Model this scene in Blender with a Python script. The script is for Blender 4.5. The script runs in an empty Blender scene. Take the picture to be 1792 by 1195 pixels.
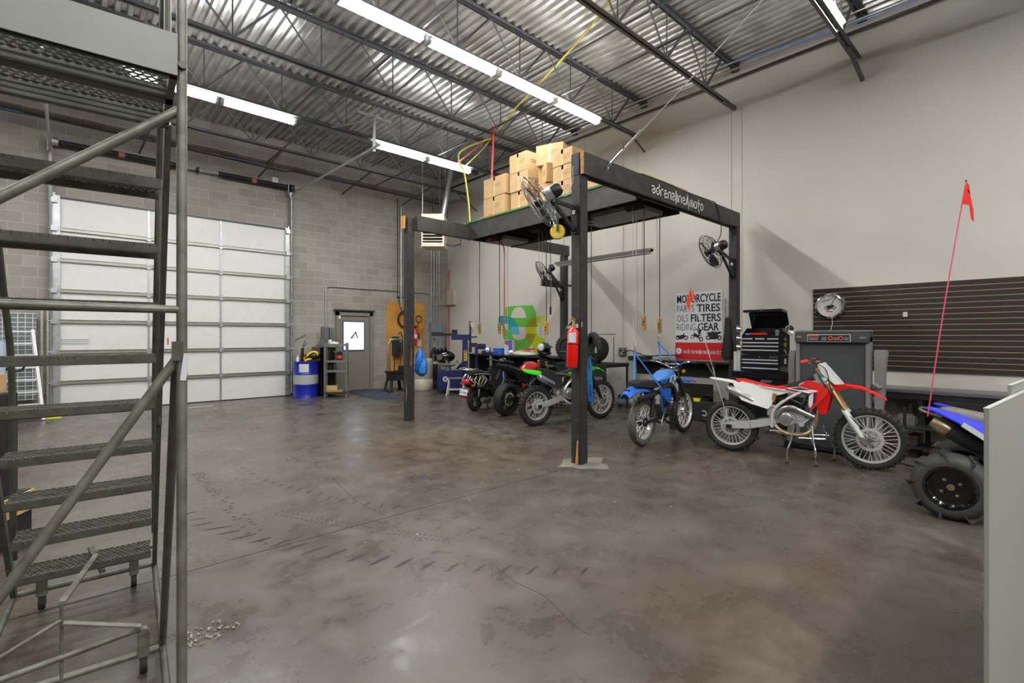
import bpy, bmesh, math, random
from mathutils import Vector, Matrix, Euler
random.seed(7)
PI = math.pi
SC = bpy.context.scene
COL = SC.collection

# ------------------------------------------------------------------ camera, world, exposure
cd = bpy.data.cameras.new('camera')
cd.sensor_width = 36.0
cd.lens = 858.0 / 1792.0 * 36.0
cd.shift_y = -8.5 / 1792.0
cd.clip_start = 0.05
cd.clip_end = 100
cam = bpy.data.objects.new('camera', cd)
COL.objects.link(cam)
cam.location = (0, 0, 1.5)
cam.rotation_euler = (PI / 2, 0, -math.radians(42.27))
SC.camera = cam
w = bpy.data.worlds.new('world')
SC.world = w
w.use_nodes = True
w.node_tree.nodes['Background'].inputs[0].default_value = (0.8, 0.85, 0.9, 1)
w.node_tree.nodes['Background'].inputs[1].default_value = 0.3
SC.view_settings.view_transform = 'Standard'
SC.view_settings.look = 'None'
SC.view_settings.gamma = 1.0
SC.view_settings.use_curve_mapping = False
SC.view_settings.exposure = 1.16
SC.cycles.max_bounces = 8
SC.cycles.diffuse_bounces = 5
SC.cycles.glossy_bounces = 3
SC.cycles.caustics_reflective = False
SC.cycles.caustics_refractive = False
SC.cycles.sample_clamp_indirect = 6.0
SC.cycles.use_denoising = True
LAMP = 19.0          # watts per square metre of lamp lens, seen as the emission strength
FIX = 18.0          # power of the light each pair of tubes gives

# ------------------------------------------------------------------ materials
def lin(h):
    h = h.lstrip('#')
    r = []
    for i in (0, 2, 4):
        c = int(h[i:i + 2], 16) / 255.0
        r.append(c / 12.92 if c <= 0.04045 else ((c + 0.055) / 1.055) ** 2.4)
    return (r[0], r[1], r[2], 1.0)

def mat(name, col, rough=0.5, metal=0.0, var=0.0, scale=8.0, col2=None, bump=0.0, emis=0.0, spec=0.5, coat=0.0, alpha=1.0, trans=0.0, bscale=None):
    m = bpy.data.materials.new(name)
    m.use_nodes = True
    nt = m.node_tree
    b = nt.nodes['Principled BSDF']
    c = lin(col)
    b.inputs['Base Color'].default_value = c
    b.inputs['Roughness'].default_value = rough
    b.inputs['Metallic'].default_value = metal
    b.inputs['Specular IOR Level'].default_value = spec
    b.inputs['Coat Weight'].default_value = coat
    if alpha < 1: b.inputs['Alpha'].default_value = alpha
    if trans > 0: b.inputs['Transmission Weight'].default_value = trans
    if emis > 0:
        b.inputs['Emission Color'].default_value = c
        b.inputs['Emission Strength'].default_value = emis
    if var > 0 or col2 or bump > 0:
        tc = nt.nodes.new('ShaderNodeTexCoord')
        nz = nt.nodes.new('ShaderNodeTexNoise')
        nz.inputs['Scale'].default_value = scale
        nz.inputs['Detail'].default_value = 5
        nt.links.new(tc.outputs['Object'], nz.inputs['Vector'])
        if var > 0 or col2:
            rp = nt.nodes.new('ShaderNodeValToRGB')
            rp.color_ramp.elements[0].position = 0.35
            rp.color_ramp.elements[1].position = 0.65
            if col2:
                rp.color_ramp.elements[0].color = c
                rp.color_ramp.elements[1].color = lin(col2)
            else:
                rp.color_ramp.elements[0].color = tuple(x * (1 - var) for x in c[:3]) + (1,)
                rp.color_ramp.elements[1].color = tuple(min(1, x * (1 + var)) for x in c[:3]) + (1,)
            nt.links.new(nz.outputs['Fac'], rp.inputs['Fac'])
            nt.links.new(rp.outputs['Color'], b.inputs['Base Color'])
        if bump > 0:
            bp = nt.nodes.new('ShaderNodeBump')
            bp.inputs['Strength'].default_value = bump
            bp.inputs['Distance'].default_value = 0.01
            if bscale:
                n2 = nt.nodes.new('ShaderNodeTexNoise'); n2.inputs['Scale'].default_value = bscale
                nt.links.new(tc.outputs['Object'], n2.inputs['Vector'])
                nt.links.new(n2.outputs['Fac'], bp.inputs['Height'])
            else:
                nt.links.new(nz.outputs['Fac'], bp.inputs['Height'])
            nt.links.new(bp.outputs['Normal'], b.inputs['Normal'])
    return m

def N(nt, t, **kw):
    n = nt.nodes.new(t)
    for k, v in kw.items():
        if k in n.inputs: n.inputs[k].default_value = v
        else: setattr(n, k, v)
    return n

def floor_mat():
    m = bpy.data.materials.new('stained_concrete'); m.use_nodes = True
    nt = m.node_tree; L = nt.links; b = nt.nodes['Principled BSDF']
    tc = N(nt, 'ShaderNodeTexCoord')
    def noise(sc, det, ro, di=0.0):
        n = N(nt, 'ShaderNodeTexNoise', Scale=sc, Detail=det, Roughness=ro, Distortion=di); L.new(tc.outputs['Object'], n.inputs['Vector']); return n
    def ramp(src, stops):
        r = N(nt, 'ShaderNodeValToRGB'); el = r.color_ramp.elements
        el[0].position = stops[0][0]; el[0].color = lin(stops[0][1]); el[1].position = stops[-1][0]; el[1].color = lin(stops[-1][1])
        for p, c in stops[1:-1]: k = el.new(p); k.color = lin(c)
        L.new(src, r.inputs['Fac']); return r
    def mixc(f, a, c, mode='MIX'):
        x = N(nt, 'ShaderNodeMix', data_type='RGBA', blend_type=mode)
        if isinstance(f, float): x.inputs[0].default_value = f
        else: L.new(f, x.inputs[0])
        L.new(a, x.inputs[6]); L.new(c, x.inputs[7]); return x.outputs[2]
    n1 = noise(.7, 7.0, .62, .25); n2 = noise(2.6, 9.0, .72, .3); n3 = noise(9.0, 8.0, .75, .2); n4 = noise(45.0, 4.0, .6)
    c1 = ramp(n1.outputs['Fac'], [(.34, '#54483d'), (.45, '#645a50'), (.55, '#756f67'), (.68, '#8a857c')])
    c2 = ramp(n2.outputs['Fac'], [(.28, '#564d44'), (.47, '#6e665d'), (.60, '#827c73'), (.74, '#979289')])
    base = mixc(.5, c1.outputs['Color'], c2.outputs['Color'])
    n0 = noise(.28, 3.0, .5); c0 = ramp(n0.outputs['Fac'], [(.38, '#9c8a76'), (.5, '#808080'), (.62, '#868d88')])
    base = mixc(.6, base, c0.outputs['Color'], 'OVERLAY')
    c3 = ramp(n3.outputs['Fac'], [(.36, '#3e3a36'), (.5, '#7d7d7d'), (.66, '#b9b5ac')])
    base = mixc(.18, base, c3.outputs['Color'], 'OVERLAY')
    c4 = ramp(n4.outputs['Fac'], [(.3, '#606060'), (.7, '#9a9a9a')])
    base = mixc(.25, base, c4.outputs['Color'], 'OVERLAY')
    L.new(base, b.inputs['Base Color'])
    rr = N(nt, 'ShaderNodeMapRange'); rr.inputs[1].default_value = .3; rr.inputs[2].default_value = .7; rr.inputs[3].default_value = 0.16; rr.inputs[4].default_value = 0.48
    L.new(n2.outputs['Fac'], rr.inputs[0]); L.new(rr.outputs[0], b.inputs['Roughness'])
    bp = N(nt, 'ShaderNodeBump', Strength=0.05, Distance=0.02); L.new(n3.outputs['Fac'], bp.inputs['Height'])
    L.new(bp.outputs['Normal'], b.inputs['Normal'])
    b.inputs['Specular IOR Level'].default_value = 0.5
    return m

def block_mat(flip=False):
    m = bpy.data.materials.new('concrete_block'); m.use_nodes = True
    nt = m.node_tree; L = nt.links; b = nt.nodes['Principled BSDF']
    tc = N(nt, 'ShaderNodeTexCoord'); sx = N(nt, 'ShaderNodeSeparateXYZ'); cx = N(nt, 'ShaderNodeCombineXYZ')
    L.new(tc.outputs['Object'], sx.inputs[0])
    L.new(sx.outputs['Y' if flip else 'X'], cx.inputs['X']); L.new(sx.outputs['Z'], cx.inputs['Y'])
    br = N(nt, 'ShaderNodeTexBrick'); br.offset = 0.5
    br.inputs['Scale'].default_value = 1.0
    br.inputs['Brick Width'].default_value = 0.4064; br.inputs['Row Height'].default_value = 0.2032
    br.inputs['Mortar Size'].default_value = 0.006; br.inputs['Mortar Smooth'].default_value = 0.3
    br.inputs['Color1'].default_value = lin('#938b80'); br.inputs['Color2'].default_value = lin('#a8a196')
    br.inputs['Mortar'].default_value = lin('#c4beb3'); br.inputs['Bias'].default_value = 0.1
    L.new(cx.outputs[0], br.inputs['Vector'])
    nz = N(nt, 'ShaderNodeTexNoise', Scale=0.9, Detail=5.0); L.new(tc.outputs['Object'], nz.inputs['Vector'])
    rp = N(nt, 'ShaderNodeValToRGB'); e = rp.color_ramp.elements
    e[0].position = 0.35; e[0].color = lin('#b9b4ab'); e[1].position = 0.65; e[1].color = lin('#cfcfca')
    L.new(nz.outputs['Fac'], rp.inputs['Fac'])
    mx = N(nt, 'ShaderNodeMix', data_type='RGBA', blend_type='MULTIPLY'); mx.inputs[0].default_value = 0.75
    L.new(br.outputs['Color'], mx.inputs[6]); L.new(rp.outputs['Color'], mx.inputs[7])
    gm = N(nt, 'ShaderNodeBrightContrast'); gm.inputs['Bright'].default_value = 0.06
    L.new(mx.outputs[2], gm.inputs['Color']); L.new(gm.outputs[0], b.inputs['Base Color'])
    iv = N(nt, 'ShaderNodeMath', operation='SUBTRACT'); iv.inputs[0].default_value = 1.0
    L.new(br.outputs['Fac'], iv.inputs[1])
    fn = N(nt, 'ShaderNodeTexNoise', Scale=60.0, Detail=3.0); L.new(tc.outputs['Object'], fn.inputs['Vector'])
    ad = N(nt, 'ShaderNodeMath', operation='MULTIPLY_ADD'); ad.inputs[1].default_value = 0.25
    L.new(fn.outputs['Fac'], ad.inputs[0]); L.new(iv.outputs[0], ad.inputs[2])
    bp = N(nt, 'ShaderNodeBump', Strength=0.5, Distance=0.006); L.new(ad.outputs[0], bp.inputs['Height'])
    L.new(bp.outputs['Normal'], b.inputs['Normal'])
    b.inputs['Roughness'].default_value = 0.85
    return m

M = {}
def mm(k, *a, **kw): M[k] = mat(k, *a, **kw)
M['floor'] = floor_mat(); M['block'] = block_mat(); M['block_y'] = block_mat(True)
mm('wallpaint', '#c6c2b8', 0.75, var=0.03, scale=0.8)
mm('deck', '#bcbcb9', 0.27, 0.6, var=0.22, scale=2.5, bump=0.25, bscale=9)
mm('joist', '#5a5c5f', 0.5, 0.2, var=0.1)
mm('housing', '#d5d6d4', 0.4)
mm('ladder', '#56574e', 0.48, 0.4, var=0.2, scale=14)
mm('ladderlite', '#74746a', 0.5, 0.45, var=0.25, scale=18)
mm('kick', '#73756e', 0.42, 0.3, var=0.1, scale=3)
mm('postblack', '#2b2a29', 0.6, var=0.35, scale=11, bump=0.2)
mm('beamblack', '#34322f', 0.55, var=0.3, scale=6, bump=0.2)
mm('rawwood', '#c08a4a', 0.7, var=0.2, scale=12)
mm('plyedge', '#c9a566', 0.7, var=0.2, scale=20)
mm('greenpaint', '#3c7a3a', 0.6)
mm('ply', '#c8903f', 0.6, col2='#b57e35', scale=3)
mm('card', '#bd9d70', 0.8, var=0.08, scale=6)
mm('tape', '#cdae7c', 0.3)
mm('cardink', '#6c5335', 0.8)
mm('doorwhite', '#d6d5d0', 0.4, var=0.02)
mm('strut', '#9b988e', 0.35, 0.6)
mm('galv', '#a7a9a9', 0.35, 0.7, var=0.12, scale=10)
mm('chrome', '#d9dadb', 0.12, 1.0)
mm('alu', '#b9b9b6', 0.3, 0.85, var=0.06, scale=20)
mm('alubright', '#d6d6d2', 0.32, 0.6)
mm('steel', '#8d8e90', 0.35, 0.8)
mm('darksteel', '#3a3b3e', 0.4, 0.6, var=0.15)
mm('black', '#141415', 0.4)
mm('matteblack', '#1a1a1b', 0.75)
mm('gloss', '#0b0b0d', 0.12, coat=0.6)
mm('rubber', '#232322', 0.7, var=0.25, scale=20, bump=0.2)
mm('rubbergrey', '#55524c', 0.8, var=0.3, scale=16, bump=0.2)
mm('rubberquad', '#353535', 0.65, var=0.2, scale=9)
mm('red', '#d8150c', 0.3, coat=0.3)
mm('redglow', '#e23a22', 0.55)
mm('extred', '#e01008', 0.25, coat=0.5)
mm('orange', '#ee5a22', 0.5)
mm('white', '#dcdcd8', 0.35)
mm('offwhite', '#c9c9c2', 0.45)
mm('plateW', '#d9dbd8', 0.4)
mm('gold', '#cfae72', 0.32, 0.6)
mm('tagred', '#9c5f55', 0.6)
mm('whitegrey', '#c4c6c6', 0.35, 0.3)
mm('pipegold', '#a89878', 0.3, 0.85, var=0.15, scale=10)
mm('green', '#3fd01c', 0.3, coat=0.2)
mm('blue', '#2a68cc', 0.35, coat=0.2, var=0.06)
mm('bluelight', '#4f8cdc', 0.35, coat=0.2)
mm('quadblue', '#2c36d2', 0.35, coat=0.2)
mm('strapblue', '#2b6fc0', 0.7)
mm('seatblk', '#1d1c1c', 0.65, var=0.2, scale=30)
mm('seatgrey', '#77756f', 0.5, var=0.2, scale=6)
mm('tankred', '#b5161a', 0.2, coat=0.6)
mm('maroon', '#8a1717', 0.25, coat=0.5)
mm('drumblue', '#14249c', 0.3, var=0.08, coat=0.2)
mm('drumgrey', '#a7aaa6', 0.4)
mm('paper', '#c7c9cc', 0.7)
mm('ink', '#1c1c1e', 0.6)
mm('navy', '#1c2560', 0.4)
mm('machineblue', '#1d2358', 0.35, coat=0.2)
mm('yellow', '#e8c313', 0.4)
mm('pendyellow', '#e39a10', 0.5)
mm('pendtan', '#a88246', 0.6)
mm('rope', '#b9b5aa', 0.8)
mm('cord', '#26241f', 0.6)
mm('cordyellow', '#cfc85a', 0.6)
mm('cordred', '#c33a30', 0.5)
mm('mat', '#3b3e52', 0.95, var=0.1, scale=60)
mm('doorpaint', '#7d786b', 0.45)
mm('frostpane', '#dfe6f8', 0.4, emis=0.8)
mm('frameblue', '#4a5a86', 0.4)
mm('panelgrey', '#7e878b', 0.45, 0.2)
mm('cream', '#bdb6a0', 0.5)
mm('heater', '#c7c1ae', 0.5)
mm('barrelplastic', '#b9b3a0', 0.45, var=0.05)
mm('cablegreen', '#1e2a1e', 0.6)
mm('bagblue', '#2475c8', 0.35, var=0.2, scale=12)
mm('slat', '#1e1e1e', 0.5, var=0.1, scale=20)
mm('slatgroove', '#b4894f', 0.6)
mm('treadmill', '#45484a', 0.5, var=0.04, scale=2)
mm('treadarm', '#7e7b79', 0.5)
mm('orangeink', '#d65a2a', 0.5)
mm('chestblk', '#0e0e11', 0.25, coat=0.3)
mm('drawerpull', '#d4d8de', 0.35, 0.4)
mm('drawer', '#15161f', 0.25, coat=0.3)
mm('muralgreen', '#5fae3c', 0.6)
mm('muralteal', '#16908f', 0.6)
mm('muralsky', '#58a7bd', 0.6)
mm('muralyellow', '#b4bf12', 0.6)
mm('muralolive', '#8a8a1a', 0.6)
mm('postwhite', '#d6d7da', 0.55)
mm('postred', '#c9121c', 0.5)
mm('pink', '#e0506a', 0.4)
mm('flagred', '#cf1a12', 0.6)
mm('cabinet', '#94978e', 0.5, var=0.03, scale=1.2)
mm('cabedge', '#b4b7af', 0.45)
mm('gravel', '#7b756b', 0.9, var=0.1, scale=4)
mm('tirestain', '#1d1916', 0.6)
mm('treadstain', '#39342f', 0.6)
mm('joint', '#2c2825', 0.8)
mm('lamp', '#f6f9ff', 0.4, emis=LAMP)
mm('lens', '#e9eef8', 0.4, emis=0.9)
mm('tan', '#a5793f', 0.7)
mm('brownbox', '#4b3a34', 0.5, var=0.1)
mm('teal', '#2aa0a8', 0.5)
mm('grass', '#4da02a', 0.5)
mm('plasticbin', '#a9b2c2', 0.35)
mm('lavgrey', '#9a9aa8', 0.35, 0.6)
mm('tail', '#c4140e', 0.2, coat=0.6)
mm('mirror', '#c9ccd2', 0.08, 1.0)
mm('clockface', '#d4d5d2', 0.4)
mm('jacket', '#2b2d33', 0.85, var=0.35, scale=9, bump=0.5)
mm('board', '#4c3b33', 0.6)
mm('stickyellow', '#e3dd13', 0.5)
mm('debris', '#9b9283', 0.9)
# ------------------------------------------------------------------ mesh builder
def V(*a): return Vector(a if len(a) > 1 else a[0])
def basis(ax):
    ax = Vector(ax).normalized()
    t = Vector((0, 0, 1)) if abs(ax.z) < 0.9 else Vector((1, 0, 0))
    u = t.cross(ax).normalized()
    return u, ax.cross(u).normalized(), ax
def catmull(pts, k=6):
    P = [Vector(p) for p in pts]
    if len(P) < 3: return P
    out = []
    for i in range(len(P) - 1):
        p0 = P[max(i - 1, 0)]; p1 = P[i]; p2 = P[i + 1]; p3 = P[min(i + 2, len(P) - 1)]
        for j in range(k):
            t = j / k
            out.append(0.5 * ((2 * p1) + (-p0 + p2) * t + (2 * p0 - 5 * p1 + 4 * p2 - p3) * t * t + (-p0 + 3 * p1 - 3 * p2 + p3) * t ** 3))
    out.append(P[-1])
    return out

class B:
    def __init__(s): s.v = []; s.f = []
    def add(s, vs, fs):
        o = len(s.v); s.v += [tuple(v) for v in vs]; s.f += [tuple(i + o for i in f) for f in fs]; return s
    def bb(s, x0, x1, y0, y1, z0, z1):
        vs = [(x, y, z) for x in (x0, x1) for y in (y0, y1) for z in (z0, z1)]
        return s.add(vs, [(0, 1, 3, 2), (4, 6, 7, 5), (0, 4, 5, 1), (2, 3, 7, 6), (0, 2, 6, 4), (1, 5, 7, 3)])
    def box(s, c, d, rz=0, rx=0, ry=0):
        R = Euler((rx, ry, rz)).to_matrix(); c = Vector(c)
        vs = [c + R @ Vector((x * d[0] / 2, y * d[1] / 2, z * d[2] / 2)) for x in (-1, 1) for y in (-1, 1) for z in (-1, 1)]
        return s.add(vs, [(0, 1, 3, 2), (4, 6, 7, 5), (0, 4, 5, 1), (2, 3, 7, 6), (0, 2, 6, 4), (1, 5, 7, 3)])
    def beam(s, a, b, w, h, up=(0, 0, 1), w2=None, h2=None):
        a = Vector(a); b = Vector(b); d = (b - a).normalized(); u = Vector(up)
        if abs(d.dot(u)) > 0.98: u = Vector((1, 0, 0))
        sd = d.cross(u).normalized(); u = sd.cross(d).normalized()
        w2 = w2 or w; h2 = h2 or h
        vs = []
        for p, ww, hh in ((a, w, h), (b, w2, h2)):
            vs += [p + sd * ww * i / 2 + u * hh * j / 2 for i, j in ((-1, -1), (1, -1), (1, 1), (-1, 1))]
        return s.add(vs, [(3, 2, 1, 0), (4, 5, 6, 7), (0, 1, 5, 4), (1, 2, 6, 5), (2, 3, 7, 6), (3, 0, 4, 7)])
    def cyl(s, a, b, r, r2=None, n=12, caps=True):
        a = Vector(a); b = Vector(b); u, v, _ = basis(b - a); r2 = r if r2 is None else r2
        vs = []
        for p, rr in ((a, r), (b, r2)):
            vs += [p + (u * math.cos(2 * PI * i / n) + v * math.sin(2 * PI * i / n)) * rr for i in range(n)]
        fs = [(i, (i + 1) % n, n + (i + 1) % n, n + i) for i in range(n)]
        if caps: fs += [tuple(range(n - 1, -1, -1)), tuple(range(n, 2 * n))]
        return s.add(vs, fs)
    def tube(s, pts, r, n=8, k=0, closed=False, flat=1.0):
        P = catmull(pts, k) if k else [Vector(p) for p in pts]
        m = len(P); rs = r if isinstance(r, (list, tuple)) else None
        vs = []; pu = None
        for i, p in enumerate(P):
            if closed: d = P[(i + 1) % m] - P[i - 1]
            else: d = P[min(i + 1, m - 1)] - P[max(i - 1, 0)]
            if d.length < 1e-9: d = Vector((0, 0, 1))
            d.normalize()
            if pu is None: u, v, _ = basis(d)
            else:
                u = pu - d * pu.dot(d)
                u = u.normalized() if u.length > 1e-6 else basis(d)[0]
                v = d.cross(u)
            pu = u
            if rs:
                t = i / (m - 1) * (len(rs) - 1); j = min(int(t), len(rs) - 2); rr = rs[j] + (rs[j + 1] - rs[j]) * (t - j)
            else: rr = r
            vs += [p + (u * math.cos(2 * PI * q / n) + v * math.sin(2 * PI * q / n) * flat) * rr for q in range(n)]
        fs = []
        for i in range(m if closed else m - 1):
            a = i * n; b = ((i + 1) % m) * n
            fs += [(a + q, a + (q + 1) % n, b + (q + 1) % n, b + q) for q in range(n)]
        if not closed: fs += [tuple(range(n - 1, -1, -1)), tuple(range((m - 1) * n, m * n))]
        return s.add(vs, fs)
    def lathe(s, prof, c=(0, 0, 0), ax=(0, 0, 1), n=24, closed=False, caps=True):
        c = Vector(c); u, v, ax = basis(ax); m = len(prof); vs = []
        for r, h in prof:
            vs += [c + ax * h + (u * math.cos(2 * PI * i / n) + v * math.sin(2 * PI * i / n)) * r for i in range(n)]
        fs = []
        for j in range(m if closed else m - 1):
            a = j * n; b = ((j + 1) % m) * n
            fs += [(a + i, a + (i + 1) % n, b + (i + 1) % n, b + i) for i in range(n)]
        if not closed and caps and not (len(prof) == 2 and prof[0][0] < 1e-4 and prof[0][1] == prof[1][1]):
            if prof[0][0] > 1e-4: fs.append(tuple(range(n - 1, -1, -1)))
            if prof[-1][0] > 1e-4: fs.append(tuple(range((m - 1) * n, m * n)))
        return s.add(vs, fs)
    def torus(s, c, ax, R, r, n=24, k=8, sq=1.0):
        prof = [(R + r * math.cos(2 * PI * i / k), r * sq * math.sin(2 * PI * i / k)) for i in range(k)]
        return s.lathe(prof, c, ax, n, closed=True)
    def prism(s, poly, vec):
        vec = Vector(vec); n = len(poly); P = [Vector(p) for p in poly]
        vs = P + [p + vec for p in P]
        return s.add(vs, [tuple(range(n - 1, -1, -1)), tuple(range(n, 2 * n))] + [(i, (i + 1) % n, n + (i + 1) % n, n + i) for i in range(n)])
    def loft(s, rings, caps=True):
        n = len(rings[0]); vs = [p for r in rings for p in r]; fs = []
        for j in range(len(rings) - 1):
            a = j * n; b = a + n
            fs += [(a + i, a + (i + 1) % n, b + (i + 1) % n, b + i) for i in range(n)]
        if caps: fs += [tuple(range(n - 1, -1, -1)), tuple(range((len(rings) - 1) * n, len(rings) * n))]
        return s.add(vs, fs)
    def sph(s, c, r, n=16, k=10, zmin=-1.0):
        r = (r, r, r) if not isinstance(r, (tuple, list)) else r
        rings = []
        a0 = math.asin(zmin)
        for j in range(k + 1):
            t = a0 + (PI / 2 - a0) * j / k
            t = min(t, PI / 2 - 0.001) if j == k else t
            if j == 0 and zmin <= -1: t = -PI / 2 + 0.001
            rings.append([(c[0] + r[0] * math.cos(t) * math.cos(2 * PI * i / n), c[1] + r[1] * math.cos(t) * math.sin(2 * PI * i / n), c[2] + r[2] * math.sin(t)) for i in range(n)])
        return s.loft(rings)
    def xf(s, mtx):
        s.v = [tuple(mtx @ Vector(v)) for v in s.v]; return s

def mk(name, b, m, parent=None, bevel=0, ang=38, loc=None, rot=None):
    me = bpy.data.meshes.new(name)
    me.from_pydata(b.v, [], b.f)
    bm = bmesh.new(); bm.from_mesh(me)
    bmesh.ops.recalc_face_normals(bm, faces=bm.faces)
    if bevel:
        bmesh.ops.bevel(bm, geom=[e for e in bm.edges if e.is_manifold and e.calc_face_angle(0) > 0.6], offset=bevel, segments=2, affect='EDGES', clamp_overlap=True)
    bm.to_mesh(me); bm.free()
    me.polygons.foreach_set('use_smooth', [True] * len(me.polygons))
    me.set_sharp_from_angle(angle=math.radians(ang))
    me.materials.append(M[m])
    o = bpy.data.objects.new(name, me); COL.objects.link(o)
    if parent: o.parent = parent
    if loc is not None: o.location = loc
    if rot is not None: o.rotation_euler = rot
    return o
def tag(o, label, cat, group=None, kind=None):
    if label: o['label'] = label
    if cat: o['category'] = cat
    if group: o['group'] = group
    if kind: o['kind'] = kind
    return o
def struct(name, b, m, parent=None, label=None, **kw):
    o = mk(name, b, m, parent, **kw); o['kind'] = 'structure'
    if label: o['label'] = label
    return o
def thing(name, label, cat, loc=(0, 0, 0), rz=0, group=None, rot=None):
    o = bpy.data.objects.new(name, None); COL.objects.link(o)
    o.empty_display_size = 0.1
    o.location = loc; o.rotation_euler = rot or (0, 0, rz)
    return tag(o, label, cat, group)
def dup(root, loc=None, rz=None, label=None, group=None, par=None, rot=None):
    r = root.copy(); COL.objects.link(r)
    if loc is not None: r.location = loc
    if rz is not None: r.rotation_euler = (0, 0, rz)
    if rot is not None: r.rotation_euler = rot
    if label: r['label'] = label
    if group: r['group'] = group
    if par: r.parent = par
    for ch in list(root.children):
        c = ch.copy(); COL.objects.link(c); c.parent = r
        for g in ch.children:
            d = g.copy(); COL.objects.link(d); d.parent = c
    return r
def text(name, body, size, m, mtx, parent=None, ext=0.001, off=0.0, sx=1.0, align='LEFT', shear=0.0):
    cu = bpy.data.curves.new(name, 'FONT'); cu.body = body; cu.size = size; cu.extrude = ext; cu.offset = off
    cu.align_x = align; cu.shear = shear; cu.resolution_u = 3
    t = bpy.data.objects.new(name, cu); COL.objects.link(t)
    dg = bpy.context.evaluated_depsgraph_get()
    me = bpy.data.meshes.new_from_object(t.evaluated_get(dg))
    bpy.data.objects.remove(t, do_unlink=True)
    me.transform(Matrix.Diagonal((sx, 1, 1, 1))); me.transform(mtx)
    me.materials.clear(); me.materials.append(M[m])
    o = bpy.data.objects.new(name, me); COL.objects.link(o)
    if parent: o.parent = parent
    return o
def frame_mtx(o, xd, yd):
    x = Vector(xd).normalized(); y = Vector(yd).normalized(); z = x.cross(y)
    return Matrix(((x.x, y.x, z.x, o[0]), (x.y, y.y, z.y, o[1]), (x.z, y.z, z.z, o[2]), (0, 0, 0, 1)))

# square stroke lettering for the shop's wordmark
LET = {'a': [[(0, 1), (.8, 1), (.8, 0), (0, 0), (0, .55), (.8, .55)], .8], 'd': [[(.8, 1.5), (.8, 0), (0, 0), (0, 1), (.8, 1)], .8],
       'r': [[(0, 0), (0, 1), (.6, 1)], .6], 'e': [[(.8, 0), (0, 0), (0, 1), (.8, 1), (.8, .5), (0, .5)], .8],
       'n': [[(0, 0), (0, 1), (.8, 1), (.8, 0)], .8], 'l': [[(0, 1.5), (0, -.35)], .0], 'i': [[(0, 0), (0, 1.0)], .0],
       'm': [[(0, 0), (0, 1), (1.1, 1), (1.1, 0), None, (.55, 1), (.55, 0)], 1.1], 'o': [[(0, 0), (0, 1), (.8, 1), (.8, 0), (0, 0)], .8],
       't': [[(.2, 1.5), (.2, 0), (.5, -.4), None, (0, 1), (.6, 1)], .6]}
def wordmark(b, width, th=0.24):
    x = 0; segs = []
    for ch in 'adrenaline*moto':
        if ch == '*':
            segs.append(('star', x)); x += 1.25; continue
        pts, wd = LET[ch]
        prev = None
        for p in pts:
            if p is None: prev = None; continue
            q = (x + p[0], p[1])
            if prev: segs.append((prev, q))
            prev = q
        x += wd + 0.42
    k = width / (x - 0.42)
    for s in segs:
        if s[0] == 'star':
            x = s[1]
            b.prism([((x + px) * k, py * k, 0) for px, py in ((-.25, -.2), (.45, 1.9), (1.0, -.9), (.62, -.1), (.45, .9), (.2, .1))], (0, 0, .002))
            continue
        (x0, y0), (x1, y1) = s
        a = V(x0 * k, y0 * k, .001); c = V(x1 * k, y1 * k, .001); d = (c - a).normalized() * th * k * .5
        b.beam(a - d, c + d, th * k, .002)
    return b
# ------------------------------------------------------------------ the building
XR, YB, XL, YF, ZC = 9.1, 13.1, -9.0, -9.0, 6.45
fl = struct('floor', B().bb(XL - .3, XR + .3, YF - .3, YB + .3, -.2, 0), 'floor', label='dark stained and polished concrete floor')
struct('wall_back', B().bb(XL, XR + .3, YB, YB + .3, 0, 6.8), 'block', label='grey concrete block wall with the garage door')
struct('wall_right', B().bb(XR, XR + .3, YF, YB, 0, 6.8), 'wallpaint', label='tall plain off-white painted wall')
struct('wall_left', B().bb(XL - .3, XL, YF, YB + .3, 0, 6.8), 'block_y', label='grey concrete block wall')
struct('wall_front', B().bb(XL - .3, XR + .3, YF - .3, YF, 0, 6.8), 'block', label='grey concrete block wall')

def deck():
    b = B(); pitch = .1524; prof = []
    x = XL
    while x < XR - .001:
        prof += [(x, 0), (x + .022, .045), (x + .075, .045), (x + .097, 0)]
        x += pitch
    prof.append((XR, 0))
    vs = [(px, YF, ZC + pz) for px, pz in prof] + [(px, YB, ZC + pz) for px, pz in prof]
    n = len(prof)
    b.add(vs, [(i, i + 1, n + i + 1, n + i) for i in range(n - 1)])
    return b
struct('ceiling', deck(), 'deck', label='galvanised corrugated steel roof deck', ang=20)
struct('roof', B().bb(XL - .3, XR + .3, YF - .3, YB + .3, 6.75, 6.9), 'darksteel')

# floor joints, tyre marks and litter
b = B()
for y0 in (4.02, 9.3): b.bb(XL, XR, y0 - .003, y0 + .003, 0, .0015)
for x0 in (2.05,): b.bb(x0 - .003, x0 + .003, 4.0, YB, 0, .0015)
struct('floor_joint', B().bb(-6, 4.4, 3.707, 3.714, 0, .0015), 'joint', fl)

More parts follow.
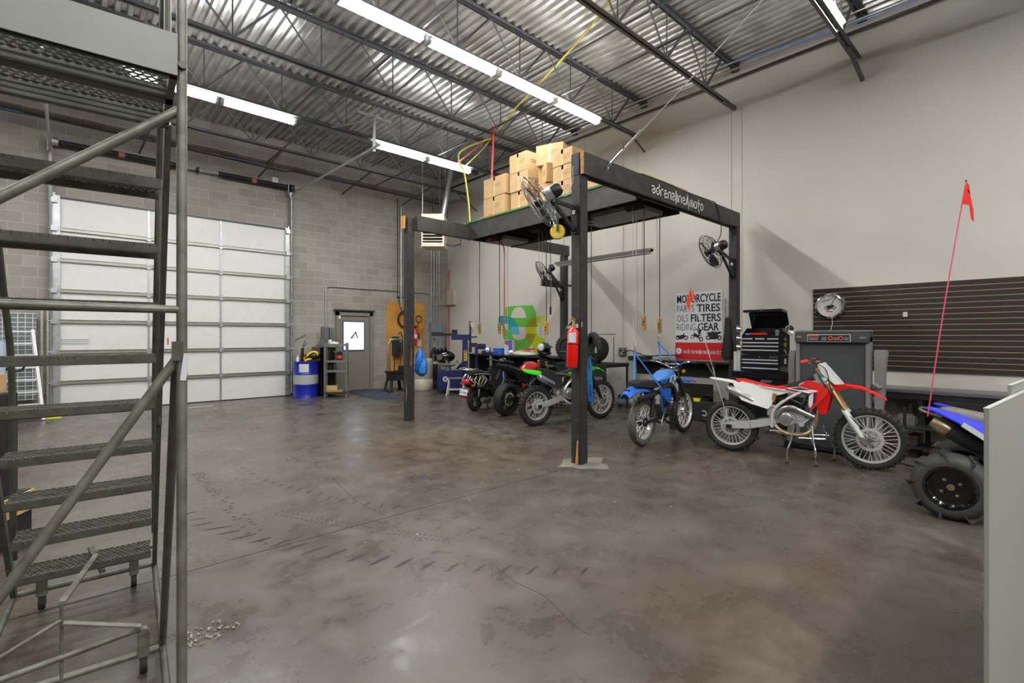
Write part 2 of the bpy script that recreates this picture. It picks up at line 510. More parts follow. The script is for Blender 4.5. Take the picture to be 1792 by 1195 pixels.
A_MARKS = [((0.698, 4.923), (0.821, 4.927)), ((0.738, 4.737), (0.846, 4.713)), ((0.738, 4.577), (0.878, 4.56)), ((0.788, 4.418), (0.969, 4.373)), ((0.838, 4.251), (0.997, 4.228)), ((0.901, 4.085), (1.068, 4.068)), ((0.973, 3.926), (1.13, 3.919)), ((1.07, 3.742), (1.219, 3.79)), ((1.109, 3.626), (1.301, 3.634)), ((1.191, 3.474), (1.384, 3.49)), ((1.275, 3.321), (1.464, 3.341)), ((1.375, 3.157), (1.551, 3.188)), ((1.465, 3.009), (1.637, 3.048)), ((1.57, 2.868), (1.734, 2.909)), ((1.674, 2.733), (1.826, 2.771)), ((1.787, 2.599), (1.921, 2.637)), ((1.908, 2.475), (2.042, 2.504)), ((2.032, 2.35), (2.163, 2.384)), ((2.142, 2.224), (2.292, 2.263)), ((2.267, 2.119), (2.381, 2.149)), ((2.394, 1.995), (2.506, 2.026))]
B_MARKS = [((1.421, 6.963), (1.501, 6.958)), ((1.442, 6.621), (1.528, 6.653)), ((1.442, 6.423), (1.52, 6.427)), ((1.454, 6.224), (1.527, 6.244)), ((1.463, 6.051), (1.538, 6.051)), ((1.471, 5.886), (1.536, 5.879)), ((1.472, 5.636), (1.532, 5.654)), ((1.494, 5.487), (1.574, 5.544)), ((1.531, 5.351), (1.607, 5.395)), ((1.576, 5.221), (1.638, 5.253)), ((1.612, 5.081), (1.695, 5.135)), ((1.658, 4.955), (1.73, 4.994)), ((1.689, 4.795), (1.776, 4.858)), ((1.74, 4.652), (1.819, 4.707)), ((1.778, 4.495), (1.84, 4.541)), ((1.832, 4.364), (1.904, 4.399)), ((1.897, 4.225), (1.969, 4.266)), ((1.954, 4.095), (2.041, 4.156)), ((2.023, 3.957), (2.113, 4.029)), ((2.106, 3.848), (2.164, 3.887))]
def dash(b, a, c, wd):
    a = Vector((a[0], a[1], .0012)); c = Vector((c[0], c[1], .0012)); d = (c - a); n = Vector((-d.y, d.x, 0)).normalized() * wd / 2
    b.add([a - n * .2, a + d * .3 - n, c - n * .5, c + n * .5, a + d * .6 + n, a + n * .2], [(0, 1, 2, 3, 4, 5)])
b = B()
for k, (a, c) in enumerate(A_MARKS): dash(b, a, c, .016 + .022 * math.sin(PI * min(1, k / 17)))
struct('tire_mark', b, 'tirestain', fl, label='row of long slanted dark tyre marks')
b = B()
for a, c in B_MARKS: dash(b, a, c, .018)
struct('tire_mark', b, 'tirestain', fl, label='row of short dark tyre marks')
b = B(); r = random.Random(5)
for k in range(34):
    y = 6.3 - k * .075
    for i in range(3):
        if r.random() < .25 + .02 * k: continue
        x = 1.0 + i * .042 + .01 * (k % 2)
        dash(b, (x, y), (x + .036, y + .006), .04)
struct('tire_tread_print', b, 'treadstain', fl, label='faint band of tyre tread print')
b = B()
for k in range(34):
    t = k / 33; x = 1.3 + .75 * t; y = 4.4 - 1.45 * t ** .9
    dash(b, (x, y), (x + .03, y + .012), .02)
    dash(b, (x + .06, y + .03), (x + .085, y + .05), .016)
struct('tire_tread_print', b, 'treadstain', fl, label='faint double line of small tread prints')
b = B()
for pts in (((2.105, 5.208), (2.025, 4.705), (1.96, 4.185), (1.978, 3.759)), ((2.078, 2.471), (2.032, 2.207), (2.043, 1.967), (1.955, 1.687), (1.948, 1.552))):
    b.tube([(x, y, .0) for x, y in pts], .0022, 4, 4)
struct('floor_crack', b, 'tirestain', fl, label='thin winding crack in the concrete')
def dust(cx, cy, rx, ry, n, seed):
    r = random.Random(seed); b = B()
    for _ in range(n):
        a = r.random() * 6.28; d = r.random() ** .5
        s = .003 + .013 * r.random() ** 2
        b.box((cx + rx * d * math.cos(a), cy + ry * d * math.sin(a), .002 + s * .15), (s, s * .7, s * .3 + .002), r.random() * 3)
    return b
tag(mk('debris', dust(.53, 2.86, .14, .10, 110, 5), 'debris'), 'crumbs of dirt and chips swept up beside the rolling ladder', 'debris', kind='stuff')
b = B(); r = random.Random(8)
for _ in range(60):
    x = 1.5 + 5.5 * r.random(); y = 1.5 + 7 * r.random(); s = .006 + .012 * r.random()
    b.box((x, y, .002), (s, s * .5, .003), r.random() * 3)
tag(mk('paper_scraps', b, 'offwhite'), 'tiny pale scraps scattered over the open floor', 'debris', kind='stuff')

# ------------------------------------------------------------------ roof joists along X
def zig(x0, x1, ph=0):
    return [x0 + i for i in range(0)]
ZT, ZB = 6.38, 5.66
NODE0, NSP = 4.21, 1.243
def joist_parts(root, x0, x1):
    tc = B(); bc = B()
    for sy in (-1, 1):
        tc.bb(x0, x1, sy * .012, sy * .07, ZC - .012, ZC - .004); tc.bb(x0, x1, sy * .012, sy * .018, ZC - .07, ZC - .004)
        bc.bb(x0 + .4, x1 - .3, sy * .012, sy * .06, ZB, ZB + .007); bc.bb(x0 + .4, x1 - .3, sy * .012, sy * .018, ZB, ZB + .06)
    tc.bb(x1 - .12, x1, -.06, .06, ZC - .1, ZC - .05)
    mk('top_chord', tc, 'joist', root); mk('bottom_chord', bc, 'joist', root)
    v = mk('web_post', B().cyl((0, 0, ZB + .03), (0, 0, ZC - .03), .011, n=6), 'joist')
    h = NSP / 2
    d1 = mk('web_diagonal', B().cyl((-h, 0, ZC - .03), (0, 0, ZB + .03), .014, n=6), 'joist')
    d2 = mk('web_diagonal', B().beam((0, 0, ZB + .03), (h, 0, ZC - .03), .03, .03), 'joist')
    k = math.ceil((x0 + .5 - NODE0) / NSP); first = True
    while NODE0 + k * NSP < x1 - .4:
        x = NODE0 + k * NSP
        for o in (v, d1, d2):
            q = o if first else o.copy()
            if not first: COL.objects.link(q)
            q.parent = root; q.location = (x, 0, 0)
        first = False; k += 1
JL = {11.56: 'steel roof joist nearest the block wall, above the garage door',
      9.64: 'second steel roof joist from the block wall, carrying the broken row of lights',
      7.72: 'third steel roof joist from the block wall, between two light rows',
      5.81: 'steel roof joist carrying the long continuous row of lights',
      3.90: 'steel roof joist whose lower chord runs right to the painted wall',
      1.96: 'steel roof joist at the top edge carrying the short light at upper right',
      0.05: 'steel roof joist right above the viewer'}
roots = []
j0 = thing('roof_joist', JL[11.56], 'roof joist', (0, 11.56, 0), group='steel roof joists')
joist_parts(j0, XL, XR)
ys = [11.56, 9.64, 7.72, 5.81, 3.90, 1.96, 0.05]
for y in ys[1:]:
    dup(j0, (0, y, 0), label=JL[y])
# slender braces from the lower chords to the walls
def brace(a, c, label, wd=.03):
    o = mk('joist_brace', B().beam(a, c, wd, wd), 'joist')
    tag(o, label, 'brace', 'diagonal joist braces')
brace((8.55, 5.81, ZB), (XR - .01, 5.81, 5.42), 'diagonal steel brace at the end of the long light row')
brace((8.3, 1.96, ZB), (XR - .01, 1.96, 5.46), 'dark diagonal brace under the short light at upper right', .05)
brace((8.35, 11.56, ZB), (XR - .01, 11.56, 5.25), 'diagonal brace to the painted wall behind the heater flue')
brace((8.6, 3.9, ZB), (XR - .04, 3.9, ZB + .02), 'short steel angle bolting the lower chord to the painted wall', .06)
for x, s in ((3.48, 'above the right end of the torsion spring'), (5.6, 'right of the garage door'), (1.15, 'above the middle of the garage door'), (7.4, 'above the plywood board')):
    brace((x + .1, 11.58, ZB), (x, YB - .01, 5.41), 'steel brace to the block wall, ' + s)
# continuous bridging rods under the deck, running across the joists
for x, z, s in ((0.9, 6.3, 'upper bridging angle above the garage door'), (3.6, 6.33, 'upper bridging angle beyond the long light row'), (6.4, 6.33, 'upper bridging angle above the cartons'), (6.4, 5.72, 'lower bridging angle above the cartons'), (3.6, 5.72, 'lower bridging angle beyond the long light row')):
    tag(mk('bridging_angle', B().beam((x, -2, z), (x, 12.9, z), .025, .025), 'joist'), 'thin steel ' + s, 'brace', 'bridging angles across the joists')
# conduits along the top of the painted wall
def pipe(name, pts, r, m, label, cat, k=0, n=8, group=None):
    return tag(mk(name, B().tube(pts, r, n, k), m), label, cat, group)
pipe('roof_conduit', [(8.93, -3, 6.33), (8.93, 13, 6.33)], .014, 'galv', 'steel conduit under the deck edge, the one nearest the painted wall', 'conduit')
pipe('roof_conduit', [(8.6, -3, 6.28), (8.6, 13, 6.28)], .014, 'galv', 'steel conduit crossing the joist ends a step from the painted wall', 'conduit')
pipe('roof_conduit', [(8.99, -3, 6.2), (8.99, 13, 6.2)], .022, 'darksteel', 'dark pipe along the very top of the painted wall', 'conduit')
pipe('network_cable', [(8.7, -1, 6.18), (8.62, .8, 6.1), (8.6, 2.2, 6.14), (8.6, 3.2, 6.22), (8.6, 3.9, 6.3)], .008, 'bluelight', 'thin blue cable sagging under the upper conduits', 'cable', 5)

# ------------------------------------------------------------------ fluorescent rows
def fixture(label, x, y, z):
    t = thing('fluorescent_light', label, 'ceiling light', (x, y, z), group='fluorescent strip lights')
    hs = B().bb(-.62, .62, -.05, .05, 0, .05)
    hs.prism([(-.62, -.05, 0), (-.62, -.1, .035), (-.62, .1, .035), (-.62, .05, 0)], (1.24, 0, 0))
    mk('housing', hs, 'housing', t)
    for s in (-1, 1):
        mk('tube', B().cyl((-.59, s * .034, -.022), (.59, s * .034, -.022), .019, n=10), 'lamp', t)
    for s in (-1, 1):
        mk('end_cap', B().bb(s * .6 - .02, s * .6 + .02, -.06, .06, -.045, 0), 'housing', t)
    return t
f0 = fixture('fluorescent light at the right end of the long row, nearest the painted wall', 6.89, 5.81, 5.59)
rows = [(5.81, 6.89, [5.60, 4.31, 3.02, 1.73, .44, -.85, -2.14, -3.43, -4.72], 5.59),
        (9.64, None, [6.75, 5.46, 2.6, 1.31, -1.6, -2.9, -4.2], 5.56),
        (1.96, None, [7.19, 5.9, 4.61, 3.32, 2.03, .74, -.55, -1.84, -3.13], 5.72),
        (-1.9, None, [6.9, 5.6, 4.3, 3.0, 1.7, .4, -.9, -2.2, -3.5], 5.6),
        (-5.7, None, [6.3, 3.7, 1.1, -1.5, -4.1], 5.6)]
names = {(5.81, 5.60): 'second light from the right in the long continuous row', (5.81, 4.31): 'third light from the right in the long continuous row',
         (5.81, 3.02): 'fourth light of the long row, cut by the top edge', (9.64, 6.75): 'right light of the pair hanging left of the cartons',
         (9.64, 5.46): 'left light of the pair hanging left of the cartons', (9.64, 2.6): 'right light of the pair beside the rolling ladder',
         (9.64, 1.31): 'left light of the pair beside the rolling ladder, partly behind its post', (1.96, 7.19): 'short light at the upper right beside the painted wall'}
for y, _, xs, z in rows:
    for x in xs:
        lb = names.get((y, x), 'fluorescent strip light out of view overhead')
        dup(f0, (x, y, z), label=lb if 'fluorescent' in lb else 'fluorescent ' + lb)
UP_FILL = .45  # share of the row's power given to the added upward fill
def arealamp(x0, x1, y, z):
    # the light that the tubes of one row give, split in stretches
    n = max(1, round((x1 - x0) / 2.6)); L = (x1 - x0) / n
    for i in range(n):
        l = bpy.data.lights.new('tube_and_fill_light', 'AREA'); l.shape = 'RECTANGLE'; l.size = L; l.size_y = .12
        l.energy = FIX * L / 1.25; l.color = (1.0, .975, .945)
        o = bpy.data.objects.new('tube_and_fill_light', l); COL.objects.link(o)
        o.location = (x0 + L * (i + .5), y, z - .05)
        # upward fill lamp added above the housing to brighten the roof deck
        up_fill = bpy.data.lights.new('tube_and_fill_light', 'AREA'); up_fill.shape = 'RECTANGLE'; up_fill.size = L; up_fill.size_y = .2
        up_fill.energy = l.energy * UP_FILL; up_fill.color = l.color
        o = bpy.data.objects.new('tube_and_fill_light', up_fill); COL.objects.link(o)
        o.location = (x0 + L * (i + .5), y, z + .055); o.rotation_euler = (PI, 0, 0)
arealamp(-4.0, 7.5, 5.81, 5.59)
arealamp(4.8, 7.4, 9.64, 5.56)
arealamp(.65, 3.2, 9.64, 5.56)
arealamp(-4.8, -1.0, 9.64, 5.56)
arealamp(-3.7, 7.8, 1.96, 5.72)
arealamp(-4.1, 7.5, -1.9, 5.6)
arealamp(-4.7, 6.9, -5.7, 5.6)

# ------------------------------------------------------------------ garage door
GX0, GX1 = -.17, 4.17
g = B()
for k in range(7):
    g.bb(GX0, GX1, 13.045, 13.095, .6 * k + .003 + .01, .6 * k + .597 + .01)
gd = struct('door_1', g, 'doorwhite', label='large white sectional garage door')
for k in range(1, 7):
    z = .6 * k
    b = B().bb(GX0, GX1, 13.0, 13.045, z - .035, z - .028).bb(GX0, GX1, 12.995, 13.0, z - .035, z - .0).bb(GX0, GX1, 13.0, 13.045, z + .028, z + .035).bb(GX0, GX1, 13.02, 13.044, z - .03, z + .03)
    struct('strut', b, 'strut', gd)
    for x in (1.31, 2.665):
        struct('hinge', B().bb(x - .035, x + .035, 12.985, 12.999, z - .06, z + .06).cyl((x - .03, 12.985, z), (x + .03, 12.985, z), .012), 'galv', gd)
for x in (1.31, 1.99, 2.665):
    struct('stile', B().bb(x - .018, x + .018, 13.03, 13.046, .02, 4.2), 'galv', gd)
struct('bottom_seal', B().bb(GX0, GX1, 13.03, 13.1, 0, .02), 'matteblack', gd)
struct('top_seal', B().bb(GX0 - .02, GX1 + .05, 13.03, 13.1, 4.2, 4.24), 'darksteel', gd)
for x in (GX0 - .02, GX1 + .02):
    s = -1 if x < 1 else 1
    b = B().bb(x - .03, x + .03, 13.02, 13.095, 0, 4.3).bb(x - .05 * s - .05, x - .05 * s + .05, 13.0, 13.01, .05, 4.25)
    struct('jamb', b, 'galv', gd)
    for k in range(8):
        z = min(4.15, max(.08, .6 * k))
        struct('roller_bracket', B().bb(x - .06 - .03 * s, x + .03 - .03 * s, 12.94, 13.0, z - .05, z + .05).cyl((x - .02, 12.96, z), (x + .07 * s, 12.96, z), .02), 'galv', gd)
for x, nm in ((GX0 - .06, 'left'), (GX1 + .06, 'right')):
    tr = B().tube([(x, 12.97, .1), (x, 12.97, 4.95), (x, 12.93, 5.06), (x, 12.8, 5.12), (x, 8.2, 5.0)], .024, 8)
    t = mk('door_track', tr, 'galv'); tag(t, 'galvanised door track curving out from the wall on the %s of the garage door' % nm, 'door track', 'garage door tracks')
    mk('track_angle', B().bb(x - .03, x + .03, 13.02, 13.09, 4.2, 5.35), 'galv', t)
sp = thing('torsion_spring_shaft', 'long steel spring shaft with black coil springs above the garage door', 'spring shaft', (0, 12.93, 5.26))
mk('shaft', B().cyl((-.25, 0, 0), (4.35, 0, 0), .016), 'galv', sp)
for x0, x1, s in ((-.1, 1.85, 'left'), (2.6, 4.15, 'right')):
    b = B(); n = int((x1 - x0) / .026)
    prof = []
    for i in range(n + 1):
        xx = x0 + (x1 - x0) * i / n
        prof += [(.052, xx), (.062, xx + .007), (.052, xx + .014)]
    b.lathe(prof, (0, 0, 0), (1, 0, 0), 12)
    mk('coil_spring', b, 'darksteel', sp)
    mk('spring_tag', B().lathe([(.065, (x0 + x1) / 2 - .08), (.065, (x0 + x1) / 2 + .02)], (0, 0, 0), (1, 0, 0), 12), 'tagred', sp)
for x in (-.17, 4.22):
    mk('cable_drum', B().lathe([(.03, x - .05), (.09, x - .04), (.08, x), (.09, x + .05), (.03, x + .06)], (0, 0, 0), (1, 0, 0), 16), 'galv' if x < 1 else 'darksteel', sp)
    mk('end_plate', B().bb(x - .1, x - .09, -.06, .16, -.2, .08), 'galv', sp)
mk('center_bracket', B().bb(2.2, 2.21, -.05, .16, -.07, .07).lathe([(.04, 2.15), (.04, 2.2)], (0, 0, 0), (1, 0, 0), 12), 'darksteel', sp)
# sticker and slide lock on the door
struct('door_notice', B().bb(-.1, .35, 13.04, 13.044, 1.34, 1.46), 'paper', gd)
for z in (1.36, 1.4, 1.44): struct('notice_line', B().bb(-.08, .33, 13.037, 13.04, z - .004, z + .004), 'steel', gd)
struct('slide_lock', B().bb(-.14, -.02, 12.97, 13.0, .98, 1.08).cyl((-.1, 12.96, 1.03), (.1, 12.96, 1.03), .008), 'rawwood', gd)

# ------------------------------------------------------------------ man door
DX0, DX1 = 5.5, 6.38
md = struct('door_2', B().bb(DX0, DX1, 13.06, 13.1, .01, 2.08), 'doorpaint', label='taupe steel personnel door with a bright window')
struct('door_frame', B().bb(DX0 - .09, DX0, 13.02, 13.1, 0, 2.17).bb(DX1, DX1 + .09, 13.02, 13.1, 0, 2.17).bb(DX0 - .09, DX1 + .09, 13.02, 13.1, 2.08, 2.17), 'doorpaint', md)
struct('drip_cap', B().bb(DX0 - .14, DX1 + .14, 12.98, 13.1, 2.2, 2.24), 'darksteel', md)
wf = struct('window_frame', B().bb(5.6, 6.24, 13.045, 13.06, 1.1, 1.14).bb(5.6, 6.24, 13.045, 13.06, 1.9, 1.94).bb(5.6, 5.63, 13.045, 13.06, 1.14, 1.9).bb(6.21, 6.24, 13.045, 13.06, 1.14, 1.9), 'frameblue', md)
pn = struct('window_pane', B().bb(5.63, 6.21, 13.053, 13.058, 1.14, 1.9), 'frostpane', md)
lg = B().prism([(5.80, 13.052, 1.44), (5.98, 13.052, 1.66), (5.975, 13.052, 1.60), (5.875, 13.052, 1.475), (5.94, 13.052, 1.50), (5.955, 13.052, 1.475)], (0, -.003, 0)).prism([(5.98, 13.052, 1.66), (6.05, 13.052, 1.44), (6.01, 13.052, 1.46), (5.965, 13.052, 1.60)], (0, -.003, 0))
struct('window_logo', lg, 'ink', md)
struct('door_handle', B().cyl((5.57, 13.06, 1.02), (5.57, 12.99, 1.02), .02).beam((5.57, 12.99, 1.02), (5.68, 12.99, 1.02), .018, .02), 'steel', md)
struct('door_sensor', B().bb(5.46, 5.51, 12.98, 13.05, 1.98, 2.07), 'white', md)
tag(mk('floor_mat', B().prism([(5.6, 12.82, 0), (6.5, 12.95, 0), (6.13, 10.57, 0), (5.5, 10.8, 0)], (0, 0, .012)), 'mat'), 'dark blue entrance mat lying before the steel door', 'mat')
# ------------------------------------------------------------------ wall services
tag(mk('door_conduit', B().tube([(5.14, 13.07, 1.55), (5.14, 13.07, 2.76), (5.16, 13.07, 2.82), (5.24, 13.07, 2.85), (8.3, 13.07, 2.85), (8.39, 13.07, 2.82), (8.43, 13.07, 2.74), (8.43, 13.07, 1.95)], .014, 8), 'galv'), 'thin steel conduit arching over the steel door', 'conduit')
tag(mk('vertical_conduit', B().tube([(7.39, 13.05, 2.37), (7.39, 13.05, 5.4)], .036, 10), 'galv'), 'thick galvanised pipe ending above the plywood board', 'conduit')
for x, z, s in ((8.45, 6.3, 'leftmost of the four'), (8.55, 6.3, 'second from the left of the four'), (8.66, 4.3, 'third from the left of the four'), (8.74, 4.3, 'rightmost of the four')):
    tag(mk('panel_conduit', B().tube([(x, 13.06, 1.95), (x, 13.06, z)], .014, 8), 'galv'), 'thin steel conduit rising from the electrical panel, ' + s, 'conduit', 'conduits above the electrical panel')
pipe('strap_conduit', [(7.25, 13.05, 2.68), (7.6, 13.05, 2.68)], .014, 'darksteel', 'short dark strap holding the thick pipe', 'bracket')
pipe('conduit', [(7.28, 13.06, 5.6), (7.28, 13.06, 2.7), (7.36, 13.05, 2.4), (7.5, 13.03, 2.1)], .01, 'cablegreen', 'thin dark cable beside the thick galvanised pipe', 'cable')
pipe('side_conduit', [(8.45, 13.06, 2.5), (8.9, 13.06, 2.5), (9.05, 13.0, 2.56)], .012, 'galv', 'short conduit running to the grey box on the painted wall', 'conduit')
pipe('gas_pipe', [(9.06, 12.98, .9), (9.06, 12.98, 3.6)], .016, 'cordred', 'thin red vertical pipe in the room corner', 'pipe')
tag(mk('junction_box', B().bb(9.0, 9.1, 12.62, 13.02, 2.5, 2.97), 'cream', bevel=.01), 'beige box on the painted wall by the red pipe', 'electrical box')
pn = thing('electrical_panel', 'tall grey electrical panel on the block wall', 'electrical panel', (8.61, 13.1, 0))
mk('cabinet', B().bb(-.21, .21, -.13, 0, .88, 1.95), 'panelgrey', pn, bevel=.008)
mk('cover', B().bb(-.19, .19, -.137, -.13, .9, 1.93), 'panelgrey', pn, bevel=.003)
mk('latch', B().bb(-.13, -.09, -.15, -.137, 1.38, 1.44), 'black', pn)
# blue and yellow cable bundle along the block wall
pipe('cable_run', [(-3, 13.05, 5.75), (1.5, 13.05, 5.72), (4.1, 13.05, 5.68), (4.3, 13.05, 5.74), (9.0, 13.05, 5.7)], .012, 'darksteel', 'dark cable run along the top of the block wall', 'cable')
b = B()
for x in (-1.2, 1.0, 2.9, 5.0): b.tube([(x, 13.03, 5.72), (x + .6, 13.02, 5.715)], .01, 6)
tag(mk('cable_wrap', b, 'bluelight'), 'blue wraps on the cable along the top of the block wall', 'cable')
bx = thing('outlet_box', 'small pale square box below the wall cable', 'electrical box', (3.86, 13.1, 5.4))
mk('box', B().bb(-.07, .07, -.06, 0, -.08, .08), 'white', bx, bevel=.006)
mk('conduit', B().tube([(0, -.03, .08), (0, -.03, .24), (.05, -.03, .3), (.15, -.03, .31)], .01, 6), 'galv', bx)
# painted wall panel joints and conduits
for y, z, s in ((3.98, 5.75, 'left'), (3.79, 5.75, 'right')):
    tag(mk('cable_strip', B().bb(9.092, 9.1, y - .006, y + .006, 1.0, z), 'cream'), 'thin pale cable strip on the painted wall above the front beam, %s of two' % s, 'cable strip')
for y, s in ((10.2, 1), (7.45, 2), (6.0, 3)):
    struct('trim_%d' % s, B().bb(9.095, 9.1, y - .006, y + .006, 0, 6.4), 'cream')
tag(mk('conduit', B().tube([(9.07, 6.35, 1.2), (9.07, 6.35, 5.8)], .009, 6), 'cream'), 'thin vertical conduit above the wall outlet behind the blue bike', 'conduit')
ob = thing('outlet', 'metal outlet box with a plugged in cord on the painted wall', 'outlet', (9.1, 6.35, 1.17))
mk('box', B().bb(-.06, 0, -.09, .09, -.09, .09), 'steel', ob, bevel=.005)
mk('socket', B().bb(-.07, -.06, -.03, .03, -.06, .06), 'offwhite', ob)
mk('plug', B().box((-.09, .0, .03), (.05, .04, .04)), 'black', ob)
pipe('power_cord', [(9.02, 6.33, 1.14), (9.0, 6.1, 1.2), (8.98, 5.7, 1.1), (8.96, 5.3, 1.12), (8.98, 4.9, 1.13)], .012, 'darksteel', 'dark flexible cord running along the painted wall under the sign', 'cord', 5)
tag(mk('conduit', B().tube([(9.05, 4.07, 1.1), (9.05, 4.07, 2.2)], .018, 6), 'galv'), 'pale conduit right of the shop sign', 'conduit')
ob = thing('outlet', 'greenish outlet box on the painted wall right of the shop sign', 'outlet', (9.1, 4.07, 1.15))
mk('box', B().bb(-.07, 0, -.06, .06, -.08, .08), 'cream', ob, bevel=.005)
mk('socket', B().bb(-.08, -.07, -.03, .03, -.05, .05), 'offwhite', ob)

# ------------------------------------------------------------------ heater hanging in the corner
ht = thing('unit_heater', 'cream hanging unit heater with louvres and a silver flue', 'heater', (7.19, 11.03, 4.32), rz=-math.radians(42.27))
mk('casing', B().bb(-.3, .3, .0, .62, -.43, .43), 'heater', ht, bevel=.01)
mk('face_frame', B().bb(-.3, .3, -.03, 0, .27, .43).bb(-.3, .3, -.03, 0, -.43, -.33).bb(-.3, -.26, -.03, 0, -.33, .27).bb(.26, .3, -.03, 0, -.33, .27), 'heater', ht)
mk('opening', B().bb(-.26, .26, -.004, .0, -.33, .27), 'matteblack', ht)
for i in range(7):
    mk('louver', B().beam((-.26, -.03, -.28 + i * .085), (.26, -.03, -.28 + i * .085), .075, .008, up=(0, -.5, 1)), 'heater', ht)
mk('flue', B().tube([(.22, .3, .4), (.25, .3, .6), (.42, .6, 1.9)], .075, 14), 'galv', ht)
for x, y in ((-.28, .03), (.26, .5), (.1, .58)):
    mk('hanger_rod', B().cyl((x, y, .42), (x, y, 2.14), .008, n=6), 'galv', ht)
mk('gas_valve', B().tube([(.3, .4, -.3), (.45, .4, -.34), (.7, .35, -.3)], .02, 8).box((.5, .4, -.33), (.09, .06, .08)).cyl((.7, .35, -.42), (.7, .35, -.05), .012), 'darksteel', ht)
# track hanger bracket
tag(mk('track_hanger', B().beam((4.25, 8.5, 4.95), (4.25, 8.5, 5.6), .04, .04).beam((4.25, 8.5, 5.55), (3.9, 9.6, 5.66), .035, .035).bb(3.9, 4.6, 8.48, 8.52, 5.58, 5.62), 'galv'), 'perforated steel hanger holding the garage door track from the joists', 'bracket')

# ------------------------------------------------------------------ plywood board with hose, tools
pb = tag(mk('plywood_board', B().bb(6.93, 8.22, 13.08, 13.1, .5, 2.52), 'ply'), 'orange plywood board screwed to the block wall behind the left post', 'plywood')
b = B()
for r, o in ((.24, 0), (.22, .012), (.26, .024)): b.torus((7.53, 13.05 - o, 2.02), (0, 1, .05), r, .014, 28, 6)
tag(mk('air_hose', b, 'cablegreen'), 'dark green hose coiled on the plywood board', 'hose')
b = B().torus((8.0, 13.05, 2.04), (0, 1, 0), .1, .012, 20, 6).tube([(7.98, 13.04, 1.94), (7.95, 13.04, 1.7), (7.97, 13.04, 1.45), (8.0, 13.04, 1.6), (8.03, 13.04, 1.4)], .01, 6, 4)
tag(mk('air_hose', b, 'darksteel'), 'small coil of black cable at the right edge of the plywood board', 'hose')
fe = thing('fire_extinguisher', 'red fire extinguisher hanging on the plywood board', 'fire extinguisher', (7.83, 12.98, 1.3))
mk('cylinder', B().lathe([(0, 0), (.07, 0), (.075, .03), (.075, .38), (.04, .45), (.02, .47)], n=16), 'extred', fe)
mk('handle', B().box((0, 0, .49), (.03, .12, .04)).box((.0, -.05, .52), (.02, .12, .015), rx=.3), 'black', fe)
mk('label', B().lathe([(.0765, .15), (.0765, .27)], n=16), 'paper', fe)
for x, z, s in ((7.78, 1.03, 'below the extinguisher'), (8.03, 1.3, 'beside the extinguisher')):
    tag(mk('paper_notice', B().bb(x - .07, x + .07, 13.07, 13.08, z - .1, z + .12), 'paper'), 'white paper notice pinned ' + s, 'notice')
tag(mk('broom', B().cyl((8.12, 12.95, .05), (8.1, 13.03, 1.75), .012).box((8.12, 12.93, .06), (.25, .06, .12)), 'tan'), 'wooden broom leaning at the right edge of the plywood board', 'broom')

# ------------------------------------------------------------------ exhaust bending stand (steel press) left of the post
st = thing('shop_press', 'dark steel shop press with a bent pipe frame before the plywood', 'press', (6.68, 12.15, 0))
mk('bench', B().bb(-.22, .24, -.16, .16, .5, .56).bb(-.18, .22, -.14, .14, .30, .5), 'darksteel', st, bevel=.01)
for x in (-.16, .2):
    for y in (-.12, .12):
        mk('leg', B().beam((x, y, .3), (x * 1.3, y * 1.3, .02), .07, .07).bb(x * 1.3 - .08, x * 1.3 + .08, y * 1.3 - .05, y * 1.3 + .05, 0, .03), 'darksteel', st)
mk('bent_pipe', B().tube([(-.17, 0, .55), (-.17, 0, 1.3), (-.14, 0, 1.4), (-.05, 0, 1.42), (.18, 0, 1.42)], .038, 12), 'steel', st)
mk('flange', B().lathe([(.03, 0), (.085, .005), (.085, .03), (.03, .035)], (.17, 0, 1.42), (1, 0, 0), 18), 'steel', st)
mk('rod', B().cyl((.02, .05, .55), (.02, .05, 1.3), .015).cyl((.0, .05, 1.25), (.24, .05, 1.25), .01).cyl((.02, .05, .9), (.2, .05, .9), .01), 'darksteel', st)
mk('pry_bar', B().tube([(.12, -.05, .6), (.2, -.02, 1.0), (.22, 0, 1.5), (.18, 0, 1.62), (.12, 0, 1.56)], .016, 8, 4), 'darksteel', st)
mk('vise', B().box((.18, -.05, .62), (.14, .12, .14)).cyl((.18, -.05, .68), (.5, -.05, .68), .03).cyl((.1, -.12, .3), (.1, -.12, .42), .05), 'darksteel', st, bevel=.006)
tag(mk('tool_block', B().bb(7.1, 7.35, 12.85, 13.085, .95, 1.5), 'darksteel', bevel=.01), 'dark steel tool block peeking out left of the timber post', 'tool')
br = thing('plastic_drum', 'tall cream plastic drum behind the left post', 'drum', (7.45, 11.95, 0))
mk('body', B().lathe([(0, 0), (.27, 0), (.29, .03), (.29, .3), (.283, .31), (.283, .33), (.29, .34), (.29, .8), (.28, .86), (.27, .88), (.25, .88), (.25, .84), (0, .84)], n=28), 'barrelplastic', br)
# blue plastic bag hanging on the post
b = B(); r = random.Random(4)
rings = []
for j in range(9):
    t = j / 8; z = 1.29 - .52 * t; R = (.03 + .10 * math.sin(t * 2.3) ** 1.0) * (1 if j < 8 else .4)
    rings.append([(4.74 + .05 + R * .8 * (1 + .35 * math.sin(5 * a + j)) * math.cos(a) + .05 * t, 7.78 + R * (1 + .3 * math.cos(4 * a + j)) * math.sin(a) * .8, z) for a in [2 * PI * i / 20 for i in range(20)]])
b.loft(rings)
tag(mk('plastic_bag', b, 'bagblue', ang=25), 'bunched bright blue plastic bag hanging on the left timber post', 'bag')

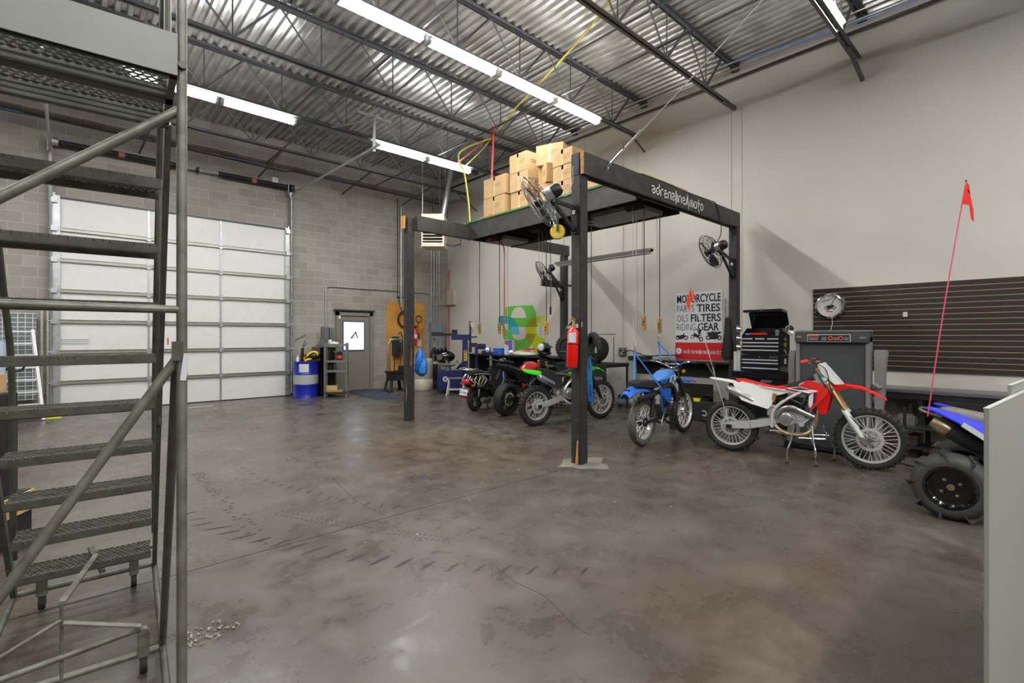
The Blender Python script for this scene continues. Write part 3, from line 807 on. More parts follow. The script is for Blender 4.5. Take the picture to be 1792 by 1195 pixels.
# ------------------------------------------------------------------ tyre changer and its neighbours
tcg = thing('tire_changer', 'dark blue tyre changer with a black arm in the far corner', 'tyre changer', (7.72, 10.95, 0), rz=math.radians(-42))
tcg.scale = (.82, .82, .82)
mk('base', B().bb(-.42, .42, -.28, .35, .04, .72), 'machineblue', tcg, bevel=.02)
mk('pedal', B().bb(-.36, -.2, -.42, -.26, .05, .1).bb(-.1, .06, -.42, -.26, .05, .1).bb(.14, .3, -.42, -.26, .05, .1), 'black', tcg)
mk('emblem', B().lathe([(0, 0), (.09, 0), (.09, .004), (0, .004)], (-.15, -.28, .45), (0, -1, 0), 20), 'paper', tcg)
mk('emblem_mark', B().prism([(-.2, -.286, .49), (-.1, -.286, .49), (-.15, -.286, .455), (-.1, -.286, .41), (-.2, -.286, .41), (-.16, -.286, .45)], (0, -.002, 0)), 'navy', tcg)
mk('turntable', B().lathe([(0, 0), (.2, 0), (.24, .03), (.24, .06), (.08, .07), (0, .07)], (-.1, 0, .86), n=20).bb(-.5, .3, -.06, .06, .92, .97).bb(-.16, -.04, -.36, .36, .92, .96).cyl((-.1, 0, .7), (-.1, 0, .88), .1), 'alu', tcg)
for a in range(4):
    x, y = -.1 + .3 * math.cos(a * PI / 2), .3 * math.sin(a * PI / 2)
    mk('clamp', B().box((x, y, 1.0), (.08, .06, .1), a * PI / 2), 'steel', tcg)
mk('column', B().bb(.36, .54, .1, .3, 0, 1.75), 'machineblue', tcg, bevel=.012)
text('column_lettering', 'RESO', .15, 'yellow', frame_mtx((.52, .095, 1.02), (0, 0, 1), (-1, 0, 0)), tcg, .001, .004)
mk('gusset', B().prism([(.36, .2, .72), (.12, .2, .75), (.36, .2, 1.0)], (0, .03, 0)), 'machineblue', tcg)
mk('swing_arm', B().bb(.0, .6, .1, .28, 1.72, 1.9).beam((.5, .2, 1.8), (.85, .2, 1.82), .05, .05), 'machineblue', tcg, bevel=.01)
mk('top_arm', B().bb(-.62, .05, .12, .22, 1.86, 1.94).bb(-.66, -.3, .1, .24, 1.85, 1.98).box((.1, .17, 1.98), (.18, .16, .16)), 'black', tcg, bevel=.008)
mk('mount_head', B().cyl((-.2, .17, 1.3), (-.2, .17, 1.88), .02).box((-.2, .17, 1.28), (.14, .1, .07)).beam((-.42, .17, 1.3), (.02, .17, 1.3), .03, .02), 'darksteel', tcg)
mk('assist_arm', B().cyl((.62, .2, 1.6), (.62, .2, 2.35), .035).cyl((.62, .2, 1.3), (.62, .2, 1.6), .05).box((.75, .2, 1.55), (.2, .14, .14)), 'darksteel', tcg)
mk('assist_column', B().bb(.78, .88, .12, .22, .2, 1.5), 'machineblue', tcg)
mk('gauge_cluster', B().box((1.0, .2, 1.5), (.28, .14, .18)).box((1.2, .2, 1.4), (.2, .12, .12)).cyl((.95, .12, 1.5), (.95, .05, 1.5), .05), 'machineblue', tcg, bevel=.01)
# engine / helmet-like black motor on the stack left of the changer
eg = thing('motor_unit', 'black motor with a chrome dial lying on the tyre changer table', 'motor', (7.57, 11.06, .80), rz=-.7)
mk('shell', B().sph((0, 0, .16), (.3, .2, .18), 18, 10), 'gloss', eg)
mk('dial', B().lathe([(0, .03), (.075, .03), (.085, 0), (.085, -.03)], (-.1, -.21, .15), (0, -1, 0), 20), 'chrome', eg)
for i in range(4): mk('cap', B().cyl((-.24 + i * .1, -.05, .26 + .02 * i), (-.26 + i * .1, -.12, .34 + .02 * i), .035), 'black', eg)
gc = thing('gas_cylinder', 'dark gas cylinder on a small wheeled cart in the corner', 'gas cylinder', (7.86, 12.0, 0))
mk('bottle', B().lathe([(0, .06), (.11, .06), (.12, .1), (.12, 1.0), (.06, 1.14), (.03, 1.2)], n=16), 'matteblack', gc)
mk('band', B().lathe([(.122, .72), (.122, .78)], n=16), 'offwhite', gc)
mk('valve', B().cyl((0, 0, 1.18), (0, 0, 1.27), .03).cyl((-.06, 0, 1.24), (.06, 0, 1.24), .012), 'gold', gc)
for s in (-1, 1): mk('wheel', B().lathe([(.04, -.03), (.1, -.025), (.12, 0), (.1, .025), (.04, .03)], (-.05, s * .18, .12), (0, 1, 0), 18), 'rubber', gc)
mk('cart_frame', B().tube([(.1, .1, .03), (.16, .1, 1.1), (.16, -.1, 1.1), (.1, -.1, .03)], .014, 8), 'darksteel', gc)
pipe('drain_pipe', [(8.5, 13.0, .9), (8.5, 13.0, .0)], .03, 'galv', 'short galvanised pipe below the electrical panel, left one', 'pipe')
pipe('drain_pipe', [(8.75, 13.0, .9), (8.75, 13.0, .0)], .03, 'galv', 'short galvanised pipe below the electrical panel, right one', 'pipe')
stl = thing('step_stool', 'small grey metal step stool behind the black scooter', 'stool', (7.42, 10.3, 0), rz=-.75)
mk('top_step', B().bb(-.2, .2, -.1, .1, .42, .45), 'alu', stl, bevel=.008)
for x in (-1, 1):
    for y in (-1, 1): mk('leg', B().beam((x * .17, y * .06, .42), (x * .22, y * .18, 0), .03, .02), 'offwhite', stl)
mk('stretcher', B().beam((-.2, -.13, .15), (.2, -.13, .15), .02, .02).beam((-.2, .13, .15), (.2, .13, .15), .02, .02), 'offwhite', stl)
tag(mk('storage_bin', B().bb(7.75, 8.05, 9.95, 10.2, 0, .38), 'maroon', bevel=.01), 'dark red bin behind the step stool', 'bin')

# ------------------------------------------------------------------ blue steel drum and its load
dr = thing('steel_drum', 'blue steel drum with a grey band beside the garage door', 'drum', (4.43, 12.53, 0))
R = .292
mk('body', B().lathe([(0, 0), (R, 0), (R + .006, .012), (R, .025), (R, .30), (R + .008, .315), (R, .33), (R, .56), (R + .008, .575), (R, .59), (R, .86), (R + .006, .872), (R, .88), (R - .02, .88), (R - .02, .86), (0, .86)], n=36), 'drumblue', dr)
mk('band', B().lathe([(R + .002, .332), (R + .002, .558)], n=36), 'drumgrey', dr)
b = B(); pts = []
for k in range(7):
    a = -2.42 + (k - 3) * .13 + .35; pts.append((a))
vs = [((R + .004) * math.cos(a), (R + .004) * math.sin(a), z) for a in pts for z in (.63, .83)]
b.add(vs, [(2 * i, 2 * i + 2, 2 * i + 3, 2 * i + 1) for i in range(6)])
mk('label_sheet', b, 'paper', dr)
tr = thing('grease_gun', 'black hand grease gun standing in the load on the blue drum', 'tool', (4.38, 12.5, .88))
mk('barrel', B().cyl((-.07, 0, 0), (-.04, 0, .34), .035), 'black', tr)
mk('lever', B().cyl((-.04, 0, .34), (.02, 0, .52), .01).cyl((-.22, 0, .52), (.03, 0, .66), .012).cyl((-.04, 0, .36), (.08, 0, .46), .01), 'darksteel', tr)
tag(mk('spray_bottle', B().lathe([(0, 0), (.04, 0), (.04, .08), (.02, .12), (.02, .15)], (4.26, 12.6, .88), n=12), 'white'), 'small white spray bottle on the left rim of the blue drum', 'bottle')
tag(mk('tool_bag', B().box((4.52, 12.4, .97), (.3, .18, .18), -.4).sph((4.58, 12.33, 1.02), (.14, .09, .1)), 'black', bevel=.01), 'black tool bag lying on the blue drum', 'bag')
tag(mk('air_hose', B().tube([(4.35, 12.42, .95), (4.42, 12.36, 1.05), (4.52, 12.3, 1.12), (4.62, 12.26, 1.08), (4.55, 12.3, .98), (4.4, 12.36, .93), (4.34, 12.36, .9)], .028, 8, 5), 'yellow'), 'bright yellow hose looped on the blue drum', 'hose')
tag(mk('wood_block', B().box((4.4, 12.55, .98), (.09, .1, .2), .3), 'tan'), 'small wood block between tools on the blue drum', 'wood block')
tag(mk('tall_cabinet', B().bb(4.72, 5.1, 12.35, 12.95, 0, 1.23), 'gloss', bevel=.01), 'black cabinet between the blue drum and the steel shelf', 'cabinet')
tag(mk('parts_washer', B().bb(4.86, 5.0, 12.5, 12.7, 1.23, 1.75).bb(5.02, 5.14, 12.5, 12.7, 1.4, 1.73).prism([(4.72, 12.5, 1.23), (4.86, 12.5, 1.45), (4.86, 12.5, 1.23)], (0, .2, 0)), 'steel', bevel=.006), 'grey metal machine head standing on the black cabinet', 'machine')
# steel angle shelf
sh = thing('steel_shelf', 'bare steel angle shelving unit before the black cabinet', 'shelf', (4.98, 11.98, 0), rz=-.5)
for x in (-.25, .25):
    for y in (-.17, .17):
        mk('post', B().bb(x - .022, x + .022, y - .003, y + .003, 0, 1.35).bb(x - .003 - .02 * (1 if x < 0 else -1), x + .003 - .02 * (1 if x < 0 else -1), y - .022, y + .022, 0, 1.35), 'steel', sh)
        mk('foot', B().bb(x - .05, x + .05, y - .04, y + .04, 0, .01), 'darksteel', sh)
for z in (1.3, .9, .66, .12):
    mk('shelf_board', B().bb(-.26, .26, -.18, .18, z - .005, z + .005).bb(-.26, .26, -.184, -.178, z - .035, z + .02).bb(-.26, .26, .178, .184, z - .035, z + .02), 'steel' if z > .2 else 'darksteel', sh)
def place(l):
    c, s = math.cos(-.5), math.sin(-.5)
    return (4.98 + l[0] * c - l[1] * s, 11.98 + l[0] * s + l[1] * c, l[2])
tag(mk('oil_jug', B().lathe([(0, 0), (.09, 0), (.09, .2), (.05, .24), (.04, .27)], place((-.12, -.02, .905)), n=14), 'gloss'), 'black jug on the upper middle shelf of the steel unit', 'jug')
q = thing('grease_can', 'dark can with a red and white label on the steel shelf unit', 'can', place((.08, -.04, .905)))
mk('body', B().lathe([(0, 0), (.07, 0), (.07, .2), (.04, .23), (0, .23)], n=14), 'darksteel', q)
mk('label_band', B().lathe([(.072, .06), (.072, .13)], n=14), 'redglow', q)
tag(mk('plastic_tub', B().box(place((-.12, 0, .75)), (.16, .22, .16), -.5), 'gloss', bevel=.006), 'black tub on the lower middle shelf of the steel unit', 'tub')
tag(mk('rag_pile', B().sph(place((-.05, 0, 1.32)), (.12, .1, .06)).sph(place((-.15, 0, 1.36)), (.05, .05, .07)), 'offwhite'), 'crumpled pale rags on top of the steel shelf unit', 'rags')
tag(mk('cardboard_box', B().box(place((-.1, 0, .21)), (.26, .2, .15), -.5), 'card', bevel=.003), 'small cardboard box on the bottom of the steel shelf unit', 'box')
tag(mk('wood_block', B().box(place((.0, -.1, .16)), (.34, .06, .05), -.5), 'tan'), 'short wooden slat lying at the bottom of the steel shelf unit', 'wood block')
# ------------------------------------------------------------------ timber gantry
GXL, GXR, GYF, GYB = 4.44, 8.76, 3.70, 7.77
PW = .14
gt = thing('timber_gantry', 'black painted timber frame of four posts and top beams', 'timber frame', (GXL, GYF, 0))
def gb(name, x0, x1, y0, y1, z0, z1, m='postblack', bev=.006):
    return mk(name, B().bb(x0 - GXL, x1 - GXL, y0 - GYF, y1 - GYF, z0, z1), m, gt, bevel=bev)
pf = gb('post', 4.44, 4.58, 3.70, 3.84, 0, 3.40)
pl = gb('post', 4.49, 4.63, 7.70, 7.84, 0, 3.64)
gb('post', 8.58, 8.72, 3.66, 3.80, 0, 3.42)
gb('post', 8.66, 8.80, 7.70, 7.84, 0, 3.42)
mk('raw_end', B().bb(4.43 - GXL, 4.445 - GXL, 7.70 - GYF, 7.84 - GYF, 3.42, 3.645), 'rawwood', gt)
mk('splinter', B().prism([(4.485 - GXL, 7.72 - GYF, .62), (4.485 - GXL, 7.735 - GYF, .36), (4.485 - GXL, 7.71 - GYF, .5)], (-.004, 0, 0)).prism([(4.55 - GXL, 7.695 - GYF, .95), (4.56 - GXL, 7.695 - GYF, 1.35), (4.565 - GXL, 7.695 - GYF, 1.0)], (0, -.004, 0)), 'rawwood', gt)
# front beam with the lettering, back beam
fb = gb('front_beam', 4.46, 8.72, 3.66, 3.70, 3.40, 3.66, 'beamblack', .003)
gb('front_inner_beam', 4.46, 8.72, 3.80, 3.84, 3.42, 3.64, 'beamblack', .003)
mk('beam_end_grain', B().bb(4.445 - GXL, 4.46 - GXL, 3.66 - GYF, 3.70 - GYF, 3.40, 3.66), 'rawwood', gt)
gb('post_cheek', 4.44, 4.46, 3.72, 3.84, 3.40, 3.66, 'postblack', .002)
gb('back_beam', 4.60, 8.80, 7.66, 7.70, 3.40, 3.64, 'beamblack', .003)
wm = wordmark(B(), 1.44)
wm.xf(frame_mtx((5.90, 3.655, 3.465), (1, 0, 0), (0, 0, 1)))
o = mk('wordmark', wm, 'white', gt); o.location = (-GXL, -GYF, 0)
mk('corner_bracket', B().tube([(8.45 - GXL, 3.73 - GYF, 3.4), (8.57 - GXL, 3.73 - GYF, 3.3), (8.6 - GXL, 3.73 - GYF, 3.1)], .02, 6, 3), 'darksteel', gt)
mk('splint', B().prism([(4.41 - GXL, 3.73 - GYF, .0), (4.44 - GXL, 3.73 - GYF, .28), (4.44 - GXL, 3.73 - GYF, .0)], (0, .02, 0)), 'rawwood', gt)
# paint spill at the foot of the front post
tag(mk('plaster_patch', B().prism([(4.54 + .3 * math.cos(a) * (1 + .25 * math.sin(3 * a) + .15 * math.cos(5 * a)), 3.72 + .26 * math.sin(a) * (1 + .2 * math.cos(4 * a) + .1 * math.sin(7 * a)), .0) for a in [k * PI / 20 for k in range(40)]], (0, 0, .001)), 'gravel'), 'pale plaster smear on the floor around the front post foot', 'plaster')

# ------------------------------------------------------------------ storage deck on the gantry
DX, DXR = 5.79, 6.97
sd = thing('storage_deck', 'black storage platform with a green edged plywood top spanning the timber beams', 'platform', (DX, 3.71, 3.38))
def db(name, x0, x1, y0, y1, z0, z1, m, bev=0): return mk(name, B().bb(x0 - DX, x1 - DX, y0 - 3.71, y1 - 3.71, z0 - 3.38, z1 - 3.38), m, sd, bevel=bev)
db('rim_joist', DX, DX + .04, 3.84, 7.66, 3.38, 3.70, 'beamblack')
db('rim_joist', DXR - .04, DXR, 3.84, 7.66, 3.38, 3.70, 'beamblack')
db('plywood_top', DX - .01, DXR + .01, 3.72, 7.75, 3.70, 3.722, 'plyedge')
mk('green_edge', B().bb(-.02, -.0, .05, 4.0, .315, .345), 'greenpaint', sd)
for k in range(7):
    y = 3.95 + k * .6
    db('cross_joist', DX + .04, DXR - .04, y, y + .04, 3.5, 3.70, 'matteblack')
db('end_board', 4.63, 5.78, 7.60, 7.655, 3.40, 3.66, 'beamblack').location.z = .0
mk('sealant', B().bb(-.03, .0, 3.93, 3.95, 0.02, .27), 'white', sd)
for y0, y1, s in ((6.95, 7.55, 1), (4.0, 5.2, 2)):
    lt = mk('deck_panel', B().bb(.36 if s == 1 else .3, .98, y0 - 3.71, y1 - 3.71, -.02, .05), 'treadarm', sd, bevel=.01)
mk('blue_tool', B().bb(.55, .6, 1.35, 1.6, -.04, -.02), 'navy', sd)
for y in (4.1, 5.0, 6.1, 7.2): mk('hoist_drum', B().cyl((.35, y - 3.71 - .12, .04), (.35, y - 3.71 + .12, .04), .08, n=14), 'matteblack', sd)

# ------------------------------------------------------------------ cartons on the deck
ZD = 3.722
def carton(label, x, y, z, dx, dy, dz, rz=0, ink=True):
    t = thing('cardboard_box', label, 'cardboard box', (x, y, z), rz, 'cartons stacked on the platform')
    mk('carton_body', B().bb(-dx / 2, dx / 2, -dy / 2, dy / 2, 0, dz), 'card', t, bevel=.006)
    mk('tape', B().bb(-dx / 2 - .002, dx / 2 + .002, -.022, .022, -.0, dz + .0015).bb(-dx / 2 - .002, -dx / 2 + .001, -.03, .03, dz - .07, dz), 'tape', t)
    if ink:
        b = B()
        for k in range(3):
            for j in range(4): b.bb(-dx / 2 - .0022, -dx / 2, -.16 + j * .045, -.16 + j * .045 + .03, dz * .62 - k * .03, dz * .62 - k * .03 + .006)
        for k in range(2): b.bb(-.12, .1, -dy / 2 - .0022, -dy / 2, dz * .6 - k * .035, dz * .6 - k * .035 + .006)
        mk('printed_lines', b, 'cardink', t)
    return t
carton('large carton at the far left of the platform, upper of two, clear tape around it', 6.08, 6.9, ZD + .36, .5, .62, .36)
carton('large carton at the far left of the platform, lower of two', 6.08, 6.9, ZD, .52, .6, .35)
carton('top carton of the left tall stack, left of the leaning carton', 6.08, 6.29, ZD + .66, .45, .44, .33)
carton('middle carton of the left tall stack behind the big fan', 6.08, 6.27, ZD + .33, .45, .46, .33)
carton('bottom carton of the left tall stack behind the big fan', 6.1, 6.28, ZD, .45, .44, .33)
carton('widest carton perched crookedly at the very top of the pile', 6.3, 5.78, ZD + .68, .62, .5, .34, .35)
carton('tilted carton turned askew under the topmost carton', 6.22, 5.72, ZD + .36, .5, .42, .32, -.45)
carton('lower carton turned askew behind the motor of the big fan', 6.22, 5.72, ZD, .52, .42, .35, .5)
carton('top carton of the right stack beside the front post', 5.97, 5.22, ZD + .50, .30, .42, .25)
carton('middle carton of the right stack beside the front post', 5.97, 5.22, ZD + .25, .29, .41, .25)
carton('bottom carton of the right stack beside the front post', 5.97, 5.22, ZD, .30, .42, .25)
carton('carton seen through the corner under the front beam', 6.15, 4.55, ZD, .45, .5, .26)
# hoses coming down to the deck
pipe('air_hose', [(5.9, 7.72, ZD + .02), (5.9, 7.76, 4.1), (5.9, 7.86, 4.6), (5.9, 7.92, 4.8), (6.0, 8.2, 5.3), (6.65, 7.95, 5.7)], .016, 'cordyellow', 'yellow hose dropping onto the far end of the platform', 'hose', 5)
pipe('air_hose', [(6.2, 7.42, 4.3), (6.2, 7.4, 4.8), (6.2, 7.37, 5.36), (6.3, 7.5, 5.68)], .018, 'cordred', 'red hose hanging straight down left of the cartons', 'hose', 4)
pipe('air_hose', [(6.65, 7.87, 5.72), (6.55, 7.1, 6.0), (6.49, 6.5, 6.15), (6.2, 5.3, 6.3), (5.88, 4.4, 6.35), (5.7, 3.9, 6.36)], .016, 'cordyellow', 'long yellow hose slung under the roof deck across the joists', 'hose', 4)
pipe('air_hose', [(6.65, 8.0, 5.74), (6.75, 8.6, 5.7), (6.95, 9.62, 5.665)], .016, 'cordred', 'red hose slanting down from the joist to the corner', 'hose', 3)
pipe('air_hose', [(6.68, 7.95, 5.74), (6.95, 8.7, 5.7), (7.2, 9.6, 5.665)], .014, 'cordyellow', 'short yellow hose slanting beside the red one', 'hose', 3)
tag(mk('deck_clutter', B().tube([(5.85, 7.5, ZD + .01), (5.9, 7.1, ZD + .08), (5.84, 6.98, ZD + .02)], .01, 6, 4).box((5.84, 7.0, ZD + .03), (.05, .08, .05)), 'orange'), 'small orange clamp with a cord on the platform edge', 'clamp')
# guy cable
gc2 = thing('guy_cable', 'white steel guy cable from the front beam up to the roof', 'cable', (4.86, 3.655, 3.54))
mk('cable', B().tube([(0, -.02, 0), (.05, -.95, .62), (.09, -1.9, 1.26), (.15, -3.4, 2.35)], .006, 6), 'rope', gc2)
mk('eye', B().torus((0, -.01, .0), (1, 0, 0), .03, .008, 14, 6), 'galv', gc2)
mk('turnbuckle', B().cyl((0, -.03, .02), (.012, -.25, .17), .014).cyl((.014, -.28, .19), (.025, -.48, .33), .01), 'galv', gc2)

# ------------------------------------------------------------------ fans
def fan(label, c, axis, mount, mdir, R=.31):
    # c: centre of the cage, axis: blowing direction, mount: point on the post, mdir: outward normal of the post face
    t = thing('industrial_fan', label, 'fan', c)
    ax = Vector(axis).normalized(); u, v, _ = basis(ax)
    cg = B()
    prof_f = [(.05, .075), (R * .5, .07), (R * .8, .05), (R, 0)]
    for r_, h in ((R, 0.0), (R * .9, .03), (R * .9, -.05), (R * .68, .06), (R * .68, -.09), (R * .42, .07), (R * .42, -.11), (.06, .075)):
        cg.torus(tuple(ax * h), ax, r_, .0035 if r_ < R else .006, 28, 5)
    for k in range(20):
        a = 2 * PI * k / 20; d = u * math.cos(a) + v * math.sin(a)
        d2 = u * math.cos(a + .5) + v * math.sin(a + .5)
        cg.tube([ax * .075 + d2 * .05, ax * .072 + (d2 + d).normalized() * R * .45, ax * .045 + d * R * .85, d * R, ax * -.07 + d * R * .85, ax * -.11 + (d2 + d).normalized() * R * .42, ax * -.12 + d2 * .08], .0022, 4)
    mk('cage', cg, 'steel' if R > .305 else 'darksteel', t)
    mk('badge', B().lathe([(0, .08), (.05, .08), (.05, .074), (0, .074)], (0, 0, 0), ax, 18), 'darksteel', t)
    for k in range(3):
        a = 2 * PI * k / 3 + .4; d = u * math.cos(a) + v * math.sin(a); e = ax.cross(d)
        pts = [d * .05 + e * .03 + ax * .01, d * .15 + e * .11 + ax * .03, d * .26 + e * .1 + ax * .03, d * .27 - e * .05 - ax * .025, d * .15 - e * .07 - ax * .025, d * .05 - e * .03 - ax * .01]
        mk('blade', B().prism(pts, ax * .003), 'darksteel', t)
    mk('hub', B().cyl(ax * -.03, ax * .04, .045), 'black', t)
    mk('motor', B().lathe([(0, -.30), (.05, -.30), (.075, -.27), (.08, -.2), (.08, -.12), (.07, -.1), (0, -.1)], (0, 0, 0), ax, 20), 'black', t)
    mk('motor_sleeve', B().lathe([(.0, -.2), (.082, -.2), (.082, -.115), (.0, -.115)], (0, 0, 0), ax, 20), 'alu', t)
    mp = Vector(mount) - Vector(c); mb = ax * -.2
    nd = Vector(mdir)
    mk('mount_plate', B().box(mp + nd * .012 + V(0, 0, -.1), (.02 if abs(nd.x) > .5 else .09, .09 if abs(nd.x) > .5 else .02, .34)), 'black', t, bevel=.003)
    mk('mount_label', B().box(mp + nd * .025 + V(0, 0, -.02), (.004 if abs(nd.x) > .5 else .04, .04 if abs(nd.x) > .5 else .004, .05)), 'offwhite', t)
    mk('arm', B().beam(mp + V(0, 0, .03), mb + V(0, 0, -.09), .03, .04).beam(mp + V(0, 0, -.25), mb + V(0, 0, -.11), .03, .04).cyl(mb + V(0, 0, -.12), mb + V(0, 0, -.04), .03), 'black', t)
    mk('pull_cord', B().cyl(mb + V(.02, 0, -.1), mb + V(.02, 0, -.45), .003, n=5), 'rope', t)
    return t
f1 = fan('big wall fan on the front post, seen from behind before the cartons', (3.98, 3.93, 3.03), (-.37, .78, -.47), (4.43, 3.77, 2.98), (-1, 0, 0), .33)
f2 = fan('wall fan on the far post beyond the front post', (7.93, 7.70, 2.93), (-.45, .75, -.45), (8.65, 7.77, 2.62), (-1, 0, 0), .3)
f3 = fan('wall fan on the right post above the shop sign', (8.02, 3.86, 2.93), (.06, .93, -.34), (8.57, 3.73, 2.78), (-1, 0, 0), .3)
pipe('fan_cord', [(4.40, 3.78, 3.5), (4.37, 3.76, 3.3), (4.30, 3.78, 3.14), (4.18, 3.82, 3.13), (4.12, 3.8, 3.2)], .006, 'steel', 'grey cord looping from the front post to the big fan', 'cord', 5)
pipe('fan_cord', [(7.75, 3.655, 3.67), (7.82, 3.652, 3.6), (7.93, 3.65, 3.4), (7.98, 3.66, 3.2), (8.0, 3.75, 3.05)], .007, 'cord', 'dark cord hanging over the front beam to the right fan', 'cord', 4)
pipe('extension_cord', [(5.7, 3.69, 3.68), (6.4, 3.69, 3.685), (7.0, 3.68, 3.67), (7.75, 3.655, 3.67)], .008, 'cord', 'dark cord lying along the top of the front beam', 'cord', 4)
b = B().beam((8.0, 7.66, 2.76), (8.9, 7.6, 2.78), .04, .11)
tag(mk('cross_board', B().beam((8.05, 7.86, 2.74), (8.66, 7.86, 2.74), .03, .16).beam((8.8, 7.86, 2.78), (9.09, 7.86, 2.78), .03, .13), 'postblack'), 'short dark board fixed across the far right post', 'board')
tag(mk('board_label', B().box((8.75, 7.6, 2.78), (.12, .02, .13)), 'offwhite'), 'white square plate on the far right post', 'plate')

# ------------------------------------------------------------------ yellow cable reel
rl = thing('cable_reel', 'round yellow cable reel hanging under the platform by the front post', 'reel', (5.42, 4.95, 3.06))
rx = Vector((-.8, -.6, 0)).normalized()
mk('drum', B().lathe([(0, -.03), (.10, -.03), (.112, -.015), (.112, .015), (.10, .03), (0, .03)], (0, 0, 0), rx, 28), 'yellow', rl)
mk('bracket', B().beam(rx * .04 + V(0, 0, .0), rx * .04 + V(0, 0, .17), .035, .008).beam(rx * -.04, rx * -.04 + V(0, 0, .17), .035, .008), 'darksteel', rl)
mk('sticker', B().beam(rx * .032 + V(-.02, .027, -.05), rx * .032 + V(.02, -.027, -.05), .003, .035), 'paper', rl)
mk('hook', B().torus((0, 0, .2), rx, .018, .005, 14, 6).cyl((0, 0, .21), (.0, .0, .5), .004), 'black', rl)
# hung unlit strip
ls = thing('unlit_strip_light', 'unlit white strip light hung on chains below the platform', 'ceiling light', (6.9, 5.3, 2.86))
mk('housing', B().bb(-.04, .04, -1.02, 1.02, 0, .05).prism([(-.04, -1.02, 0), (-.09, -1.02, .04), (.09, -1.02, .04), (.04, -1.02, 0)], (0, 2.04, 0)), 'housing', ls)
for s in (-1, 1): mk('tube', B().cyl((s * .035, -.98, -.02), (s * .035, .98, -.02), .014), 'offwhite', ls)
for y in (-.85, .85): mk('chain', B().cyl((0, y, .05), (0, y, .52), .004, n=5), 'galv', ls)

# ------------------------------------------------------------------ hoists: hooks and pendants on cords
def pendant(label, x, y, z, m='pendtan', top=3.4):
    t = thing('hoist_pendant', label, 'hoist control', (x, y, z), group='hoist controls hanging from the platform')
    mk('cord', B().tube([(0, 0, .18), (.004, .003, .6), (-.004, .0, 1.1), (0, 0, top - z)], .0075, 6, 4), 'cord', t)
    mk('grip', B().box((0, 0, .06), (.045, .05, .22)).box((-.02, 0, .12), (.05, .04, .06)), m, t, bevel=.008)
    mk('button', B().cyl((-.022, -.0, .07), (-.034, 0, .07), .01).cyl((-.022, -.0, .03), (-.034, 0, .03), .01), 'black', t)
    return t
pendant('tan hoist control, leftmost of the hanging row', 6.1, 7.67, 1.6)
pendant('tan hoist control hanging left of the green wall graphic', 6.15, 7.12, 1.6)
pendant('bright yellow hoist control right of the green wall graphic', 6.15, 5.88, 1.58, 'pendyellow')
pendant('tan hoist control above the blue bike, left one', 6.2, 3.97, 1.64)
pendant('tan hoist control left of the shop sign', 6.45, 3.87, 1.60)
def hook(label, x, y, z, top=3.4):
    t = thing('hoist_hook', label, 'hoist hook', (x, y, z), group='hoist hooks on thin steel lines')
    mk('line', B().cyl((-.03, .0, .12), (-.045, 0, top - z), .0035, n=5).cyl((.03, 0, .12), (.045, 0, top - z), .0035, n=5), 'rope', t)
    mk('block', B().prism([(-.045, -.015, .12), (.045, -.015, .12), (.03, -.015, .03), (.0, -.015, .0), (-.03, -.015, .05)], (0, .03, 0)), 'offwhite', t, bevel=.004)
    mk('hook', B().tube([(0, 0, .02), (0, 0, -.02), (.025, 0, -.045), (.015, 0, -.08), (-.015, 0, -.085), (-.03, 0, -.06)], .006, 6, 4), 'steel', t)
    return t
hook('chain hook above the blue tyre changer', 5.92, 7.68, 1.66, 3.42)
hook('dark chain hook before the teal part of the wall graphic', 6.2, 6.98, 1.62)
hook('silver chain hook before the yellow part of the wall graphic', 6.25, 6.12, 1.62)
hook('hoist hook carrying the rear blue straps', 6.12, 4.08, 1.34)
hook('hoist hook carrying the front blue straps beside the shop sign', 6.80, 4.1, 1.49)
pipe('air_hose', [(6.18, 7.02, 1.5), (6.18, 7.02, 2.4), (6.18, 7.03, 3.2), (6.1, 7.2, 3.35), (6.0, 7.3, 3.4)], .011, 'cordred', 'thin red hose hanging straight down from the platform', 'hose', 4)
tag(mk('black_plug', B().cyl((6.2, 5.83, 1.88), (6.2, 5.83, 2.02), .018).cyl((6.2, 5.83, 2.02), (6.2, 5.83, 3.4), .006), 'black'), 'black plug hanging on a cord beside the yellow hoist control', 'plug')
pipe('hanging_cord', [(5.9, 4.7, 1.55), (5.9, 4.7, 2.5), (5.9, 4.7, 3.38)], .006, 'cord', 'thin dark cord hanging just left of the front post', 'cord')

# ------------------------------------------------------------------ extinguisher on the front post
fe = thing('fire_extinguisher', 'large red fire extinguisher on the front timber post', 'fire extinguisher', (4.36, 3.76, 1.14), rot=(0.0, .06, 0))
mk('cylinder', B().lathe([(0, 0), (.062, 0), (.068, .01), (.068, .405), (.058, .435), (.03, .455), (.02, .47)], n=28), 'extred', fe)
mk('valve', B().cyl((0, 0, .46), (0, 0, .54), .018).box((-.02, -.0, .55), (.08, .02, .018), ry=-.2).box((-.02, 0, .575), (.085, .02, .012), ry=.25), 'gold', fe)
mk('nozzle', B().cyl((0, .03, .52), (.01, .07, .5), .012), 'black', fe)
mk('strap', B().lathe([(.0695, .265), (.0695, .278)], n=24), 'black', fe)
b = B(); vs = [(.0692 * math.cos(a), .0692 * math.sin(a), z) for a in [-2.6 + .35 * k for k in range(-2, 3)] for z in (.29, .40)]
b.add(vs, [(2 * i, 2 * i + 2, 2 * i + 3, 2 * i + 1) for i in range(4)])
mk('label', b, 'paper', fe)
mk('tag_card', B().box((-.05, .05, .47), (.02, .003, .05), rx=.3, ry=.5), 'tan', fe)
mk('wall_hook', B().box((.07, -.02, .49), (.1, .02, .05)).box((.075, -.05, .51), (.01, .03, .06)), 'offwhite', fe)

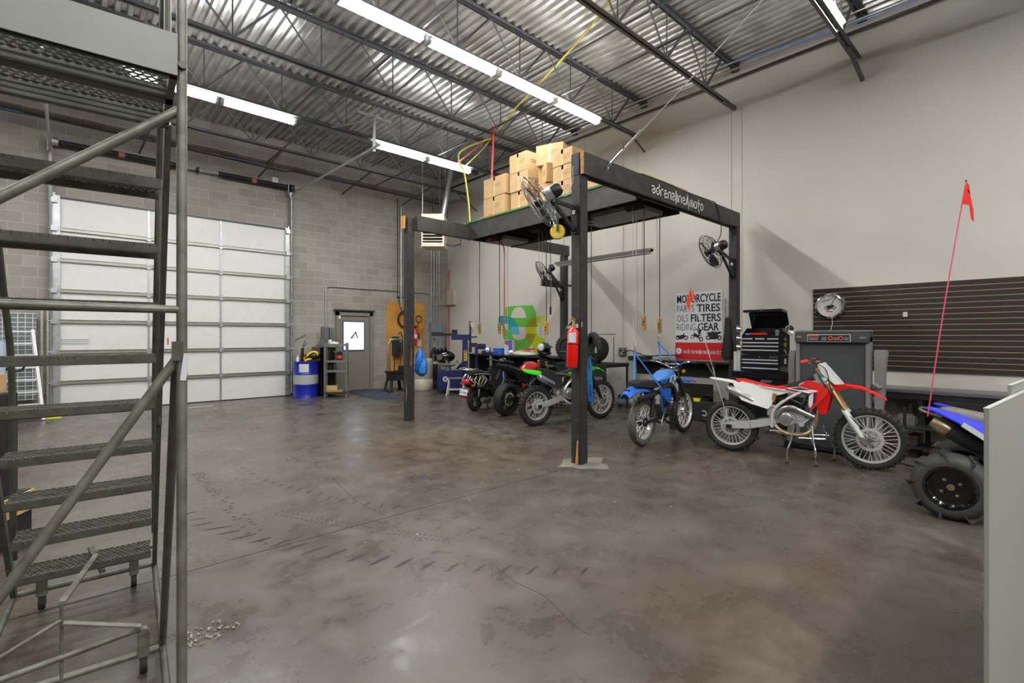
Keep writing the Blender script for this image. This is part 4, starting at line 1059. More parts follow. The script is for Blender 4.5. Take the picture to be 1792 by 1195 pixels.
# ------------------------------------------------------------------ rolling safety ladder
LW, RISE, RUN = .61, .236, .152
ld = thing('rolling_ladder', 'grey steel rolling warehouse ladder with grated steps at the left', 'ladder', (.398, 3.679, 0), -math.radians(4.39))
def grate(x0, x1, y0, y1, z, nx, ny, t=.0035, h=.012):
    b = B()
    for j in range(ny + 1):
        y = y0 + (y1 - y0) * j / ny
        pts = [(x0 + (x1 - x0) * i / (nx * 2), y + (.5 * (y1 - y0) / ny) * (.5 if (i + j) % 2 else -.5) * .9, z) for i in range(nx * 2 + 1)]
        for a, c in zip(pts[:-1], pts[1:]): b.beam(a, c, t, h)
    return b
step0 = None
for n in range(1, 10):
    y = -(n - 1) * RUN; z = n * RISE
    if step0 is None:
        st = mk('step', B().bb(-LW + .02, -.02, -.10, -.096, -.04, 0).bb(-LW + .02, -.02, .096, .10, -.04, 0).bb(-LW + .02, -.02, -.10, -.085, -.04, -.036).bb(-LW + .02, -.02, .085, .1, -.04, -.036), 'ladder', ld)
        gr = mk('step_grating', grate(-LW + .025, -.025, -.095, .095, -.006, 22, 7), 'ladderlite', st)
        step0 = (st, gr)
    else:
        st = step0[0].copy(); COL.objects.link(st); gr = step0[1].copy(); COL.objects.link(gr); gr.parent = st
    st.location = (0, y, z)
# stringers
ytop = -8.9 * RUN; ztop = 9.9 * RISE
for x in (-LW, 0):
    mk('stringer', B().beam((x, .03, .10), (x, ytop, ztop), .022, .05, up=(0, 1, .2)), 'ladder', ld)
# platform
PY0, PY1 = -1.84, -1.39; PZ = 2.36
pfm = mk('platform', B().bb(-LW, 0, PY1 - .03, PY1, PZ - .06, PZ).bb(-LW, 0, PY0, PY0 + .012, PZ - .05, PZ).bb(-LW, 0, -1.66, -1.655, PZ - .05, PZ - .006).bb(-LW, 0, -1.66, -1.61, PZ - .05, PZ - .046).bb(-LW, -LW + .02, PY0, PY1, PZ - .05, PZ).bb(-.02, 0, PY0, PY1, PZ - .05, PZ), 'ladder', ld)
mk('platform_grating', grate(-LW + .01, -.01, PY0 + .01, PY1 - .01, PZ - .003, 24, 18, .003, .006), 'ladder', pfm)
mk('toe_board', B().bb(-LW, -.0, PY0 - .022, PY0 - .016, PZ - .05, PZ + .078), 'kick', ld)
# posts and guard rail
for x in (-LW, .012):
    mk('rear_post', B().tube([(x, PY0, 0), (x, PY0, 3.35)], .0145, 12), 'ladderlite', ld)
mk('guard_rail', B().tube([(-LW, PY0, 3.35), (0.012, PY0, 3.35)], .0145, 10).tube([(-LW, PY0, 2.9), (0.012, PY0, 2.9)], .0145, 10), 'ladderlite', ld)
mk('tube_stub', B().tube([(.012, PY0 - .03, 2.345), (.012, PY0 + .02, 2.345)], .012, 12), 'ladder', ld)
for x in (-LW, 0.0):
    mk('side_rail', B().tube([(x, PY0, 3.35), (x, -1.35, 3.35), (x, -1.15, 3.2), (x, -.25, 1.72), (x, -.06, 1.38), (x, .0, .9), (x, .0, .5), (x, .03, .30)], .0145, 8, 5), 'ladder', ld)
    mk('side_post', B().tube([(x, -1.34, PZ), (x, -1.34, 3.34)], .0125, 8), 'ladder', ld); mk('side_post', B().tube([(x, -.6, 1.05), (x, -.62, 2.3)], .0125, 8), 'ladder', ld)
    mk('side_brace', B().tube([(x, PY0, 1.45), (x, -.95, .09)], .0145, 10), 'ladder', ld)
    mk('base_side', B().tube([(x, .05, .1), (x, -.95, .09), (x, PY0, .06)], .0145, 10), 'ladder', ld)
mk('back_brace', B().tube([(0.012, PY0 + .01, 2.22), (-LW, PY0 + .01, 1.68)], .0145, 10), 'ladderlite', ld)
mk('back_brace', B().tube([(0.012, PY0 + .01, 1.45), (-LW, PY0 + .01, .455)], .0145, 10), 'ladderlite', ld)
mk('cross_bar', B().tube([(0.012, PY0, 1.585), (-LW, PY0, 1.59)], .0125, 10), 'ladderlite', ld)
mk('joint_plate', B().box((.0, PY0 - .014, 1.455), (.03, .006, .06)), 'ladder', ld)
mk('cross_tube', B().tube([(-LW, .03, .105), (0, .03, .105)], .014, 10).tube([(-LW, .03, .215), (0, .03, .215)], .0125, 10), 'ladderlite', ld)
mk('cross_tube', B().tube([(-LW, -.95, .085), (0, -.95, .085)], .0145, 10), 'ladderlite', ld)
mk('lock_bar', B().tube([(-LW - .1, -.97, .145), (-.08, -.97, .205)], .0125, 10), 'ladderlite', ld)
mk('pedal_linkage', B().cyl((-.34, -.96, .05), (-.34, -.96, .40), .006).beam((-.34, -.96, .40), (-.27, -.05, .26), .025, .012).beam((-.335, -.97, .32), (-.08, -.99, .225), .03, .008).tube([(-.34, -.96, .33), (-.56, -.98, .235)], .008, 8).beam((-.30, .05, .28), (-.24, -.02, .14), .03, .01), 'ladderlite', ld)
for x, y in ((-.10, .02), (-.50, .02), (-.07, -.96)):
    cs = mk('caster', B().box((x, y, .13), (.045, .04, .11)).cyl((x, y - .02, .18), (x, y + .02, .18), .022), 'ladderlite', ld, bevel=.004)
    mk('wheel', B().lathe([(.01, -.014), (.035, -.014), (.038, 0), (.035, .014), (.01, .014)], (x, y, .04), (1, 0, 0), 16), 'matteblack', cs)
mk('warning_label', B().box((.019, PY0 - .0165, 1.405), (.016, .002, .085), ry=.12), 'paper', ld)
mk('red_sticker', B().box((.012, -1.12, 1.48), (.004, .02, .03)), 'redglow', ld)
text('marker_writing', "Becky's  Ladder", .034, 'black', frame_mtx((-.425, -6 * RUN - .1015, 7 * RISE - .033), (1, 0, 0), (0, 0, 1)), ld, .0004, 0)

# ------------------------------------------------------------------ pale stepped cabinet at the right edge
ca = 52.1
def camw(x, z):   # lay-out note: x metres right of and z metres ahead of the viewpoint on the floor plan
    a = math.radians(42.27); return (z * math.sin(a) + x * math.cos(a), z * math.cos(a) - x * math.sin(a))
E1 = Vector((.997, -.0765, 0)); E2 = Vector((-.0765, -.997, 0))
p0 = camw(1.51, 1.57)
cb = thing('partition_panel', 'tall pale grey-green stepped partition panel cut by the right edge', 'partition', (p0[0], p0[1], 0), -math.radians(4.39))
mk('front_panel', B().bb(0, 1.2, -.012, 0, 0, 1.268), 'cabinet', cb, bevel=.002)
mk('front_edge_trim', B().bb(0, 1.2, -.013, .001, 1.268, 1.272), 'cabedge', cb)
mk('rear_panel', B().bb(.60, 1.6, .006, .018, 0, 1.304), 'cabinet', cb, bevel=.002)
mk('rear_edge_trim', B().bb(.60, 1.6, .005, .019, 1.304, 1.308), 'cabedge', cb)
# ------------------------------------------------------------------ things at the left, seen through the ladder
gw = thing('wire_grid_panel', 'white gridwall display panel leaning on the block wall', 'display panel', (-.62, 12.95, 0))
for i in range(10): mk('vertical_wire', B().beam((-.75 + i * .1, 0, .3), (-.75 + i * .1, 0, 1.95), .02, .012), 'offwhite', gw)
for i in range(20): mk('horizontal_wire', B().cyl((-.78, -.01, .32 + i * .085), (.2, -.01, .32 + i * .085), .006, n=5), 'white', gw)
mk('dark_backing', B().bb(-.8, .2, .03, .04, .3, 1.95), 'panelgrey', gw)
wl = thing('aluminium_ladder', 'white ladder leaning against the gridwall panel', 'ladder', (-.45, 12.2, 0))
for x0, x1 in ((-.42, -.30), (.14, -.02)):
    mk('rail', B().beam((x0, -.0, 0), (x1, .5, 1.62), .045, .08), 'white', wl)
for k in range(8):
    t = .04 + k * .135
    mk('rung', B().beam((-.41 + .1 * t, .5 * t, 1.62 * t), (.13 - .15 * t, .5 * t, 1.62 * t), .045, .028), 'white', wl)
tag(mk('metal_tubes', B().bb(-.28, -.25, 12.95, 13.0, 0, 2.0).bb(-.36, -.33, 12.9, 12.95, 0, 2.05), 'alu'), 'tall metal tubes standing beside the garage door track', 'tubes')
tag(mk('yellow_strip', B().bb(-.28, -.06, 12.3, 12.4, 0, .02), 'stickyellow'), 'bright yellow strip lying at the foot of the white ladder', 'strip')
tag(mk('plastic_tote', B().bb(-1.1, -.72, 11.2, 11.6, .88, 1.42), 'plasticbin', bevel=.02), 'pale blue-grey plastic tote at the left edge', 'tote')
tag(mk('tote_table', B().bb(-1.6, -.74, 11.1, 11.7, .84, .88).bb(-.8, -.76, 11.15, 11.2, 0, .84).bb(-.8, -.76, 11.6, 11.65, 0, .84), 'darksteel'), 'dark table carrying the pale tote', 'table')
tag(mk('coiled_cord', B().torus((-.62, 11.3, 1.05), (0, 1, .2), .12, .015, 20, 6).torus((-.6, 11.27, 1.02), (0, 1, .1), .09, .012, 20, 6), 'darksteel'), 'dark cord coil hanging by the white ladder', 'cord')
# black cabinet with boards
bk = thing('crate', 'black upright crate on a wood edged black base, left of the rolling ladder', 'crate', (-.36, 4.85, 0), -math.radians(28))
mk('base', B().bb(-.7, 0, 0, .36, 0, .36), 'matteblack', bk, bevel=.005)
mk('wood_band', B().bb(-.705, .005, -.01, .0, .21, .355).bb(.0, .01, -.01, .37, .21, .355), 'plyedge', bk)
mk('upper_body', B().bb(-.6, -.05, .02, .3, .36, 1.09), 'matteblack', bk, bevel=.005)
tag(mk('cardboard_box', B().bb(-.55, -.10, .03, .27, 0, .14), 'card', bevel=.004, loc=(-.36, 4.85, 1.091), rot=(0, 0, -math.radians(28))), 'tan cardboard box on top of the black crate at the left', 'box')
b = B()
for k in range(5): b.sph((-.05 + .09 * k, 12.7 - .04 * (k % 2), .02), (.045, .03, .015), 8, 4)
tag(mk('plastic_wrap', b, 'mirror'), 'shiny scraps of film at the left foot of the garage door', 'litter', kind='stuff')
tag(mk('floor_strip', B().bb(1.9, 2.35, 12.2, 12.215, 0, .006), 'white'), 'white stick lying before the garage door', 'stick')

# ------------------------------------------------------------------ wall graphic
gr = thing('letter_graphic', 'green, teal and yellow letter e graphic painted on the wall', 'wall graphic', (9.1, 9.76, 1.0))
def wpoly(name, pts, m, d, holes=None):
    b = B(); b.prism([(-d, -(p[0]), p[1]) for p in pts], (.0015, 0, 0)); return mk(name, b, m, gr)
def arc(cx, cy, rx, ry, a0, a1, n=14): return [(cx + rx * math.cos(math.radians(a0 + (a1 - a0) * i / n)), cy + ry * math.sin(math.radians(a0 + (a1 - a0) * i / n))) for i in range(n + 1)]
# horizontal axis runs right along the wall, in metres
wpoly('green_letter', [(-0.51, 1.34), (0.57, 1.33), (0.68, 1.12), (0.71, 0.94), (0.71, 0.76), (0.64, 0.53), (0.54, 0.33), (0.3, 0.03), (-0.37, 0.01), (-0.49, 0.2), (-0.61, 0.47), (-0.66, 0.7), (-0.63, 0.94), (-0.61, 1.15)], 'muralgreen', .002)
wpoly('counter_top', [(-0.3, 1.02), (-0.23, 1.19), (-0.13, 1.28), (0.02, 1.31), (0.15, 1.29), (0.25, 1.19), (0.33, 1.0)], 'wallpaint', .004)
wpoly('counter_bottom', [(-0.3, 0.77), (0.3, 0.76), (0.3, 0.57), (0.27, 0.47), (0.17, 0.42), (0.02, 0.4), (-0.14, 0.44), (-0.23, 0.53), (-0.29, 0.61)], 'wallpaint', .0035)
wpoly('teal_arc', [(-0.82, 1.04), (-0.7, 1.09), (-0.43, 1.08), (-0.25, 1.02), (-0.12, 0.93), (-0.02, 0.82), (0.04, 0.69), (0.05, 0.56), (-0.28, 0.56), (-0.33, 0.69), (-0.41, 0.77), (-0.51, 0.81), (-0.67, 0.82), (-0.82, 0.8)], 'muralteal', .005)
wpoly('sky_patch', [(-0.3, 0.77), (0.02, 0.77), (0.05, 0.68), (0.05, 0.56), (-0.27, 0.56), (-0.3, 0.67)], 'muralsky', .007)
wpoly('yellow_ring', [(1.0, 1.04), (0.8, 1.04), (0.59, 1.0), (0.45, 0.93), (0.35, 0.81), (0.3, 0.66), (0.3, 0.47), (0.37, 0.37), (0.52, 0.29), (0.59, 0.2), (0.66, 0.04), (1.0, 0.04)], 'muralyellow', .006)
wpoly('olive_patch', [(0.7, 1.02), (0.59, 1.0), (0.45, 0.93), (0.36, 0.84), (0.33, 0.76), (0.71, 0.76), (0.71, 0.93)], 'muralolive', .008)
wpoly('olive_patch', [(0.35, 0.58), (0.68, 0.57), (0.64, 0.47), (0.55, 0.33), (0.46, 0.29), (0.35, 0.4), (0.3, 0.47)], 'muralolive', .008)
wpoly('counter_right', [(0.73, 0.75), (0.8, 0.78), (1.0, 0.78), (1.0, 0.46), (0.84, 0.48), (0.75, 0.56), (0.71, 0.66)], 'wallpaint', .009)

# ------------------------------------------------------------------ workbench with its load under the graphic
wb = thing('workbench', 'black workbench with open cubbies below the wall graphic', 'workbench', (8.5, 9.0, 0))
WY0, WY1 = -1.75, 1.75
mk('worktop', B().bb(-.35, .4, WY0, WY1, 1.0, 1.04), 'darksteel', wb, bevel=.004)
for y in (WY0, -1.15, -.55, .1, .75, WY1 - .03): mk('divider', B().bb(-.32, .38, y, y + .03, .08, 1.0), 'matteblack', wb)
mk('lower_shelf', B().bb(-.32, .38, WY0, WY1, .5, .53), 'matteblack', wb)
mk('bottom_shelf', B().bb(-.32, .38, WY0, WY1, .08, .1), 'matteblack', wb)
for y in (WY0 + .05, -.6, .6, WY1 - .1):
    for x in (-.3, .3): mk('leg', B().bb(x, x + .06, y, y + .05, 0, .09), 'matteblack', wb)
cs = thing('parts_carton', 'blue and red printed carton standing on the workbench', 'box', (8.35, 9.28, 1.04), .1)
mk('carton_body', B().bb(-.05, .05, -.14, .14, 0, .38), 'paper', cs, bevel=.003)
mk('print', B().bb(-.053, -.05, -.13, -.02, .0, .37).prism([(-.054, -.12, .2), (-.054, .12, .28), (-.054, .12, .36), (-.054, -.12, .36)], (.002, 0, 0)), 'blue', cs)
mk('red_print', B().prism([(-.056, -.1, .22), (-.056, .1, .29), (-.056, .1, .34), (-.056, -.1, .27)], (.002, 0, 0)), 'redglow', cs)
tag(mk('blue_carton', B().bb(8.2, 8.35, 9.45, 9.75, 1.04, 1.2), 'blue', bevel=.003), 'small dark blue box lying on the workbench left of the printed carton', 'box')
hm = thing('motorcycle_helmet', 'black motocross helmet with white markings on the workbench', 'helmet', (8.3, 8.02, 1.04), -.4)
mk('shell', B().sph((0, 0, .17), (.17, .15, .16), 22, 12), 'gloss', hm)
mk('peak', B().prism([(-.05, -.1, .3), (-.02, .1, .3), (.0, .14, .25), (-.0, -.3, .2), (-.09, -.3, .19)], (.12, 0, .01)), 'black', hm, bevel=.004)
mk('chin_bar', B().tube([(-.1, -.06, .1), (-.06, -.2, .07), (.06, -.2, .07), (.1, -.06, .1)], .035, 8, 4), 'black', hm)
mk('marking', B().sph((-.05, -.02, .19), (.125, .13, .12), 10, 6).sph((-.1, -.07, .16), (.06, .08, .05), 8, 5), 'paper', hm)
tag(mk('rag_pile', B().sph((8.25, 8.55, 1.07), (.2, .28, .06), 14, 6).sph((8.2, 8.75, 1.08), (.12, .2, .07)), 'offwhite'), 'rumpled pale rags lying on the workbench left of the helmet', 'rags')
tag(mk('leather_pouch', B().sph((8.4, 8.85, 1.12), (.12, .25, .06)), 'tan'), 'tan pouch on the workbench behind the rags', 'pouch')
tag(mk('red_tool', B().beam((8.4, 8.85, 1.17), (8.45, 8.5, 1.2), .06, .04), 'red'), 'red handled tool on the workbench', 'tool')
tag(mk('spray_can', B().lathe([(0, 0), (.035, 0), (.035, .17), (.02, .2), (.02, .23), (0, .23)], (8.4, 7.62, 1.04), n=14), 'matteblack'), 'black spray can on the workbench right of the helmet', 'can')
tag(mk('clear_jug', B().lathe([(0, 0), (.07, 0), (.07, .3), (.065, .31), (.065, .02), (0, .02)], (8.55, 7.52, 1.04), n=14), 'muralolive'), 'tall yellowish cup on the workbench before the wall graphic', 'cup')
tag(mk('glove_pile', B().sph((8.35, 7.38, 1.08), (.14, .16, .07)).sph((8.3, 7.45, 1.12), (.08, .07, .06)), 'jacket'), 'dark gloves piled at the right end of the workbench', 'gloves')
tag(mk('tool_pile', B().box((8.25, 9.95, 1.07), (.2, .4, .05), .2).cyl((8.2, 9.9, 1.12), (8.3, 10.3, 1.1), .03).beam((8.2, 9.6, 1.08), (8.3, 10.25, 1.1), .02, .02), 'navy'), 'heap of blue handled tools at the left end of the workbench', 'tools')
b = B(); r = random.Random(2)
for k in range(6): b.sph((8.35, 8.2 + k * .35, .62), (.15, .12, .12), 10, 6)
tag(mk('cubby_bags', b, 'jacket'), 'dark bags stuffed into the workbench cubbies', 'bags', kind='stuff')

# table with tyres behind the green bike
tb = thing('side_table', 'black table with thin legs behind the green dirt bike', 'table', (8.25, 6.55, 0))
mk('tabletop', B().bb(-.4, .4, -.65, .7, .88, .95), 'matteblack', tb, bevel=.004)
mk('apron', B().bb(-.39, -.36, -.63, .68, .70, .88), 'matteblack', tb)
for x in (-.37, .37):
    for y in (-.62, -.02, .66): mk('leg', B().bb(x - .015, x + .015, y - .015, y + .015, 0, .88), 'matteblack', tb)
def tyre(label, c, ax, R, wd, m='rubber', knob=0, name='spare_tyre'):
    prof = [(R - wd * .9, -wd * .28), (R - wd * .75, -wd * .48), (R - wd * .35, -wd * .5), (R - wd * .08, -wd * .34), (R, 0), (R - wd * .08, wd * .34), (R - wd * .35, wd * .5), (R - wd * .75, wd * .48), (R - wd * .9, wd * .28), (R - wd * .8, wd * .2), (R - wd * .3, wd * .36), (R - wd * .15, 0), (R - wd * .3, -wd * .36), (R - wd * .8, -wd * .2)]
    b = B().lathe(prof, (0, 0, 0), ax, 40, closed=True)
    if knob:
        u, v, a_ = basis(ax)
        for k in range(knob):
            a = 2 * PI * k / knob; d = u * math.cos(a) + v * math.sin(a); e = a_.cross(d)
            for s in (-1, 1):
                p = d * (R - wd * .05) + a_ * s * wd * .3
                b.beam(p - e * .012, p + e * .012, wd * .2, .03, up=d)
    return tag(mk(name, b, m, loc=c), label, 'tyre')
tyre('bare motorcycle tyre leaning upright behind the green bike, the ring seen open', (8.0, 6.28, 1.275), (.84, -.5, .16), .325, .12)
tyre('fat black tyre lying behind the open ring tyre', (8.35, 6.5, 1.23), (.25, .9, .1), .28, .2)
tyre('knobbly tyre leaning right of the dark jacket', (8.22, 7.15, 1.26), (.75, .6, 0), .31, .13, 'rubber', 30)
b = B(); rings = []
for j in range(10):
    t = j / 9; z = 1.06 + .62 * t
    R = .2 * (1 - .45 * t) + .02 * math.sin(j * 2.1)
    rings.append([(8.42 + R * .6 * (1 + .12 * math.sin(6 * a + j)) * math.cos(a), 7.42 + R * (1 + .1 * math.sin(7 * a)) * math.sin(a) - .06 * t, z) for a in [2 * PI * i / 28 for i in range(28)]])
b.loft(rings)
tag(mk('rain_jacket', b, 'jacket', ang=30), 'dark blue-grey jacket draped between the workbench and the tyres', 'jacket')
tag(mk('wire_rack', B().cyl((8.6, 6.2, 1.55), (8.6, 7.0, 1.55), .008).cyl((8.6, 6.25, 1.5), (8.6, 6.25, .95), .008).cyl((8.6, 6.75, 1.4), (8.35, 6.8, 1.42), .008), 'darksteel'), 'thin black rack behind the leaning tyres', 'rack')

# ------------------------------------------------------------------ wall shelf with white brackets behind the blue bike
ws = thing('bracket_shelf', 'long black wall shelf on white triangular brackets', 'shelf', (9.1, 5.0, 0))
mk('shelf_board', B().bb(-.34, 0, -1.05, 1.0, 1.0, 1.03), 'darksteel', ws, bevel=.003)
mk('back_board', B().bb(-.03, 0, -1.05, 1.0, .72, 1.0), 'matteblack', ws)
for y in (.12, -.72):
    mk('bracket', B().beam((-.05, y, 1.0), (-.05, y, .74), .03, .02).beam((-.07, y, .76), (-.31, y, .99), .02, .025).beam((-.33, y, .99), (-.03, y, .99), .025, .02), 'offwhite', ws)
tag(mk('black_case', B().bb(8.82, 9.05, 5.6, 6.05, 1.03, 1.09), 'matteblack', bevel=.004), 'flat black case on the wall shelf left of the shop sign', 'case')
tv = thing('monitor', 'black flat monitor standing on the floor under the wall shelf', 'monitor', (8.85, 4.55, .26), .1)
mk('screen', B().bb(-.02, .02, -.33, .33, .0, .35), 'gloss', tv, bevel=.005)
mk('bezel_label', B().bb(-.022, -.02, -.05, .05, .015, .025), 'steel', tv)
cv = tag(mk('black_case', B().bb(8.55, 8.95, 4.2, 4.75, 0, .26), 'matteblack', bevel=.015), 'black storage case under the monitor', 'case')
cs = thing('storage_crate', 'black plastic storage crate with white stickers right of the monitor', 'crate', (8.5, 4.15, 0))
mk('body', B().bb(-.18, .18, -.16, .2, 0, .32), 'matteblack', cs, bevel=.01)
mk('sticker', B().bb(-.182, -.18, -.08, .0, .1, .12).bb(-.182, -.18, -.08, -.06, .1, .2).bb(-.182, -.18, -.08, .0, .18, .2), 'paper', cs)
tag(mk('lime_strap', B().box((8.55, 4.38, .345), (.12, .14, .05), .3), 'stickyellow'), 'lime yellow strap bundle on the black crate', 'strap')
ac = thing('air_compressor', 'small green compressor on the floor behind the front post', 'compressor', (8.75, 6.05, 0), .2)
mk('tank', B().lathe([(0, -.2), (.07, -.19), (.09, -.15), (.09, .15), (.07, .19), (0, .2)], (0, 0, .13), (0, 1, 0), 18), 'panelgrey', ac)
mk('motor', B().box((0, -.03, .26), (.14, .18, .12)).cyl((-.06, .1, .22), (.1, .1, .22), .06), 'darksteel', ac, bevel=.008)
mk('foot', B().bb(-.08, .08, -.15, -.12, 0, .05).bb(-.08, .08, .12, .15, 0, .05), 'darksteel', ac)

# ------------------------------------------------------------------ shop sign
SGX = 9.09
sg = thing('shop_sign', 'white and red shop poster listing motorcycle parts, tires and oils', 'sign', (SGX, 5.10, 1.05))
mk('sheet', B().bb(0, .006, -.96, 0, 0, 1.32), 'postwhite', sg)
mk('red_band', B().bb(-.001, .0, -.96, 0, 0, .335), 'postred', sg)
def st(body, size, x, z, w, m='ink', off=0.0):
    mt = frame_mtx((0, 0, 0), (0, -1, 0), (0, 0, 1))
    o = text('lettering', body, size, m, mt, sg, .0006, off)
    xs = [v.co.y for v in o.data.vertices]; wd = max(xs) - min(xs); k = w / wd; mx = max(xs)
    for v in o.data.vertices: v.co.y = (v.co.y - mx) * k - x; v.co.z += z; v.co.x -= .0025
    return o
st('MOTORCYCLE', .215, .035, 1.125, .89, off=.0045)
st('PARTS', .20, .035, .935, .36, off=-.003); st('TIRES', .205, .455, .935, .46, off=.0045)
st('OILS', .20, .035, .745, .235, off=-.003); st('FILTERS', .205, .33, .745, .60, off=.0045)
st('RIDING', .20, .035, .57, .395, off=-.003); st('GEAR', .205, .475, .57, .42, off=.0045)
wm = wordmark(B(), .76, .26); wm.xf(frame_mtx((-.0025, -.185, .125), (0, -1, 0), (0, 0, 1))); mk('wordmark', wm, 'white', sg)
mk('arrow_disc', B().lathe([(0, .003), (.062, .003)], (0, -.075, .165), (-1, 0, 0), 24), 'postwhite', sg)
mk('arrow', B().bb(-.005, -.004, -.10, -.05, .162, .168).beam((-.0045, -.05, .165), (-.0045, -.07, .18), .001, .005).beam((-.0045, -.05, .165), (-.0045, -.07, .15), .001, .005), 'ink', sg)
def silh(y, kind):
    b = B(); z = .43
    def ring(cy, cz, R, r): b.torus((-.003, -cy, cz), (1, 0, 0), R, r, 20, 4, .1)
    def pol(pts): b.prism([(-.003, -(y + p[0]), z + p[1]) for p in pts], (.0015, 0, 0))
    if kind == 0:
        ring(y + .05, z, .034, .009); ring(y + .225, z, .034, .009)
        pol([(.0, .03), (.05, .05), (.09, .04), (.13, .06), (.165, .055), (.17, .1), (.18, .1), (.19, .06), (.23, .005), (.19, .02), (.15, -.03), (.07, -.03), (.05, .0)])
    elif kind == 1:
        ring(y + .03, z + .02, .034, .006); ring(y + .205, z - .03, .034, .009)
        pol([(.03, .03), (.06, .07), (.06, .11), (.08, .09), (.13, .06), (.22, .045), (.16, .02), (.2, -.03), (.14, -.005), (.1, .01)])
        pol([(.15, .06), (.14, .13), (.19, .16), (.205, .12), (.2, .08), (.21, .07)]); pol([(.1, .17), (.15, .12), (.17, .14), (.11, .18)])
    else:
        ring(y + .05, z, .034, .01); ring(y + .27, z, .034, .01)
        pol([(.03, .07), (.05, .12), (.08, .1), (.13, .12), (.2, .11), (.3, .12), (.3, .09), (.24, .06), (.27, .0), (.2, -.03), (.09, -.03), (.07, .03)])
    mk('motorcycle_silhouette', b, 'ink', sg)
silh(.005, 0); silh(.335, 1); silh(.63, 2)

# ------------------------------------------------------------------ slat wall, clock, bench below it
sw = thing('slat_wall', 'black slat wall panel with tan grooves on the painted wall', 'slat wall', (9.1, 2.63, .99))
for i in range(17):
    z0 = i * .0757
    mk('slat', B().bb(-.025, 0, -4.1, 0, z0 + .006, z0 + .0697), 'slat', sw)
mk('groove_backing', B().bb(-.020, 0, -4.1, 0, 0, 17 * .0757), 'slatgroove', sw)
mk('hook', B().bb(-.05, -.02, -1.22, -1.17, .8, .87), 'offwhite', sw)
ck = thing('round_clock', 'round chrome rimmed wall clock with a script logo hung on the slat wall', 'clock', (9.07, 2.38, 1.99))
mk('rim', B().lathe([(.17, .0), (.205, .0), (.215, .04), (.20, .07), (.175, .075), (.165, .05)], (0, 0, 0), (-1, 0, 0), 40, closed=True), 'chrome', ck)
mk('face', B().lathe([(0, .05), (.17, .05), (.17, 0)], (0, 0, 0), (-1, 0, 0), 40), 'clockface', ck)
b = B()
for k in range(12):
    a = k * PI / 6; b.box((-.052, .145 * math.sin(a), .145 * math.cos(a)), (.002, .008, .014), rx=-a)
mk('hour_mark', b, 'ink', ck)
mk('minute_hand', B().beam((-.058, .0, -.03), (-.058, -.075, .12), .003, .008), 'ink', ck)
mk('hour_hand', B().beam((-.056, .0, 0), (-.056, .02, -.075), .003, .012), 'ink', ck)
text('dial_script', 'Motorcycle', .048, 'ink', frame_mtx((-.0525, .105, .055), (0, -.93, .36), (0, .36, .93)), ck, .0005, 0, 1, shear=.3)
text('dial_word', 'POWER', .026, 'redglow', frame_mtx((-.0525, .05, -.10), (0, -1, 0), (0, 0, 1)), ck, .0005, .0006)
silb = B(); z = 0
silb.torus((-.053, .045, -.03), (1, 0, 0), .022, .005, 16, 4, .1).torus((-.053, -.06, -.03), (1, 0, 0), .022, .005, 16, 4, .1)
silb.prism([(-.054, .05, -.02), (-.054, .03, .01), (-.054, -.02, .01), (-.054, -.05, .02), (-.054, -.06, -.01), (-.054, -.02, -.045), (-.054, .02, -.04)], (.002, 0, 0))
mk('dial_motorcycle', silb, 'darksteel', ck)
mk('power_cord', B().tube([(-.02, -.02, -.2), (-.03, -.03, -.28), (-.02, -.01, -.36), (-.02, 0, -.42)], .006, 6, 4), 'offwhite', ck)
bn = thing('long_bench', 'long dark steel bench along the wall under the slat wall', 'bench', (8.7, .2, 0))
mk('bench_top', B().bb(-.3, .4, -2.6, 1.75, .74, .78), 'steel', bn, bevel=.003)
mk('apron', B().bb(-.28, -.25, -2.6, 1.75, .66, .74), 'darksteel', bn)
for y in (-2.4, -.9, -.15, .95):
    for x in (-.27, .3): mk('leg', B().bb(x, x + .05, y, y + .05, 0, .74), 'darksteel', bn)
mk('divider', B().bb(-.27, .35, .05, .08, 0, .74), 'matteblack', bn)
sr = thing('steel_rack', 'low black wire rack under the bench behind the quad', 'rack', (7.75, .95, 0))
for x in (-.02, .35):
    for y in (-.3, .28): mk('post', B().bb(x - .015, x + .015, y - .015, y + .015, 0, .62), 'darksteel', sr)
for z in (.12, .36): mk('rack_shelf', B().bb(-.04, .37, -.32, .3, z, z + .015), 'darksteel', sr)
tag(mk('black_bin', B().bb(8.3, 8.65, .5, 1.0, .38, .66), 'matteblack', bevel=.01), 'black bin under the bench behind the quad', 'bin')
tag(mk('green_cap', B().box((8.28, .98, .52), (.03, .05, .04)), 'green'), 'small green cap on the black bin under the bench', 'cap')
tag(mk('metal_can', B().bb(7.95, 8.12, 1.17, 1.36, .26, .5), 'alu', bevel=.025), 'brushed metal can standing on the brown box', 'can')
wx = thing('wooden_box', 'dark brown box on the floor behind the front wheel of the red bike', 'box', (8.1, 1.35, 0))
mk('body', B().bb(-.25, .2, -.22, .2, 0, .22), 'brownbox', wx, bevel=.004)
mk('lid', B().bb(-.26, .21, -.23, .21, .22, .26), 'brownbox', wx, bevel=.004)
gp = thing('riding_gear', 'black chest protector lying under the bench', 'riding gear', (8.45, 1.55, .0))
mk('shell', B().tube([(0, .45, .02), (-.02, .5, .3), (0, .36, .52), (0, .16, .46), (0, .05, .3), (.0, .02, .05)], .07, 10, 5), 'matteblack', gp)
mk('padding', B().sph((.05, .25, .22), (.14, .2, .2)), 'jacket', gp)
mk('collar', B().torus((0, .12, .5), (.6, .5, .3), .09, .03, 18, 8), 'black', gp)
mk('accent', B().tube([(-.09, .42, .12), (-.11, .3, .08), (-.1, .1, .13)], .008, 6, 4), 'pendyellow', gp)
